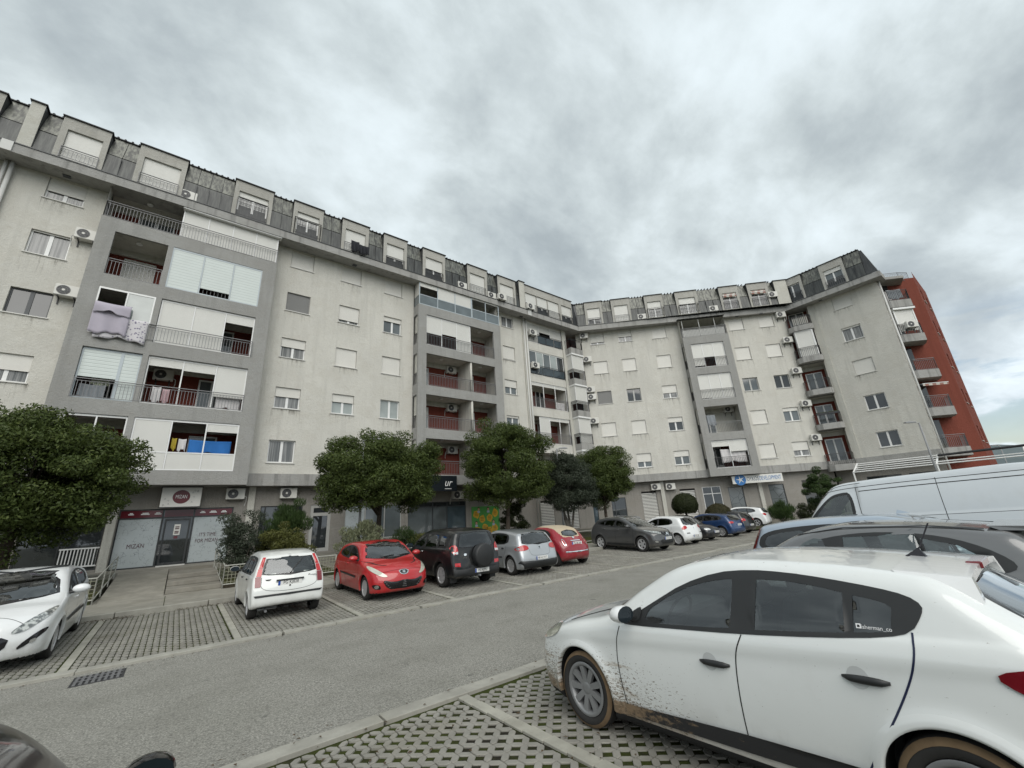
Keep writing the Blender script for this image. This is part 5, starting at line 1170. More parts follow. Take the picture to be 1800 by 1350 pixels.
        m.path([c0+(a_*math.cos(6.283*i/n_)+b_*math.sin(6.283*i/n_))*.18 for i in range(n_+1)], .014, 5); m.tube(c0-a_*.17, c0+a_*.17, .012, 4); m.build('steering_wheel', 'black_plastic', root)
    if mirrors:
        mx, mz, mc = mirrors[:3]
        for sg in (1, -1):
            X = TL(B.onto('side', [mx], [mz-.02], sg, .0))[0]; m = MB(); s_ = mirrors[3] if len(mirrors) > 3 else 1
            a0 = Vector(X); c0 = a0+Vector((.0, sg*.13, .05))
            m.tube(a0-Vector((0, sg*.05, 0)), c0-Vector((0, sg*.03, .02)), .03, 6); r = m.build('mirror', 'black_plastic', root)
            m = MB(); pr = [(-.06, .0), (-.05, .085*s_), (.0, .105*s_), (.06, .075*s_), (.085, 0)]
            ring = []
            for dx, rr in ((-.055, .92), (-.03, 1.0), (.03, .92), (.065, .68), (.085, .3)):
                ring.append([(c0.x+dx, c0.y+sg*(.03+.115*s_*rr*math.cos(t)), c0.z+.012+.075*s_*rr*math.sin(t)*(1 if math.sin(t) > 0 else .85)) for t in [6.283*i/14 for i in range(14)]])
            vs = [q for r_ in ring for q in r_]; fs = [(j*14+i, j*14+(i+1) % 14, (j+1)*14+(i+1) % 14, (j+1)*14+i) for j in range(4) for i in range(14)]+[tuple(range(56, 70))]
            m.add(vs, fs); m.build('mirror_shell', mc, r, smooth=True)
            MB().add(ring[0], [tuple(range(14))]).build('mirror_glass', 'mirror_blue', r, recalc=False)
    for hx, hz, hl, hm in handles:
        for sg in (1, -1):
            A = TL(B.onto('side', np.linspace(hx-hl/2, hx+hl/2, 7), [hz]*7, sg, .022)); m = MB()
            A[0, 1] -= sg*.018; A[-1, 1] -= sg*.018; KR = (.35, .85, 1, 1.05, 1.05, .95, .4); rn = 10
            vs = [(p_[0], p_[1]+.014*kr*math.cos(6.2832*i/rn), p_[2]+.021*kr*math.sin(6.2832*i/rn)) for p_, kr in zip(A, KR) for i in range(rn)]; m.add(vs, [(j*rn+i, j*rn+(i+1) % rn, (j+1)*rn+(i+1) % rn, (j+1)*rn+i) for j in range(6) for i in range(rn)]+[tuple(range(rn)), tuple(range(6*rn, 7*rn))])
            m.build('door_handle', hm, root, smooth=True)
    if plate:
        view, pz_, txt = plate[:3]; py = plate[3] if len(plate) > 3 else 0
        X = TL(B.onto(view, [py-.2, py, py+.2], [pz_]*3, 1, .012)); sg = 1 if view == 'front' else -1; x = X[1, 0] if sg > 0 else X[1, 0]
        x = max(X[:, 0]) if sg > 0 else min(X[:, 0])
        r = MB().box(min(x, x+sg*.012), max(x, x+sg*.012), py-.26, py+.26, pz_-.056, pz_+.056).build('number_plate', 'plate_white', root)
        MB().box(min(x+sg*.012, x+sg*.014), max(x+sg*.012, x+sg*.014), *((py+.21, py+.26) if sg < 0 else (py-.26, py-.21)), pz_-.055, pz_+.055).build('plate_band', 'plate_blue', r)
        Tp = lambda u, o, z: (x+sg*(.0135+o), py+(u if sg > 0 else -u), z)
        text(txt, .10, Tp, .02, 0, pz_-.002, 'ink_black', r, 'plate_letters', sx=.86, ext=.002)
    if extra: extra(root, B, TL, patch, xo)
    return root
PT_ = math.atan(.025)
# ---- the cars themselves
def splat(cc, v, sx):
    """dried mud behind the front wheel and along the sill"""
    st = noise(1.0, 3, .75, opos((30, 1, 75))); st2 = noise(11, 5, .75, v)
    X, Z = sx.outputs[0], sx.outputs[2]
    low = ramp(Z, [(.28, (1, 1, 1)), (.36, (.25, .25, .25)), (.62, (0, 0, 0))]).outputs[0]
    nearw = M_('MULTIPLY', ramp(X, [(.0, (0, 0, 0)), (.22, (.45, .45, .45)), (.75, (.8, .8, .8)), (1, (1, 1, 1))], 'LINEAR').outputs[0], ramp(Z, [(.28, (1, 1, 1)), (.55, (.62, .62, .62)), (.78, (0, 0, 0))], 'LINEAR').outputs[0])
    k1 = ramp(M_('ADD', M_('MULTIPLY', st2, .8), M_('MULTIPLY', low, .55)), [(.66, (0, 0, 0)), (.84, (1, 1, 1))]).outputs[0]
    k2 = ramp(M_('ADD', st, M_('MULTIPLY', nearw, .24)), [(.69, (0, 0, 0)), (.73, (1, 1, 1))]).outputs[0]
    fr = ramp(X, [(.0, (.0, .0, .0)), (.5, (.5, .5, .5)), (.9, (1, 1, 1))]).outputs[0]
    smear = ramp(M_('ADD', M_('MULTIPLY', noise(1.0, 5, .7, opos((3, 1, 14))), .9), M_('MULTIPLY', nearw, .28)), [(.62, (0, 0, 0)), (.82, (.75, .75, .75))]).outputs[0]
    cc = mix(M_('MULTIPLY', smear, fr), cc, (.34, .26, .17))
    cc = mix(M_('MULTIPLY', k1, M_('ADD', M_('MULTIPLY', fr, .6), .38)), cc, (.25, .175, .11))
    return mix(M_('MULTIPLY', k2, .85), cc, (.13, .095, .06))
carpaint('paint_white_muddy', (.70, .72, .71), dirt=splat); carpaint('paint_white', (.72, .73, .73)); carpaint('paint_white_old', (.70, .71, .69), .4)
carpaint('paint_red', (.42, .018, .022)); carpaint('paint_cherry', (.26, .012, .022)); carpaint('paint_black', (.008, .009, .010), coat=.6); carpaint('paint_silver', (.42, .44, .46), .3, .45); carpaint('paint_grey', (.085, .086, .088), .3, .4); carpaint('paint_darkgrey', (.16, .162, .165), .3, .4)
carpaint('paint_blue', (.015, .045, .13), .3, .2); carpaint('paint_anthracite', (.02, .021, .024), .3, .2); carpaint('paint_lightblue', (.36, .42, .49), .3, .35); carpaint('paint_van', (.58, .61, .63), .32, .25); plain('soft_top', (.42, .35, .25), .9, world=False)
plain('seal_navy', (.012, .016, .05), .4); plain('recess_white', (.50, .515, .51), .35, var=.03, world=False)  # handle dish: body white darkened, its shading put into the colour
def mudplastic():
    v = opos(); sx = N('ShaderNodeSeparateXYZ'); L(v, sx.inputs[0]); fr = ramp(sx.outputs[0], [(.0, (0, 0, 0)), (.3, (.3, .3, .3)), (.9, (1, 1, 1))]).outputs[0]
    k = ramp(M_('ADD', M_('MULTIPLY', noise(1.0, 5, .75, opos((14, 1, 26))), .8), M_('MULTIPLY', fr, .3)), [(.5, (0, 0, 0)), (.68, (1, 1, 1))]).outputs[0]
    pbsdf(Base_Color=mix(k, (.02, .02, .021), (.22, .155, .095)), Roughness=.75)
mat('muddy_plastic', mudplastic); plain('antenna_black', (.015, .015, .02), .5)
def doorlines(f, m, r, zb, zs=.28, z1=.9):
    return [('side', [(f, z1), (f+.01, .55), (f+.06, zs)], .008), ('side', [(m, z1+.03), (m-.01, .6), (m+.0, zs)], .008), ('side', [(r, z1+.06), (r+.02, .85), (r-.16, .52), (r-.24, zs)], .008)]
# white muddy hatchback in front of the camera
meg = carshape(4.295, 1.808, 1.47, .88, 2.641, .318, zh=.74, cowl=(1.15, 1.02), wst=(1.95, 1.41), peak=(2.42, 1.472), rend=(3.60, 1.40), rgb=(4.12, 1.06), tail=.80, beltf=.955, beltr=1.07, hood2=(.55, .90), bowf=.30, bowr=.16, af=.17, crease=np.array([(0, .66), (.6, .73), (1.475, .787), (2.49, .86), (3.43, .922), (4.3, .98)]), flare=.022, k=.09, gap=.05, tumble=.36)
dlo_m = chaikin([(1.44, .935), (1.523, .985), (1.778, 1.125), (2.046, 1.27), (2.341, 1.365), (2.60, 1.388), (2.85, 1.378), (3.092, 1.352), (3.361, 1.312), (3.50, 1.28), (3.56, 1.235), (3.545, 1.185), (3.485, 1.10), (3.366, 1.062), (3.049, 1.025), (2.51, .98), (1.956, .952), (1.6, .935)], 1)
pm1 = chaikin([(1.69, .968), (1.72, 1.055), (1.80, 1.105), (1.935, 1.185), (2.12, 1.26), (2.297, 1.303), (2.46, 1.325), (2.475, 1.31), (2.445, 1.02), (2.43, 1.005), (2.1, .985)], 1)
pm2 = [(2.62, 1.018), (2.652, 1.328), (2.85, 1.325), (3.05, 1.302), (3.182, 1.275), (3.16, 1.06), (2.9, 1.038)]
pm3 = [(3.205, 1.068), (3.232, 1.265), (3.33, 1.25), (3.39, 1.232), (3.415, 1.21), (3.39, 1.09), (3.3, 1.078)]
def meg_extra(root, B, TL, patch, xo):
    # roof spoiler with high brake light, aerial, sticker, mud guard strip
    m = MB(); n = 15; V = []
    for i in range(n):
        y = -.60+1.2*i/(n-1); zt = float(B.onto('top', [3.44], [y], 1, .004)[0, 2]); V += [(xo-3.44, y, zt+.003), (xo-3.78, y*.97, zt-.03), (xo-3.78, y*.97, zt-.07), (xo-3.55, y, zt-.075)]
    for i in range(n-1):
        a = 4*i; m.add([V[a+j] for j in range(8)], [(0, 1, 5, 4), (1, 2, 6, 5), (2, 3, 7, 6)]+([(0, 3, 2, 1)] if i == 0 else [])+([(4, 5, 6, 7)] if i == n-2 else []))
    m.build('spoiler', 'paint_white', root)
    for sg in (1, -1):
        yy = sg*.60; zt = float(B.onto('top', [3.44], [.60], 1, .004)[0, 2]); m = MB(); p = [(xo-3.44, yy, zt+.002), (xo-3.78, yy*.97, zt-.032), (xo-3.80, yy*1.06, zt-.15), (xo-3.77, yy*1.10, zt-.185), (xo-3.56, yy*1.10, zt-.10)]
        m.add([(a, b+sg*.02, c) for a, b, c in p]+[(a, b-sg*.05, c) for a, b, c in p], [(0, 1, 2, 3, 4), (9, 8, 7, 6, 5)]+[(i, (i+1) % 5, 5+(i+1) % 5, 5+i) for i in range(5)]); m.build('spoiler_side', 'paint_white', root)
    zt = float(B.onto('top', [3.44], [0], 1, .004)[0, 2]); MB().box(xo-3.795, xo-3.72, -.16, .16, zt-.06, zt-.018).build('brake_light', 'lamp_darkred', root, bevel=.005)
    z3 = float(B.onto('top', [3.46], [0], 1, 0)[0, 2]); m = MB(); m.add([(xo-3.39, -.02, z3-.005), (xo-3.39, .02, z3-.005), (xo-3.53, .03, z3-.015), (xo-3.53, -.03, z3-.015), (xo-3.49, 0, z3+.06)], [(0, 1, 4), (1, 2, 4), (2, 3, 4), (3, 0, 4)]); a_ = m.build('antenna', 'antenna_black', root)
    MB().tube((xo-3.48, 0, z3+.03), (xo-3.59, 0, z3+.22), .005, 6).build('antenna_whip', 'antenna_black', a_)
    p0 = TL(B.onto('side', np.array([3.10, 3.14, 3.15, 3.30]), np.array([1.075, 1.075, 1.075, 1.085]), 1, .006))
    patch('window_sticker', 'side', [(3.225, 1.092), (3.25, 1.092), (3.25, 1.117), (3.225, 1.117)], 'ink_white', .007); patch('sticker_core', 'side', [(3.231, 1.098), (3.244, 1.098), (3.244, 1.111), (3.231, 1.111)], 'ink_black', .008)
    yb = float(B.onto('side', [3.32], [1.104], 1, .007)[0, 1]); dy = float(B.onto('side', [3.42], [1.104], 1, .007)[0, 1])-float(B.onto('side', [3.22], [1.104], 1, .007)[0, 1]); dz = float(B.onto('side', [3.32], [1.117], 1, .007)[0, 1])-yb
    text('fisherman_co', .030, lambda u, o, z: (xo-3.32-u, yb+dy/.2*u+dz/.013*(z), 1.104+z), 0, 0, 0, 'ink_white', root, 'sticker_text', sx=.95)
    for hx, hz in ((2.25, .775), (3.175, .843)):
        for sg in (1, -1): patch('handle_recess', 'side', [(hx+.055*math.cos(t), hz+.058*math.sin(t)) for t in np.linspace(0, 6.283, 19)[:-1]], 'recess_white', .0018, sg)  # flat patch; the hollow's shade is painted by its darker tone
car('parked_car', 'white hatchback splashed with dried mud, nearest to the camera', meg, 'paint_white_muddy', (4.2, 2.01, pzn(2.01)), R(90), pitch=PT_, h=.016, dlo=dlo_m, panes=[pm1, pm2, pm3], glass='car_glass', sp=.04,
    ws=[(0, 1.0), (.45, 1.005), (.66, 1.03), (.60, 1.20), (.50, 1.37), (.25, 1.395), (0, 1.40)], rwin=[(0, 1.05), (.45, 1.06), (.60, 1.09), (.52, 1.25), (.46, 1.33), (0, 1.34)],
    decals=[('headlight', 'side', 'pair', chaikin([(.28, .665), (.38, .79), (.50, .825), (.615, .82), (.59, .755), (.42, .69)], 2), 'headlamp_hazy', .008), ('tail_light', 'side', 'pair', chaikin([(3.755, .95), (3.82, .985), (4.0, 1.01), (4.26, 1.02), (4.27, .80), (4.0, .82), (3.83, .89)], 1), 'lamp_darkred', .008), ('side_moulding', 'side', 'pair', [(1.375, .318), (1.37, .242), (2.4, .262), (3.08, .285), (3.10, .39), (2.42, .372)], 'muddy_plastic', .012), ('mirror_corner', 'side', 'pair', chaikin([(1.43, .95), (1.64, .95), (1.66, 1.08), (1.60, 1.06)], 1), 'black_plastic', .007), ('lower_grille', 'front', 'sym', [(0, .25), (.45, .26), (.5, .42), (0, .45)], 'black_plastic')],
    lines=[('side', [(1.424, .914), (1.37, .78), (1.357, .638), (1.37, .45), (1.395, .24)], .008), ('side', [(2.525, .98), (2.46, .86), (2.441, .743), (2.425, .5), (2.419, .26)], .008), ('side', [(3.483, 1.10), (3.475, 1.0), (3.42, .87), (3.293, .66), (3.16, .47), (3.09, .36)], .010, 'seal_navy'), ('side', [(1.25, 1.0), (1.0, .955), (.66, .86)], .006), ('side', [(3.74, .62), (3.9, .72), (3.98, .80)], .004)],
    wheels=dict(kind='alloy', spokes=9, rim=.215, mud=True, w=.205, n=48, mat='rim_dark', sw=.05), mirrors=(1.57, 1.0, 'paint_white', 1.0), handles=[(2.286, .77, .23, 'black_plastic'), (3.21, .838, .23, 'black_plastic')], extra=meg_extra)
# dark grey hatchback beyond it
gsh = carshape(4.3, 1.81, 1.58, .90, 2.65, .32, zh=.74, cowl=(1.1, 1.04), wst=(2.0, 1.50), peak=(2.5, 1.585), rend=(3.75, 1.48), rgb=(4.15, 1.12), beltf=.97, beltr=1.10, tumble=.34)
car('parked_car', 'dark grey hatchback parked beyond the muddy white car', gsh, 'paint_darkgrey', (6.68, 1.92, pzn(1.9)), R(90), pitch=PT_, h=.03, glass='car_glass',
    dlo=chaikin([(1.42, .985), (1.75, 1.21), (2.1, 1.40), (2.6, 1.49), (3.1, 1.475), (3.5, 1.38), (3.78, 1.18), (3.6, 1.10), (2.5, 1.02)], 2),
    panes=[chaikin([(1.66, 1.02), (1.9, 1.24), (2.15, 1.45), (2.32, 1.42), (2.32, 1.03)], 1), [(2.48, 1.04), (2.48, 1.445), (2.8, 1.45), (3.1, 1.51), (3.16, 1.08)], [(3.20, 1.09), (3.14, 1.42), (3.40, 1.35), (3.62, 1.18), (3.5, 1.11)]],
    ws=[(0, 1.03), (.5, 1.04), (.66, 1.06), (.58, 1.25), (.5, 1.40), (0, 1.51)], rwin=[(0, 1.12), (.5, 1.12), (.6, 1.15), (.5, 1.35), (0, 1.36)], mirrors=(1.55, 1.03, 'paint_darkgrey'), handles=[(2.25, .88, .2, 'paint_darkgrey')], lines=doorlines(1.3, 2.4, 3.4, .2, z1=.98),
    wheels=dict(kind='alloy', spokes=5), decals=[('tail_light', 'rear', 'pair', chaikin([(.45, .95), (.82, .98), (.84, 1.05), (.6, 1.06)], 1), 'lamp_red'), ('roof_strip', 'side', 'pair', [(2.0, 1.47), (2.5, 1.53), (3.2, 1.515), (3.6, 1.47), (3.6, 1.48), (3.2, 1.525), (2.5, 1.54), (2.0, 1.48)], 'black_plastic')],
    extra=lambda root, B, TL, patch, xo: MB().add([(xo-3.62, -.58, 1.51), (xo-3.62, .58, 1.51), (xo-3.98, .55, 1.49), (xo-3.98, -.55, 1.49), (xo-3.70, -.58, 1.465), (xo-3.70, .58, 1.465), (xo-3.97, .55, 1.45), (xo-3.97, -.55, 1.45)], [(0, 1, 2, 3), (4, 7, 6, 5), (2, 6, 7, 3), (0, 3, 7, 4), (1, 5, 6, 2)]).build('spoiler', 'paint_darkgrey', root))
# light blue estate with upright tail lamps, its rear to the road
bsh = carshape(4.5, 1.80, 1.60, .88, 2.68, .32, zh=.78, cowl=(1.1, 1.06), wst=(1.9, 1.50), peak=(2.5, 1.605), rend=(4.08, 1.53), rgb=(4.36, 1.10), tail=.85, beltf=1.0, beltr=1.08, tumble=.30)
car('parked_car', 'light blue estate car with tall tail lamps between grey hatchback and van', bsh, 'paint_lightblue', (9.25, 1.75, pzn(1.75)), R(-90), pitch=-PT_, h=.03, glass='car_glass_dark',
    dlo=chaikin([(1.4, 1.02), (1.75, 1.26), (2.1, 1.43), (2.7, 1.50), (3.5, 1.48), (4.05, 1.40), (4.15, 1.20), (4.05, 1.12), (3, 1.07)], 2), panes=[chaikin([(1.62, 1.06), (1.9, 1.27), (2.15, 1.39), (2.4, 1.43), (2.4, 1.08)], 1), [(2.5, 1.09), (2.5, 1.45), (3.2, 1.44), (3.22, 1.11)], chaikin([(3.30, 1.12), (3.28, 1.43), (3.95, 1.37), (4.04, 1.22), (3.96, 1.15)], 1)],
    ws=[(0, 1.06), (.5, 1.07), (.66, 1.1), (.58, 1.3), (.5, 1.47), (0, 1.5)], rwin=[(0, 1.12), (.5, 1.12), (.58, 1.15), (.52, 1.46), (0, 1.48)], mirrors=(1.55, 1.06, 'paint_lightblue'), lines=doorlines(1.3, 2.45, 3.4, .2, z1=1.02),
    decals=[('tail_light', 'rear', 'pair', chaikin([(.62, .80), (.84, .82), (.80, 1.1), (.66, 1.46), (.60, 1.46), (.68, 1.1)], 1), 'lamp_darkred', .01)],
    extra=lambda root, B, TL, patch, xo: MB().add([(xo-2.05, -.02, 1.585), (xo-2.05, .02, 1.585), (xo-2.22, .03, 1.58), (xo-2.22, -.03, 1.58), (xo-2.2, 0, 1.64)], [(0, 1, 4), (1, 2, 4), (2, 3, 4), (3, 0, 4)]).build('roof_fin', 'paint_lightblue', root))
# long silver panel van
VL = 5.1
VK = 1.12
vsil = [(x_, z_*VK if z_ > .5 else z_) for x_, z_ in [(.25, .24), (.06, .30), (0, .55), (.05, .85), (.25, 1.02), (.62, 1.16), (.95, 1.32), (1.35, 1.72), (1.62, 1.93), (1.95, 2.0), (3.4, 2.03), (4.85, 2.02), (5.03, 1.9), (5.08, 1.2), (5.1, .55), (5.0, .30), (2.5, .24)]]
van = Body(VL, 1.95, 2.03*VK, vsil, [(0, 1.17), (1.2, 1.32), (2.1, 1.34), (2.15, 1.48), (5.1, 1.48)], (1.0, 4.1), .33, .40, tumble=.16, bowf=.25, bowr=.05, crown=.04, k=.10, ar=.03, zmax=.9, barrel=.05)
car('delivery_van', 'long silver grey panel van behind the parked cars on the right', van, 'paint_van', (12.55, 2.35, pzn(2.35)), R(90), pitch=PT_, h=.035, cat='van', group=None,
    dlo=chaikin([(1.02, 1.366), (1.30, 1.680), (1.58, 1.949), (1.78, 2.016), (2.02, 2.016), (2.02, 1.344), (1.5, 1.310)], 2), panes=[chaikin([(1.16, 1.400), (1.36, 1.669), (1.60, 1.904), (1.80, 1.960), (1.96, 1.960), (1.96, 1.400)], 1)],
    ws=[(0, 1.490), (.6, 1.490), (.76, 1.523), (.70, 1.792), (.62, 2.083), (0, 2.128)], mirrors=(1.2, 1.36, 'black_plastic', 1.5),
    lines=[('side', [(2.10, 2.106), (2.12, 1.344), (2.10, 0.448)], .012), ('side', [(3.42, 2.150), (3.42, 1.232), (3.42, 0.448)], .010), ('side', [(1.55, 2.050), (1.9, 2.100), (3.0, 2.128), (4.9, 2.128)], .012), ('side', [(2.15, 2.016), (3.0, 2.038), (4.85, 2.038)], .016), ('side', [(1.30, 1.926), (1.7, 2.162), (2.2, 2.190)], .010), ('side', [(2.2, 1.456), (3.4, 1.456), (4.9, 1.456)], .008, 'paint_white')],
    handles=[(2.0, 1.17, .18, 'black_plastic')], wheels=dict(kind='cap', spokes=6))
# black car at the lower left, only its roof edge, bonnet and mirror in view
ksh = carshape(4.2, 1.76, 1.52, .88, 2.6, .31, zh=.74, cowl=(1.1, 1.0), wst=(1.9, 1.44), peak=(2.4, 1.52), rend=(3.7, 1.40), rgb=(4.08, 1.05))
car('parked_car', 'black car at the lower left corner with its mirror towards the road', ksh, 'paint_black', (-.95, 1.78, pzn(1.78)), R(90), pitch=PT_, h=.025, dlo=chaikin([(1.45, .96), (1.75, 1.15), (2.1, 1.31), (2.6, 1.37), (3.1, 1.36), (3.6, 1.18), (3.5, 1.05), (2.4, .98)], 2),
    panes=[chaikin([(1.66, .99), (1.86, 1.15), (2.12, 1.26), (2.36, 1.31), (2.36, 1.0)], 1), [(2.5, 1.01), (2.5, 1.33), (3.05, 1.32), (3.1, 1.05)]], ws=[(0, 1.0), (.5, 1.0), (.64, 1.03), (.56, 1.22), (.48, 1.37), (0, 1.40)], mirrors=(1.40, .96, 'black_gloss', .8), lines=doorlines(1.3, 2.4, 3.35, .2), wheels=dict(kind='alloy', spokes=5))
# ---- the far row, left to right
FY = lambda y: pz(y)
def star(half): return half
# white hatchback, front to the road, cut by the picture edge
s308 = carshape(4.28, 1.82, 1.50, .93, 2.61, .315, zh=.73, cowl=(.98, 1.02), wst=(1.9, 1.43), peak=(2.4, 1.50), rend=(3.75, 1.38), rgb=(4.12, 1.07), beltf=.96, beltr=1.06, bowf=.36, af=.20, pf=1.1)
car('parked_car', 'white hatchback with black oval grille, at the left edge of the picture', s308, 'paint_white', (-2.38, 13.42, FY(13.4)), R(-90), pitch=PT_, h=.03,
    dlo=chaikin([(1.36, .98), (1.7, 1.18), (2.1, 1.34), (2.6, 1.40), (3.1, 1.38), (3.55, 1.25), (3.6, 1.12), (3.3, 1.05), (2.2, 1.0)], 2), panes=[chaikin([(1.6, 1.02), (1.85, 1.2), (2.1, 1.3), (2.36, 1.34), (2.36, 1.02)], 1), [(2.5, 1.03), (2.5, 1.36), (3.1, 1.345), (3.38, 1.26), (3.35, 1.1)]],
    ws=[(0, 1.03), (.5, 1.04), (.70, 1.07), (.62, 1.25), (.52, 1.40), (0, 1.44)], mirrors=(1.5, 1.03, 'paint_white', 1.2), lines=doorlines(1.3, 2.4, 3.4, .2)+[('top', [(.20, -.55), (.32, -.3), (.36, 0), (.32, .3), (.20, .55)], .008)], handles=[(2.2, .87, .18, 'paint_white'), (3.15, .93, .18, 'paint_white')],
    decals=[('headlight', 'front', 'pair', chaikin([(.40, .60), (.58, .60), (.80, .76), (.86, .88), (.80, .88), (.58, .76)], 2), 'headlamp', .008), ('grille', 'front', 'sym', [(0, .27), (.28, .30), (.42, .42), (.44, .52), (.36, .57), (0, .58)], 'black_gloss', .005), ('fog_lamp', 'front', 'pair', chaikin([(.56, .34), (.80, .52), (.84, .62), (.74, .58), (.54, .40)], 1), 'black_gloss', .007), ('fog_lens', 'front', 'pair', chaikin([(.66, .42), (.72, .42), (.74, .48), (.68, .48)], 1), 'chrome', .012), ('side_moulding', 'side', 'pair', [(1.5, .50), (3.2, .54), (3.2, .60), (1.5, .56)], 'black_plastic', .008), ('roof_strip', 'side', 'pair', [(1.9, 1.435), (2.4, 1.465), (3.4, 1.43), (3.4, 1.45), (2.4, 1.485), (1.9, 1.455)], 'black_plastic', .006)], wheels=dict(kind='cap', spokes=7))
# small white hatchback, rear to the road
spun = carshape(3.76, 1.62, 1.45, .74, 2.45, .285, zh=.74, cowl=(.95, .95), wst=(1.6, 1.36), peak=(2.2, 1.45), rend=(3.30, 1.38), rgb=(3.62, .93), tail=.70, tailx=.03, beltf=.88, beltr=.92, bowr=.05, ar=.04, tumble=.25, zb=.24, k=.06, crown=.035)
def pun_extra(root, B, TL, patch, xo):
    x = xo-3.70; MB().box(x-.035, x+.01, -.30, .30, .82, .85).build('plate_hood', 'black_plastic', root)
    a = TL(B.onto('rear', [0, -.30], [.96, 1.28], 1, .02)); MB().tube(a[0], a[1], .012, 5).build('wiper', 'black_plastic', root)
    y0 = TL(B.onto('rear', [-.5], [.87], 1, .006))[0]; text('Punto', .085, lambda u, o, z: (y0[0]-.004, y0[1]-u, .87+z), 0, 0, 0, 'ink_black', root, 'badge_text', shear=.3)
    m = MB(); m.tube((xo-3.35, .45, .20), (xo-3.66, .45, .19), .028, 8); m.box(xo-3.5, xo-3.1, .2, .6, .20, .27); m.build('exhaust', 'rim_dark', root)
car('parked_car', 'small white hatchback with tall red tail lamps, rear to the road', spun, 'paint_white_old', (2.36, 13.85, FY(13.85)), R(90), pitch=-PT_, h=.028,
    dlo=chaikin([(1.05, .90), (1.35, 1.10), (1.66, 1.29), (2.0, 1.335), (2.9, 1.335), (3.16, 1.28), (3.26, .96), (2.3, .92)], 1), panes=[chaikin([(1.22, .93), (1.45, 1.1), (1.7, 1.255), (2.0, 1.29), (2.02, .94)], 1), [(2.12, .95), (2.1, 1.295), (2.62, 1.295), (2.66, .96)], [(2.72, .97), (2.7, 1.29), (3.02, 1.25), (3.08, 1.0)]],
    ws=[(0, .98), (.45, .98), (.62, 1.0), (.54, 1.2), (.48, 1.33), (0, 1.36)], rwin=[(0, .97), (.40, .97), (.555, .99), (.52, 1.15), (.47, 1.29), (0, 1.325)], mirrors=(1.15, .93, 'pipe_white'), lines=doorlines(1.05, 2.07, 2.9, .2, .27, .88)+[('rear', [(-.60, .93), (-.62, .60), (.62, .60), (.60, .93)], .008)], handles=[(1.9, .82, .10, 'black_plastic'), (2.78, .84, .08, 'black_plastic')],
    decals=[('tail_light', 'rear', 'pair', [(.62, .72), (.735, .72), (.73, .93), (.615, .93)], 'lamp_darkred', .008), ('tail_light', 'rear', 'pair', [(.612, .94), (.715, .94), (.675, 1.10), (.59, 1.10)], 'lamp_orange' if False else 'lamp_red', .008), ('tail_light', 'rear', 'pair', [(.588, 1.11), (.668, 1.11), (.585, 1.34), (.525, 1.34)], 'lamp_red', .008), ('bumper_strip', 'rear', 'sym', [(0, .505), (.70, .505), (.74, .55), (0, .55)], 'black_plastic', .010), ('lower_skirt', 'rear', 'sym', [(0, .255), (.62, .255), (.66, .30), (0, .30)], 'black_plastic', .006), ('badge', 'rear', 'one', [(.40, .865), (.53, .865), (.50, .84), (.43, .84)], 'ink_black', .006), ('lock', 'rear', 'one', [(.02*math.cos(t), .70+.02*math.sin(t)) for t in np.linspace(0, 6.28, 9)[:-1]], 'ink_black', .006)], wheels=dict(kind='cap', spokes=8), plate=('rear', .775, 'PG KJ828'), extra=pun_extra)
# red three-door hatchback, front to the road
s207 = carshape(4.03, 1.75, 1.47, .80, 2.54, .305, zh=.72, cowl=(.98, 1.0), wst=(1.72, 1.40), peak=(2.2, 1.47), rend=(3.35, 1.38), rgb=(3.82, 1.0), beltf=.94, beltr=1.04, bowf=.34, af=.19, pf=1.1)
def lion(root, B, TL, patch, xo):
    patch('badge_ring', 'front', chaikin([(-.15, .745), (.15, .745), (.12, .655), (0, .62), (-.12, .655)], 1), 'chrome', .010, 1); patch('badge_field', 'front', chaikin([(-.115, .735), (.115, .735), (.09, .665), (0, .64), (-.09, .665)], 1), 'ink_black', .014, 1)
    patch('badge_emblem', 'front', [(-.03, .655), (.0, .67), (.03, .65), (.02, .685), (.055, .69), (.02, .70), (.035, .725), (-.01, .715), (-.05, .728), (-.03, .70), (-.06, .675), (-.02, .68)], 'chrome', .018, 1)
    for sy in (-.32, .22):
        a = TL(B.onto('front', [sy, sy+.42], [1.03, 1.055], 1, .02)); MB().tube(a[0], a[1], .012, 5).build('wiper', 'black_plastic', root)
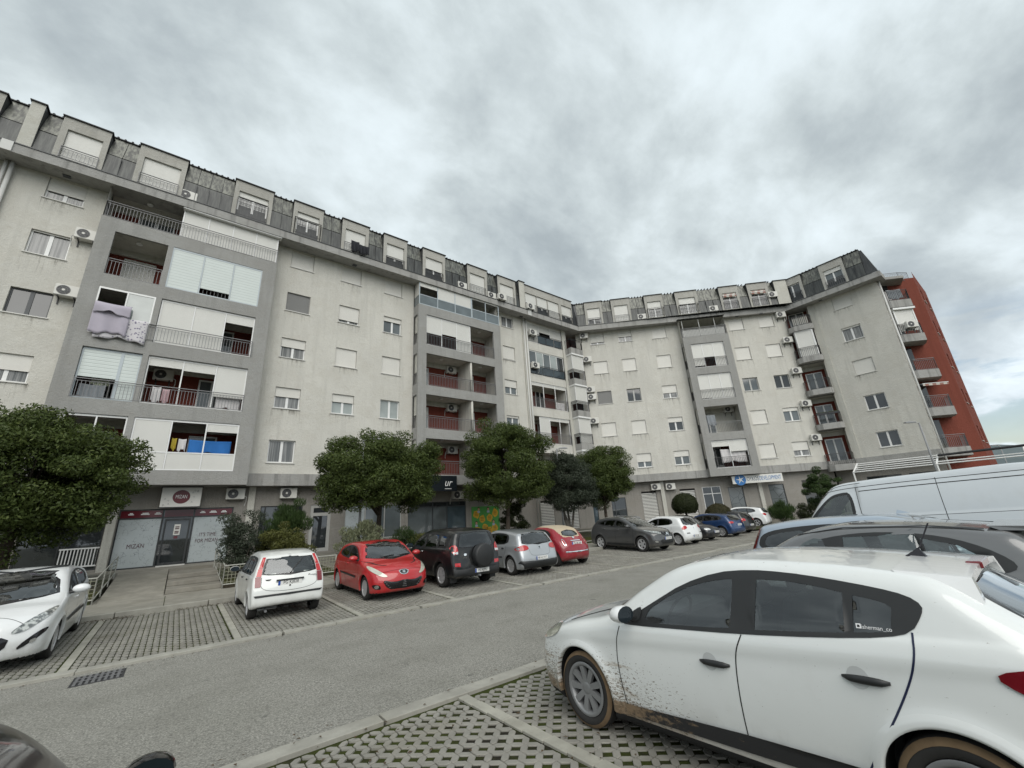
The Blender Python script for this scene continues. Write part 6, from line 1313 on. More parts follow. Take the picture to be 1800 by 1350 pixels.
car('parked_car', 'bright red three-door hatchback, front to the road', s207, 'paint_red', (5.18, 13.86, FY(13.86)), R(-90), pitch=PT_, h=.028,
    dlo=chaikin([(1.32, .97), (1.6, 1.15), (1.95, 1.31), (2.4, 1.37), (2.9, 1.33), (3.28, 1.2), (3.3, 1.1), (3.05, 1.03), (2.2, .99)], 2), panes=[chaikin([(1.55, 1.0), (1.75, 1.16), (2.0, 1.27), (2.36, 1.32), (2.38, 1.02)], 1), chaikin([(2.46, 1.03), (2.46, 1.325), (2.85, 1.29), (3.15, 1.19), (3.12, 1.09)], 1)],
    ws=[(0, 1.02), (.45, 1.03), (.66, 1.05), (.58, 1.24), (.50, 1.37), (0, 1.41)], mirrors=(1.42, 1.0, 'paint_red', 1.15), lines=[('side', [(1.3, .95), (1.3, .6), (1.36, .28)], .008), ('side', [(2.5, 1.0), (2.55, .7), (2.46, .4), (2.4, .28)], .008), ('top', [(.22, -.58), (.17, -.3), (.16, 0), (.17, .3), (.22, .58)], .008), ('side', [(.45, .86), (.9, .93), (1.25, .97)], .007)], handles=[(2.32, .86, .17, 'paint_red')],
    decals=[('headlight', 'front', 'pair', chaikin([(.42, .60), (.60, .61), (.80, .74), (.83, .86), (.76, .86), (.58, .72)], 2), 'headlamp_hazy', .008), ('grille', 'front', 'sym', [(0, .29), (.36, .30), (.48, .36), (.56, .48), (.54, .52), (0, .50)], 'black_gloss', .006), ('fog_recess', 'front', 'pair', chaikin([(.60, .31), (.76, .32), (.80, .44), (.64, .42)], 1), 'black_gloss', .006), ('fog_lamp', 'front', 'pair', [(.705+.045*math.cos(t), .375+.045*math.sin(t)) for t in np.linspace(0, 6.28, 13)[:-1]], 'chrome', .012), ('side_moulding', 'side', 'pair', [(1.5, .52), (2.95, .56), (2.95, .61), (1.5, .58)], 'black_plastic', .008)]+[('grille_bar', 'front', 'sym', [(0, z), (.42+.04*i, z+.004), (.42+.04*i, z+.018), (0, z+.014)], 'rail_grey', .012) for i, z in enumerate((.34, .385, .43, .475))], wheels=dict(kind='cap', spokes=9), extra=lion)
# black off-roader with covered spare wheel
srav = carshape(4.25, 1.82, 1.69, .86, 2.56, .355, zh=.86, cowl=(1.1, 1.12), wst=(1.75, 1.55), peak=(2.3, 1.69), rend=(3.95, 1.62), rgb=(4.16, 1.10), tail=.85, beltf=1.06, beltr=1.12, zb=.30, nose=.52, bowr=.06, ar=.05, tumble=.24, zmax=.75)
def rav_extra(root, B, TL, patch, xo):
    m = MB(); lathe(m, [(.0, .17), (.30, .17), (.335, .15), (.35, .10), (.35, -.05)], 36); o = m.build('spare_wheel_cover', 'black_plastic', root, smooth=True, recalc=False); o.rotation_euler = (0, 0, R(90)); o.location = (xo-4.27, -.14, .90)
    for sg in (1, -1):
        m = MB(); m.box(xo-3.95, xo-3.90, sg*.72-.11, sg*.72+.11, .17, .44); m.build('mudflap', 'black_plastic', root)
        patch('reflector', 'rear', [(sg*.62, .62), (sg*.80, .64), (sg*.80, .73), (sg*.62, .73)], 'lamp_red', .012)
    x = TL(B.onto('rear', [.46], [.86], 1, .01))[0]; text('RAV4', .055, lambda u, o, z: (x[0], x[1]-u, .86+z), 0, 0, 0, 'chrome', root, 'badge_text')
    patch('badge', 'rear', [(.44+.05*math.cos(t), .95+.035*math.sin(t)) for t in np.linspace(0, 6.28, 13)[:-1]], 'chrome', .010)
    m = MB(); m.box(xo-4.2, xo-4.05, -.06, .06, .30, .36); m.tube((xo-4.1, 0, .33), (xo-4.34, 0, .34), .03, 6); m.build('tow_bar', 'rim_dark', root)
car('parked_car', 'black off-road car with covered spare wheel on its tailgate', srav, 'paint_black', (7.58, 13.86, FY(13.8)), R(90), pitch=-PT_, h=.03, glass='car_glass_dark',
    dlo=chaikin([(1.25, 1.10), (1.5, 1.32), (1.78, 1.50), (2.3, 1.58), (3.3, 1.56), (3.8, 1.5), (3.75, 1.17), (2.5, 1.12)], 1), panes=[chaikin([(1.42, 1.13), (1.6, 1.32), (1.82, 1.46), (2.2, 1.53), (2.2, 1.14)], 1), [(2.3, 1.15), (2.3, 1.53), (3.05, 1.52), (3.1, 1.16)], [(3.2, 1.18), (3.16, 1.51), (3.62, 1.47), (3.62, 1.20)]],
    ws=[(0, 1.15), (.5, 1.15), (.66, 1.18), (.6, 1.4), (.52, 1.53), (0, 1.55)], rwin=[(0, 1.16), (.5, 1.16), (.62, 1.18), (.56, 1.4), (.50, 1.55), (0, 1.57)], mirrors=(1.38, 1.12, 'chrome', 1.2), lines=doorlines(1.25, 2.25, 3.15, .2, .4, 1.06), handles=[(2.1, 1.0, .18, 'chrome')],
    decals=[('tail_light', 'rear', 'pair', chaikin([(.66, .98), (.84, .96), (.84, 1.22), (.70, 1.24)], 1), 'lamp_red', .012), ('tail_light_lens', 'rear', 'pair', [(.68, .98), (.82, .97), (.82, 1.04), (.68, 1.05)], 'lamp_white', .016), ('bumper', 'rear', 'sym', [(0, .34), (.80, .36), (.84, .58), (0, .58)], 'black_plastic', .012)], wheels=dict(kind='cap', spokes=7, w=.23), plate=('rear', .47, 'PG KJ751', -.12), extra=rav_extra)
# silver hatchback with round twin tail lamps
sg5 = carshape(4.2, 1.76, 1.485, .88, 2.58, .315, zh=.74, cowl=(1.05, .98), wst=(1.85, 1.40), peak=(2.3, 1.485), rend=(3.70, 1.39), rgb=(4.03, 1.0), beltf=.93, beltr=.99, bowr=.12)
def vwb(root, B, TL, patch, xo):
    patch('badge', 'rear', [(.06*math.cos(t), .90+.06*math.sin(t)) for t in np.linspace(0, 6.28, 17)[:-1]], 'chrome', .010); patch('badge_core', 'rear', [(-.035, .93), (-.012, .93), (0, .90), (.012, .93), (.035, .93), (.012, .86), (0, .885), (-.012, .86)], 'ink_black', .013)
    for y, z in ((.56, .90), (.745, .895)): 
        for s_ in (1, -1): patch('lamp_lens', 'rear', [(s_*y+.055*math.cos(t), z+.055*math.sin(t)) for t in np.linspace(0, 6.28, 13)[:-1]], 'lamp_white' if y < .6 else 'lamp_darkred', .012)
    a = TL(B.onto('rear', [.05, -.42], [1.02, 1.03], 1, .015)); MB().tube(a[0], a[1], .012, 5).build('wiper', 'black_plastic', root)
car('parked_car', 'silver hatchback with black lower bumper, rear to the road', sg5, 'paint_silver', (10.42, 13.95, FY(13.9)), R(88), pitch=-PT_, h=.03,
    dlo=chaikin([(1.30, .96), (1.6, 1.14), (1.95, 1.31), (2.4, 1.385), (3.0, 1.37), (3.3, 1.30), (3.32, 1.02), (2.3, .97)], 1), panes=[chaikin([(1.5, .99), (1.74, 1.16), (2.0, 1.28), (2.28, 1.335), (2.28, 1.0)], 1), [(2.38, 1.0), (2.38, 1.34), (2.9, 1.335), (3.16, 1.28), (3.18, 1.04)]],
    ws=[(0, 1.0), (.5, 1.01), (.64, 1.03), (.57, 1.22), (.5, 1.37), (0, 1.4)], rwin=[(0, 1.03), (.45, 1.03), (.62, 1.06), (.55, 1.22), (.49, 1.34), (0, 1.37)], mirrors=(1.42, 1.0, 'paint_silver'), lines=doorlines(1.25, 2.32, 3.2, .2)+[('rear', [(-.48, 1.0), (-.44, .72), (-.36, .64), (.36, .64), (.44, .72), (.48, 1.0)], .007)], handles=[(2.18, .86, .15, 'black_plastic'), (3.02, .88, .15, 'black_plastic')],
    decals=[('tail_light', 'rear', 'pair', chaikin([(.46, .84), (.84, .80), (.86, .88), (.80, .97), (.60, 1.0), (.48, .96)], 2), 'lamp_red', .008), ('lower_bumper', 'rear', 'sym', [(0, .24), (.70, .25), (.84, .42), (.82, .50), (0, .47)], 'black_plastic', .010), ('side_moulding', 'side', 'pair', [(1.4, .52), (3.0, .56), (3.0, .60), (1.4, .56)], 'black_plastic', .008)], wheels=dict(kind='cap', spokes=8), plate=('rear', .56, 'BR AZ 417'), extra=vwb)
# small cherry red cabrio with a beige fabric roof
s500 = carshape(3.55, 1.63, 1.49, .66, 2.30, .29, zh=.80, cowl=(.85, 1.0), wst=(1.45, 1.39), peak=(1.9, 1.49), rend=(2.75, 1.40), rgb=(3.25, 1.03), tail=.80, tailx=.07, beltf=.95, beltr=1.0, bowr=.22, ar=.14, bowf=.3, af=.18, k=.14)
car('parked_car', 'small cherry red car with a beige folding fabric roof', s500, 'paint_cherry', (12.78, 14.1, FY(14.1)), R(87), pitch=-PT_, h=.03, roofmat=('soft_top', lambda c: (np.abs(c[:, 1]) < .55-.15*np.clip((1.30-c[:, 2])/.3, 0, 1)) & (c[:, 2] > 1.06) & (c[:, 0] > 1.55)),
    dlo=chaikin([(1.0, .99), (1.25, 1.16), (1.5, 1.31), (1.9, 1.37), (2.4, 1.34), (2.75, 1.18), (2.7, 1.06), (1.8, 1.0)], 1), panes=[chaikin([(1.18, 1.02), (1.35, 1.17), (1.55, 1.28), (1.95, 1.33), (2.0, 1.04)], 1), chaikin([(2.08, 1.05), (2.06, 1.32), (2.36, 1.29), (2.6, 1.17), (2.56, 1.09)], 1)],
    ws=[(0, 1.02), (.45, 1.03), (.58, 1.05), (.52, 1.22), (.46, 1.36), (0, 1.39)], rwin=[(0, 1.12), (.26, 1.12), (.36, 1.15), (.32, 1.24), (.24, 1.27), (0, 1.28)], mirrors=(1.15, 1.02, 'paint_cherry'),
    decals=[('tail_light', 'rear', 'pair', chaikin([(.50, .76), (.62, .76), (.60, 1.0), (.50, 1.0)], 1), 'chrome', .008), ('tail_light_core', 'rear', 'pair', chaikin([(.535, .79), (.60, .79), (.585, .97), (.53, .97)], 1), 'lamp_red', .012), ('bumper_chrome', 'rear', 'sym', [(0, .50), (.58, .51), (.60, .565), (0, .555)], 'chrome', .014), ('plate_hood', 'rear', 'sym', [(0, .905), (.25, .90), (.25, .93), (0, .935)], 'chrome', .016), ('badge', 'rear', 'one', [(.05*math.cos(t), 1.03+.04*math.sin(t)) for t in np.linspace(0, 6.28, 13)[:-1]], 'chrome', .010)], wheels=dict(kind='cap', spokes=7), plate=('rear', .835, 'PG AR 500'), handles=[(1.95, .92, .15, 'chrome')], lines=[('side', [(.98, .98), (1.0, .5), (1.05, .28)], .008), ('side', [(2.05, 1.0), (2.1, .6), (2.0, .28)], .008)])
# dark grey crossover, front to the road
sqa = carshape(4.38, 1.81, 1.59, .90, 2.65, .35, zh=.86, cowl=(1.1, 1.12), wst=(1.95, 1.50), peak=(2.45, 1.60), rend=(3.8, 1.50), rgb=(4.18, 1.18), tail=.92, beltf=1.05, beltr=1.18, zb=.24, nose=.5, bowf=.30, af=.17)
car('parked_car', 'dark grey crossover with silver roof rails, front to the road', sqa, 'paint_grey', (18.72, 14.42, FY(14.4)), R(-92), pitch=PT_, h=.032, glass='car_glass_dark',
    dlo=chaikin([(1.45, 1.08), (1.8, 1.28), (2.15, 1.43), (2.7, 1.49), (3.2, 1.46), (3.75, 1.33), (3.6, 1.22), (2.6, 1.12)], 1), panes=[chaikin([(1.66, 1.12), (1.9, 1.28), (2.2, 1.39), (2.44, 1.43), (2.44, 1.14)], 1), [(2.54, 1.15), (2.54, 1.44), (3.1, 1.42), (3.2, 1.22)], [(3.26, 1.23), (3.18, 1.41), (3.55, 1.32), (3.5, 1.26)]],
    ws=[(0, 1.13), (.5, 1.14), (.67, 1.16), (.6, 1.33), (.52, 1.46), (0, 1.5)], mirrors=(1.55, 1.12, 'paint_grey', 1.15), lines=doorlines(1.35, 2.48, 3.5, .2, .35, 1.06), handles=[(2.3, .98, .18, 'paint_grey'), (3.25, 1.03, .18, 'paint_grey')],
    decals=[('headlight', 'front', 'pair', chaikin([(.36, .80), (.62, .82), (.84, .93), (.84, .98), (.60, .93), (.38, .88)], 1), 'headlamp', .008), ('grille', 'front', 'sym', [(0, .70), (.20, .72), (.36, .80), (.36, .89), (0, .88)], 'black_gloss', .006), ('badge_v', 'front', 'pair', [(.04, .72), (.10, .73), (.22, .87), (.18, .88)], 'chrome', .012), ('badge', 'front', 'one', [(.065*math.cos(t), .81+.055*math.sin(t)) for t in np.linspace(0, 6.28, 13)[:-1]], 'chrome', .014), ('lower_grille', 'front', 'sym', [(0, .36), (.42, .37), (.50, .50), (.42, .56), (0, .55)], 'black_plastic', .008), ('fog_lamp', 'front', 'pair', chaikin([(.62, .42), (.76, .44), (.78, .50), (.64, .50)], 1), 'chrome', .010), ('wheel_skirt', 'side', 'pair', [(1.3, .27), (3.1, .27), (3.1, .37), (1.3, .36)], 'black_plastic', .008)], wheels=dict(kind='alloy', spokes=5, sw=.09), plate=('front', .60, 'PG OS 182'),
    extra=lambda root, B, TL, patch, xo: [MB().path([tuple(q) for q in TL(B.onto('top', np.linspace(1.95, 3.7, 10), [sg*.58]*10, 1, .03))], .016, 6).build('roof_rail', 'chrome', root) for sg in (1, -1)])
# white hatchback, rear to the road
scl = carshape(4.0, 1.71, 1.49, .83, 2.58, .305, zh=.74, cowl=(1.0, .99), wst=(1.75, 1.40), peak=(2.2, 1.49), rend=(3.45, 1.41), rgb=(3.84, 1.0), beltf=.94, beltr=1.0, bowr=.16)
GEN_DLO = chaikin([(1.28, .97), (1.58, 1.15), (1.9, 1.31), (2.35, 1.385), (2.85, 1.37), (3.15, 1.28), (3.2, 1.06), (2.2, .98)], 1); GEN_P = [chaikin([(1.46, 1.0), (1.7, 1.16), (1.95, 1.28), (2.2, 1.335), (2.2, 1.0)], 1), [(2.3, 1.01), (2.3, 1.335), (2.75, 1.325), (3.0, 1.26), (3.02, 1.07)]]
GEN_WS = [(0, 1.0), (.5, 1.01), (.62, 1.03), (.55, 1.22), (.48, 1.37), (0, 1.4)]; GEN_RW = [(0, 1.04), (.42, 1.04), (.58, 1.07), (.50, 1.24), (.44, 1.35), (0, 1.38)]
car('parked_car', 'white hatchback with red tail lamps beside the grey crossover', scl, 'paint_white', (22.05, 14.55, FY(14.5)), R(88), pitch=-PT_, h=.036, glass='car_glass_dark', dlo=GEN_DLO, panes=GEN_P, ws=GEN_WS, rwin=GEN_RW, mirrors=(1.4, 1.0, 'paint_white'), lines=doorlines(1.22, 2.25, 3.1, .2),
    decals=[('tail_light', 'rear', 'pair', chaikin([(.50, .86), (.80, .78), (.80, .90), (.62, 1.0), (.52, .98)], 1), 'lamp_red', .008), ('bumper_strip', 'rear', 'pair', [(.45, .60), (.66, .60), (.66, .64), (.45, .64)], 'black_plastic', .008), ('badge', 'rear', 'one', [(-.03, .86), (0, .91), (.03, .86), (0, .81)], 'chrome', .010)], wheels=dict(kind='cap', spokes=7), plate=('rear', .48, 'PG DV 664'))
# black older hatchback, front to the road
sbl = carshape(3.8, 1.64, 1.42, .76, 2.47, .285, zh=.70, cowl=(1.0, .93), wst=(1.65, 1.33), peak=(2.1, 1.42), rend=(3.2, 1.35), rgb=(3.65, .95), beltf=.88, beltr=.94, bowf=.25)
car('parked_car', 'old black hatchback with clear headlamps, front to the road', sbl, 'paint_anthracite', (24.62, 14.9, FY(14.9)), R(-90), pitch=PT_, h=.036, glass='car_glass_dark', dlo=[(a, b-.06) for a, b in GEN_DLO], panes=[[(a, b-.06) for a, b in p] for p in GEN_P], ws=[(a*.93, b-.06) for a, b in GEN_WS], mirrors=(1.38, .94, 'black_plastic'),
    decals=[('headlight', 'front', 'pair', chaikin([(.42, .60), (.70, .60), (.76, .70), (.48, .72)], 1), 'lamp_white', .008), ('grille', 'front', 'sym', [(0, .36), (.5, .36), (.55, .44), (0, .44)], 'black_plastic', .006)], wheels=dict(kind='cap', spokes=7), plate=('front', .50, 'PG CG 330'))
# dark blue hatchback with multi-spoke wheels
sa3 = carshape(4.24, 1.77, 1.42, .88, 2.58, .325, zh=.72, cowl=(1.05, .95), wst=(1.85, 1.34), peak=(2.3, 1.42), rend=(3.7, 1.32), rgb=(4.08, .98), beltf=.91, beltr=.97)
car('parked_car', 'dark blue hatchback with bright multi-spoke wheels', sa3, 'paint_blue', (27.75, 15.0, FY(15)), R(88), pitch=-PT_, h=.036, glass='car_glass_dark', dlo=chaikin([(1.32, .93), (1.6, 1.10), (1.95, 1.25), (2.4, 1.32), (3.1, 1.31), (3.5, 1.22), (3.55, 1.02), (2.3, .95)], 1), panes=[chaikin([(1.5, .96), (1.74, 1.11), (2.0, 1.22), (2.28, 1.27), (2.28, .97)], 1), [(2.38, .98), (2.38, 1.275), (2.95, 1.27), (2.98, 1.0)], [(3.05, 1.01), (3.02, 1.265), (3.34, 1.2), (3.38, 1.04)]],
    ws=[(a, b-.05) for a, b in GEN_WS], rwin=[(0, 1.0), (.45, 1.0), (.6, 1.03), (.52, 1.18), (.46, 1.27), (0, 1.3)], mirrors=(1.45, .96, 'paint_blue'), lines=doorlines(1.25, 2.32, 3.3, .2, .28, .9), decals=[('tail_light', 'rear', 'pair', chaikin([(.46, .82), (.82, .80), (.82, .92), (.52, .93)], 1), 'lamp_red', .008)], wheels=dict(kind='alloy', spokes=10, sw=.04), plate=('rear', .72, 'PG BM 905'))
# black small hatchback and white hatchback at the end of the row
spo = carshape(3.97, 1.68, 1.46, .84, 2.47, .305, zh=.74, cowl=(1.0, .98), wst=(1.75, 1.38), peak=(2.2, 1.465), rend=(3.5, 1.37), rgb=(3.82, 1.0), beltf=.93, beltr=1.0)
POLO = car('parked_car', 'black hatchback with red lamps next to the blue one', spo, 'paint_anthracite', (30.65, 15.4, FY(15.4)), R(88), pitch=-PT_, h=.038, glass='car_glass_dark', dlo=GEN_DLO, panes=GEN_P, ws=GEN_WS, rwin=GEN_RW, mirrors=(1.4, 1.0, 'paint_anthracite'), lines=doorlines(1.22, 2.25, 3.1, .2), decals=[('tail_light', 'rear', 'pair', chaikin([(.46, .82), (.78, .80), (.79, .96), (.56, .98), (.48, .92)], 1), 'lamp_red', .008)], wheels=dict(kind='alloy', spokes=7), plate=('rear', .55, 'PG HN 218'))
sg7 = carshape(4.25, 1.79, 1.46, .88, 2.63, .315, zh=.74, cowl=(1.05, .98), wst=(1.85, 1.38), peak=(2.3, 1.46), rend=(3.8, 1.36), rgb=(4.1, 1.0), beltf=.93, beltr=.98)
car('parked_car', 'white hatchback at the far end of the row beside the blue sign', sg7, 'paint_white', (33.9, 15.75, FY(15.7)+.2), R(100), pitch=-PT_, h=.038, glass='car_glass_dark', dlo=chaikin([(1.32, .96), (1.6, 1.13), (1.95, 1.28), (2.4, 1.36), (3.1, 1.35), (3.5, 1.26), (3.55, 1.05), (2.3, .98)], 1), panes=[chaikin([(1.5, .99), (1.74, 1.14), (2.0, 1.25), (2.28, 1.31), (2.28, 1.0)], 1), [(2.38, 1.0), (2.38, 1.315), (2.95, 1.31), (2.98, 1.03)], [(3.05, 1.04), (3.02, 1.305), (3.34, 1.24), (3.38, 1.07)]], ws=GEN_WS, rwin=GEN_RW, mirrors=(1.45, .99, 'paint_white'), lines=doorlines(1.25, 2.32, 3.3, .2), decals=[('tail_light', 'rear', 'pair', chaikin([(.46, .84), (.82, .82), (.84, .98), (.52, .97)], 1), 'lamp_red', .008)], wheels=dict(kind='alloy', spokes=5), plate=('rear', .55, 'PG TA 740'))
for w in WHEELS.values():
    for o in [w, *w.children_recursive]: bpy.data.objects.remove(o)
# ---------------------------------------------------------------- air conditioners, signs, washing, lamps, fences
plain('ac_white', (.62, .61, .57), .45, var=.12, vs=3); plain('ac_fan', (.05, .05, .052), .5); plain('ac_badge', (.35, .03, .03), .4)
def ac(label, T, u, o, z, w=.74, h=.5, d=.27, clean=True):
    """outdoor unit, its back at depth o from the facade plane, centre u, z"""
    p = T(u, o, z); root = empty('air_conditioner', p, 0, label, 'air conditioner', 'outdoor units on the facades'); Tl = lambda a, b, c: tuple(x-y for x, y in zip(T(a, b, c), p))
    MB(Tl).box(u-w/2, u+w/2, o, o+d, z-h/2, z+h/2).build('casing', 'ac_white', root, bevel=.02)
    c = u-w*.14; m = MB(Tl); n = 20; r = h*.42
    ring = [(c+r*math.cos(6.2832*i/n), o+d+.006, z+r*math.sin(6.2832*i/n)) for i in range(n)]; m.add(ring, [tuple(range(n))]); m.build('fan_opening', 'ac_fan', root, recalc=False)
    m = MB(Tl)
    for rr in (.35, .62, .9): m.path([(c+r*rr*math.cos(6.2832*i/n), o+d+.012, z+r*rr*math.sin(6.2832*i/n)) for i in range(n+1)], .007, 4)
    for i in range(6): a = 6.2832*i/6; m.tube((c, o+d+.012, z), (c+r*math.cos(a), o+d+.012, z+r*math.sin(a)), .006, 4)
    m.build('fan_grille', 'rail_grey', root)
    m = MB(Tl); n = 10; m.add([(c+.05*math.cos(6.2832*i/n), o+d+.02, z+.05*math.sin(6.2832*i/n)) for i in range(n)], [tuple(range(n))]); m.build('fan_hub', 'ac_white', root, recalc=False)
    m = MB(Tl)
    for x in (u-w*.33, u+w*.33): m.box(x-.02, x+.02, o-.02 if o > .3 else o-.1, o+d, z-h/2-.04, z-h/2-.003); m.box(x-.02, x+.02, o-.02 if o > .3 else o-.1, o+.02 if o > .3 else o-.06, z-h/2-.3, z-h/2-.04)
    m.build('bracket', 'ac_fan', root)
    sg = 1 if (u*7) % 1 < .5 else -1; MB(Tl).path([(u+sg*w/2, o+d*.4, z-h*.2), (u+sg*(w/2+.09), o+d*.3, z-h*.3), (u+sg*(w/2+.10), o+.02, z-h*.7), (u+sg*(w/2+.06), o-.06, z-h*1.1)], .018, 5).build('pipe', 'pipe_white', root); return root
for a in (('outdoor unit beside the second window from the top, left edge', T1, -5.06, .1, 14.85), ('outdoor unit beside the grey framed window at the left edge', T1, -5.12, .1, 12.0), ('outdoor unit on the cornice above the leftmost balcony bay', T1, -2.0, .55, 18.24), ('outdoor unit on the cornice above the middle bay', T1, 14.0, .6, 18.24), ('left of two outdoor units side by side on the cornice', T1, 16.62, .6, 18.22), ('right of two outdoor units side by side on the cornice', T1, 17.42, .88, 18.20), ('outdoor unit standing on the cornice at the white rain pipes', T1, 20.35, .86, 18.22), ('outdoor unit on the topmost corner loggia railing', T1, 21.05, .1, 16.36), ('outdoor unit on the glazed corner loggia railing, second from top', T1, 21.05, .1, 13.45),
          ('outdoor unit on the red wall of the middle bay, third floor', T1, 13.85, -.9, 12.1), ('outdoor unit on the red wall of the middle bay, second floor', T1, 13.85, -.9, 9.3), ('outdoor unit on the red wall of the middle bay, first floor', T1, 13.85, -.9, 6.4), ('outdoor unit inside the glazed balcony with washing, left bay', T1, -1.55, -.85, 9.15),
          ('outdoor unit right of the round shop sign, above the olive bush', T1, 1.92, -.30, 3.66), ('outdoor unit above the dark conifer bush on the shop wall', T1, 4.15, -.30, 3.66), ('outdoor unit under the black shop sign', T1, 13.85, -.30, 3.44),
          ('topmost outdoor unit in the inner corner of the bend', T2, .80, .1, 17.2), ('second outdoor unit from the top in the inner corner', T2, .85, .1, 14.9), ('upper of two outdoor units stacked in the inner corner', T2, .82, .1, 12.07), ('lower of two outdoor units stacked in the inner corner', T2, .85, .1, 11.4), ('lowest outdoor unit in the inner corner of the bend', T2, .82, .1, 9.28), ('outdoor unit on the cornice between dormers left of the second wing bay', T2, 6.05, .55, 18.24), ('outdoor unit on the cornice right of the second wing bay', T2, 12.2, .55, 18.26), ('outdoor unit hung on the corner dormer of the second bend', T2, 17.2, .70, 18.9), ('topmost outdoor unit beside the curved corner balconies', T2, 17.72, .1, 17.2), ('outdoor unit beside the white shuttered corner balcony', T2, 17.70, .1, 14.82), ('third outdoor unit from the top beside the corner balconies', T2, 17.70, .1, 12.04), ('outdoor unit beside the corner balcony with planters', T2, 17.70, .1, 9.23), ('lowest outdoor unit beside the corner balconies', T2, 17.70, .1, 6.45), ('dark outdoor unit inside the open balcony of the second wing bay', T2, 12.1, -.85, 9.5), ('left of two outdoor units above the grille shops', T2, 5.05, -.30, 3.55), ('right of two outdoor units above the grille shops', T2, 6.18, -.30, 3.5), ('outdoor unit on the balcony railing at the red end', T4, 1.1, .0, 13.62)): ac(*a)
# signs
def at(T, u, o, z): return T(u, o, z)
def sign(name, label, T, u, o, z, build):
    p = T(u, o, z); r = empty(name, p, 0, label, 'sign'); build(r, lambda a, b, c: tuple(x-y for x, y in zip(T(a, b, c), p))); return r
def b_mizan(r, T):
    MB(T).box(-.74, .63, -.02, .12, 3.13, 3.93).build('panel', 'sign_white', r); MB(T).box(-.78, .67, -.03, .10, 3.09, 3.125).build('frame', 'frame_dark', r); MB(T).box(-.78, .67, -.03, .10, 3.935, 3.97).build('frame', 'frame_dark', r)
    n = 40; MB(T).add([(-.06+.30*math.cos(6.2832*i/n), .126, 3.54+.285*math.sin(6.2832*i/n)) for i in range(n)], [tuple(range(n))]).build('disc', 'sign_red', r, recalc=False)
    text('MIZAN', .21, T, -.06, .128, 3.54, 'ink_white', r, sx=.62)
    g = random.Random(4)
    for k in range(22):
        a, b = g.uniform(-.68, .57), g.uniform(3.18, 3.88)
        if abs(a+.06) < .36: continue
        t = .035; q = g.uniform(0, 6.28); MB(T).path([(a+t*math.cos(q+j*2.1), .124, b+t*math.sin(q+j*2.1)) for j in range(4)], .004, 4).build('ornament', 'rail_grey', r)
sign('shop_sign', 'white shop sign with dark red disc reading MIZAN', T1, 0, 0, 3.5, b_mizan)
def b_black(r, T):
    MB(T).box(10.2, 13.18, .81, .93, 3.6, 4.5).build('panel', 'sign_black', r); text('ur', .62, T, 12.55, .932, 4.08, 'ink_white', r, shear=.35, sx=.9); MB(T).box(12.35, 12.8, .931, .936, 3.72, 3.75).build('underline', 'ink_white', r)
sign('shop_sign', 'black shop sign with white script half hidden by the tree', T1, 11.7, .8, 4, b_black)
def b_oykos(r, T):
    MB(T).box(10.76, 14.46, .30, .42, 3.33, 3.93).build('panel', 'sign_white', r); n = 32
    MB(T).add([(11.35+.42*math.cos(6.2832*i/n), .425, 3.62+.42*math.sin(6.2832*i/n)) for i in range(n)], [tuple(range(n))]).build('disc', 'sign_blue', r, recalc=False)
    for i in range(5):
        a = .5+i*1.2566; MB(T).add([(11.35+.33*math.cos(a), .429, 3.62+.33*math.sin(a)), (11.35+.09*math.cos(a+.7), .429, 3.62+.09*math.sin(a+.7)), (11.35, .429, 3.62), (11.35+.07*math.cos(a-.7), .429, 3.62+.07*math.sin(a-.7))], [(0, 1, 2, 3)]).build('leaf_mark', 'sign_white', r, recalc=False)
    text('OYKOS', .44, T, 12.28, .422, 3.63, 'sign_darkblue', r, sx=.62); text('DEVELOPMENT', .44, T, 13.55, .422, 3.63, 'sign_blue', r, sx=.53)
sign('shop_sign', 'white sign with blue disc reading OYKOS DEVELOPMENT', T2, 12.6, .3, 3.6, b_oykos)
plain('poster_green', (.07, .27, .06), .4, var=.15); plain('poster_yellow', (.55, .33, .03), .4, var=.15); plain('skin_print', (.45, .27, .18), .5); plain('ink_brown', (.05, .03, .02), .5); plain('print_blue', (.35, .40, .5), .5)
def b_poster(r, T):
    MB(T).box(14.98, 17.15, -.34, -.30, .95, 2.68).build('panel', 'poster_green', r)
    g = random.Random(9)
    for a, b in ((15.3, 2.2), (15.75, 1.9), (16.35, 1.95), (16.8, 2.25), (15.95, 1.35), (15.35, 1.2), (16.75, 1.3), (16.3, 1.15)):
        n = 11; MB(T).add([(a+(.24+g.uniform(-.05, .05))*math.cos(6.2832*i/n), -.296, b+(.26+g.uniform(-.06, .06))*math.sin(6.2832*i/n)) for i in range(n)], [tuple(range(n))]).build('speech_patch', 'poster_yellow', r, recalc=False)
        for k in range(3): MB(T).box(a-.12, a+.12, -.294, -.292, b+.08-k*.09, b+.105-k*.09).build('print_line', 'ink_brown', r)
    for a, b in ((15.5, 2.5), (16.25, 2.5), (15.3, 1.65), (16.65, 1.68)):
        n = 12; MB(T).add([(a+.10*math.cos(6.2832*i/n), -.2955, b+.03+.11*math.sin(6.2832*i/n)) for i in range(n)], [tuple(range(n))]).build('hair_print', 'ink_brown', r, recalc=False); MB(T).add([(a+.08*math.cos(6.2832*i/n), -.291, b+.085*math.sin(6.2832*i/n)) for i in range(n)], [tuple(range(n))]).build('face_print', 'skin_print', r, recalc=False); MB(T).box(a-.1, a+.1, -.294, -.2925, b-.22, b-.09).build('shirt_print', 'print_blue', r)
sign('poster', 'green poster with yellow speech patches and faces on the wall', T1, 16, -.35, 1, b_poster)
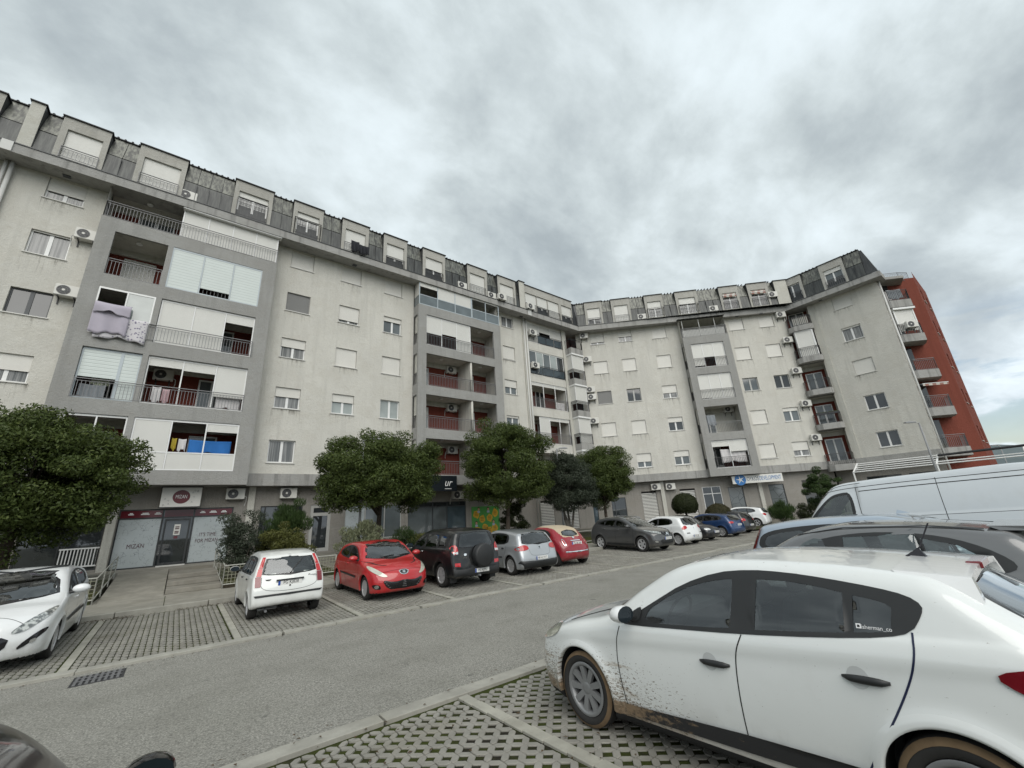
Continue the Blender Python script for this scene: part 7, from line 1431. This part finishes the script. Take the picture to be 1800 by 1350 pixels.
# washing and awnings
def cloth(name, label, T, u0, u1, z1, z0, o, mt, cat='laundry', waves=4, amp=.04, sag=.03, group='washing on the balconies', fold=0):
    p = T((u0+u1)/2, o, z0); nu, nz = 22, 10; V = []; F = []; g = random.Random(int(u0*100+z1*7)); ph = g.uniform(0, 6)
    for i in range(nu+1):
        for j in range(nz+1):
            a, b = i/nu, j/nz; zb = z0+(.06*math.sin(a*7+ph)+.03*math.sin(a*17))*(1-b)
            x = T(u0+(u1-u0)*a, o+amp*math.sin(a*waves*6.28+ph+b*1.5)*(1.1-b)+fold*(b**6), zb+(z1-zb)*b-sag*math.sin(a*3.14)*b); V.append(tuple(c-d for c, d in zip(x, p)))
    for i in range(nu):
        for j in range(nz): k = i*(nz+1)+j; F.append((k, k+1, k+nz+2, k+nz+1))
    me = bpy.data.meshes.new(name); me.from_pydata(V, [], F); me.polygons.foreach_set('use_smooth', [True]*len(F)); o_ = link(name, me, None, mt); o_.location = p
    sm = o_.modifiers.new('thickness', 'SOLIDIFY'); sm.thickness = .006
    return setp(o_, label, cat, group)
def floral():
    v = wpos(); vo = N('ShaderNodeTexVoronoi'); vo.inputs['Scale'].default_value = 9; L(v, vo.inputs[0]); pbsdf(Base_Color=mix(ramp(vo.outputs['Distance'], [(.25, (1, 1, 1)), (.4, (0, 0, 0))]).outputs[0], (.58, .56, .58), (.20, .18, .25)), Roughness=.9)
mat('cloth_floral', floral); plain('cloth_lilac', (.40, .37, .43), .9, var=.06); plain('cloth_blue', (.02, .14, .42), .85, var=.1); plain('cloth_black', (.014, .015, .02), .9); plain('cloth_white', (.62, .60, .60), .9, var=.06); plain('cloth_green', (.40, .43, .32), .9); plain('cloth_pink', (.5, .34, .36), .9); plain('cloth_yellow', (.5, .38, .05), .9); plain('cloth_red', (.35, .05, .06), .9); plain('cloth_grey', (.25, .27, .29), .9)
cloth('hanging_sheet', 'lilac sheet hung out over the leftmost bay balcony', T1, -4.12, -2.95, 11.25, 10.15, .98, 'cloth_lilac', waves=2, amp=.05, fold=-.08); cloth('hanging_sheet', 'flowered white sheet hanging below the lilac one', T1, -3.95, -2.32, 11.0, 9.98, .92, 'cloth_floral', waves=3, amp=.05)
cloth('folded_blanket', 'lilac blanket lying over the sheet on the open window', T1, -4.1, -2.95, 11.55, 11.05, 1.06, 'cloth_lilac', waves=1, amp=.06, fold=-.12)
cloth('tarpaulin', 'bright blue cloth drying in the lowest glazed balcony', T1, -.15, 1.42, 5.98, 5.36, .45, 'cloth_blue', waves=3, amp=.03)
cloth('hanging_shirt', 'yellow garment hanging left of the blue cloth', T1, -.75, -.58, 6.02, 5.5, .45, 'cloth_yellow', waves=1); cloth('hanging_shirt', 'beige garment hanging between yellow garment and blue cloth', T1, -.52, -.24, 6.0, 5.48, .45, 'cloth_white', waves=1)
cloth('hanging_towel', 'pale green towel drying behind the railing of the left bay', T1, -3.7, -3.15, 8.75, 8.0, .35, 'cloth_green', waves=2); cloth('hanging_towel', 'grey covered rack behind the left bay railing', T1, -4.0, -3.2, 8.05, 7.45, .45, 'cloth_grey', waves=3)
cloth('hanging_shirt', 'white garment on the rack behind the railing, left bay', T1, -1.75, -1.45, 8.2, 7.5, .55, 'cloth_white', waves=2); cloth('hanging_shirt', 'pinkish garment on the rack behind the railing, left bay', T1, -1.4, -1.15, 8.15, 7.5, .55, 'cloth_pink', waves=2); cloth('storage_cover', 'pale covered boxes behind the right end of the left bay railing', T1, .55, 1.5, 8.1, 7.48, .5, 'cloth_white', waves=1, amp=.02)
cloth('hanging_clothes', 'black clothes hung on a rack outside a dormer window', T1, 5.95, 6.45, 18.75, 18.0, 1.0, 'cloth_black', waves=2, amp=.08, group='washing at the dormers'); cloth('hanging_trousers', 'black trousers beside the black clothes outside the dormer', T1, 6.4, 7.05, 18.6, 17.95, 1.05, 'cloth_black', waves=3, amp=.08, group='washing at the dormers')
cloth('hanging_shirts', 'white shirts drying in the lowest balcony of the second wing', T2, 10.3, 12.2, 6.05, 5.0, .5, 'cloth_white', waves=6, amp=.05); cloth('hanging_towel', 'grey towel on the open balcony of the second wing', T2, 9.85, 10.5, 8.9, 8.0, .4, 'cloth_grey', waves=2); cloth('hanging_clothes', 'grey clothes drying on the topmost end balcony', T4, .5, 1.5, 16.7, 15.9, -.15, 'cloth_grey', waves=5); cloth('hanging_clothes', 'pale garment drying on the corner loggia', T1, 23.4, 24.4, 10.75, 10.1, -.2, 'cloth_white', waves=4)
def stripes():
    g = N('ShaderNodeNewGeometry'); sx = N('ShaderNodeSeparateXYZ'); L(g.outputs['Position'], sx.inputs[0]); fr = M_('FRACT', M_('MULTIPLY', sx.outputs[1], 2.8)); pbsdf(Base_Color=mix(M_('GREATER_THAN', fr, .5), (.5, .47, .42), (.30, .16, .13)), Roughness=.9)
mat('cloth_striped', stripes)
def awn(label, T, u0, u1, z1, z0, o0, o1, mt):
    p = T(u0, o0, z1); r = empty('awning', p, 0, label, 'awning'); Tl = lambda a, b, c: tuple(x-y for x, y in zip(T(a, b, c), p)); MB(Tl).add([(u0, o0, z1), (u1, o0, z1), (u1, o1, z0), (u0, o1, z0), (u0, o1, z0-.16), (u1, o1, z0-.16)], [(0, 1, 2, 3), (3, 2, 5, 4)]).build('fabric', mt, r, recalc=False); MB(Tl).tube((u0, o1, z0), (u1, o1, z0), .025, 6).build('front_bar', 'pvc_white', r)
awn('faded striped awning over an end balcony', T4, .35, 2.0, 9.35, 9.1, -.9, .12, 'cloth_striped'); awn('small striped awning in a dormer opening, left of the pair', T2, 13.15, 14.25, 19.55, 19.3, .72, .92, 'cloth_striped'); awn('small striped awning in a dormer opening, right of the pair', T2, 15.5, 16.7, 19.55, 19.3, .72, .92, 'cloth_striped')
# satellite dish
r = empty('satellite_dish', T1(11.05, .95, 4.95), 0, 'grey satellite dish on the lowest railing of the middle bay', 'satellite dish'); m = MB(); n = 20
for j in range(4):
    for i in range(n):
        f = lambda rr, a: (rr*math.cos(a)*.95, -.12+rr*rr*.35-.02*0, rr*math.sin(a)); m.quad(f(.42*j/4, 6.2832*i/n), f(.42*(j+1)/4, 6.2832*i/n), f(.42*(j+1)/4, 6.2832*(i+1)/n), f(.42*j/4, 6.2832*(i+1)/n))
m.build('dish', 'zinc_dark', r, smooth=True, recalc=False); MB().path([(0, -.1, -.4), (.0, -.45, -.1)], .015, 5).build('arm', 'rail_grey', r); MB().tube((0, -.43, -.12), (0, -.5, -.05), .04, 8).build('receiver', 'pvc_white', r)
# street lamps
plain('lamp_grey', (.24, .245, .25), .5)
def lamp(label, x, y, h, z0=.3, ang=0.0, arm=.7):
    r = empty('street_lamp', (x, y, z0), ang, label, 'street lamp', 'street lamps'); m = MB(); m.tube((0, 0, 0), (0, 0, 1.0), .075, 10, .07); m.tube((0, 0, 1.0), (0, 0, h), .06, 10, .04); m.build('pole', 'lamp_grey', r, smooth=True); MB().box(-.12, .12, -.12, .12, 0, .03).build('base', 'rail_grey', r)
    MB().tube((0, 0, h-.03), (arm*.4, 0, h+.03), .03, 8).build('arm', 'pipe_grey', r); m = MB(); m.add([(arm*.25, -.05, h+.06), (arm*1.1, -.09, h+.06), (arm*1.1, .09, h+.06), (arm*.25, .05, h+.06), (arm*.25, -.05, h), (arm*1.1, -.10, h+.01), (arm*1.1, .10, h+.01), (arm*.25, .05, h), (arm*.8, -.06, h+.11), (arm*.8, .06, h+.11)], [(4, 5, 6, 7), (0, 4, 5, 1), (3, 2, 6, 7), (0, 3, 7, 4), (1, 2, 6, 5), (0, 1, 8), (1, 2, 9, 8), (2, 3, 9), (0, 8, 9, 3)]); m.build('lamp_head', 'lamp_grey', r); return r
lamp('street lamp between the two middle trees in front of the corner loggia', 19.3, 19.9, 5.85, .35, R(-20)); lamp('street lamp whose head shows above the tree behind the red car', 6.55, 20.0, 5.65, .35, R(-20)); lamp('street lamp in front of the end wall, behind the van', 32.3, 4.0, 5.7, .05, R(140)); lamp('small distant street lamp right of the red gable', 62.0, 2.75, 5.9, 0, R(140))
# low fences with mesh
def meshm():
    g = N('ShaderNodeNewGeometry'); sx = N('ShaderNodeSeparateXYZ'); L(g.outputs['Position'], sx.inputs[0])
    a = M_('FRACT', M_('MULTIPLY', M_('ADD', sx.outputs[0], sx.outputs[1]), 9.0)); b = M_('FRACT', M_('MULTIPLY', sx.outputs[2], 9.0)); k = M_('MAXIMUM', M_('LESS_THAN', a, .16), M_('LESS_THAN', b, .16))
    t = N('ShaderNodeBsdfTransparent'); d = N('ShaderNodeBsdfDiffuse'); d.inputs[0].default_value = (.22, .22, .17, 1); m = N('ShaderNodeMixShader'); L(k, m.inputs[0]); L(t.outputs[0], m.inputs[1]); L(d.outputs[0], m.inputs[2]); o = N('ShaderNodeOutputMaterial'); L(m.outputs[0], o.inputs[0])
mat('wire_mesh', meshm)
plain('rail_fence', (.40, .40, .36), .6, var=.2)
def fence(label, pts, h=.72, mesh=True):
    p0 = Vector(pts[0]); r = empty('low_fence', p0, 0, label, 'fence', 'low fences along the planting beds'); P = [Vector(p)-p0 for p in pts]
    for a, b in zip(P, P[1:]):
        n = max(1, round((b-a).length/2.0)); Z = Vector((0, 0, 1))
        for nm, zz_ in (('top_rail', h), ('bottom_rail', .12)): MB().tube(a+Z*zz_, b+Z*zz_, .017, 6).build(nm, 'rail_fence', r)
        for i in range(n+1): q = a.lerp(b, i/n); MB().tube(q-Z*.1, q+Z*h, .019, 6).build('post', 'rail_fence', r)
        if mesh: MB().quad(a+Z*.14, b+Z*.14, b+Z*(h-.02), a+Z*(h-.02)).build('mesh_panel', 'wire_mesh', r, recalc=False)
fence('white mesh fence left of the shop ramp', [(-9, 18.5, .26), (-1.7, 18.5, .26), (-1.7, 23.6, .72)]); fence('white mesh fence right of the shop steps', [(1.5, 23.6, .72), (1.5, 18.5, .26), (5.2, 18.5, .26)]); fence('white mesh fence behind the red and black cars', [(6.7, 18.5, .26), (10.5, 18.5, .26)]); fence('white rail fence behind the small cherry red car and the crossover', [(12.7, 18.5, .26), (25.4, 18.5, .26)], mesh=False)
# white pergola frame of the cafe and the dark awning bar beside it
r = empty('pergola', T3(3.5, 3, 0), 0, 'white metal pergola frame in front of the end wing cafe', 'pergola'); p_ = T3(3.5, 3, 0); Tl = lambda a, b, c: tuple(x-y for x, y in zip(T3(a, b, c), p_))
for i in range(5): t = i/4; MB(Tl).tube((1.4, 1.9+1.5*t, 4.05-.6*t), (9.2 if i > 2 else 5.6, 1.9+1.5*t, 4.05-.6*t), .04, 6).build('slat_bar', 'pvc_white', r)
for u in (1.4, 5.6, 9.2): MB(Tl).tube((u, 1.85, 4.08), (u, 3.45, 3.42), .05, 6).build('rafter', 'pvc_white', r); MB(Tl).tube((u, 3.4, 0), (u, 3.4, 3.45), .05, 6).build('post', 'pvc_white', r)
r = empty('awning_cassette', T3(6, 3, 4), 0, 'dark rolled awning bar right of the white pergola', 'awning'); p_ = T3(6, 3, 4); Tl = lambda a, b, c: tuple(x-y for x, y in zip(T3(a, b, c), p_)); MB(Tl).tube((5.7, 2.6, 4.0), (9.6, 3.3, 4.0), .07, 8).build('roller', 'rail_black', r); MB(Tl).tube((5.7, 2.6, 4.0), (5.75, 1.8, 4.12), .04, 6).build('bracket', 'rail_black', r)
# white cot on show in the shop window at the left
r = empty('display_cot', (T1(-2.9, -.6, .9)), 0, 'white slatted cot in the shop window behind the left tree', 'cot'); p_ = T1(-2.9, -.6, .9); Tl = lambda a, b, c: tuple(x-y for x, y in zip(T1(a, b, c), p_))
for i in range(12): MB(Tl).box(-3.42+i*.095, -3.39+i*.095, -.42, -.39, 1.05, 1.65).build('slat', 'pvc_white', r)
MB(Tl).box(-3.45, -2.33, -.43, -.38, 1.65, 1.70).build('rail', 'pvc_white', r); MB(Tl).box(-3.45, -2.33, -.43, -.38, 1.0, 1.05).build('rail', 'pvc_white', r)
# planters on the corner balcony
for i, lb in ((0, 'dark planter box on the corner balcony railing, left'), (1, 'dark planter box on the corner balcony railing, right')):
    p = TC(.45+i*.75, .75, ZB[1]+.8); r = empty('planter_box', p, 0, lb, 'planter'); Tl = (lambda p: lambda a, b, c: tuple(x-y for x, y in zip(TC(a, b, c), p)))(p); MB(Tl).box(.1+i*.75, .8+i*.75, .68, .85, ZB[1]+.7, ZB[1]+.86).build('box', 'rail_black', r); MB(Tl).box(.12+i*.75, .78+i*.75, .70, .83, ZB[1]+.86, ZB[1]+.90).build('soil', 'bed_soil', r)
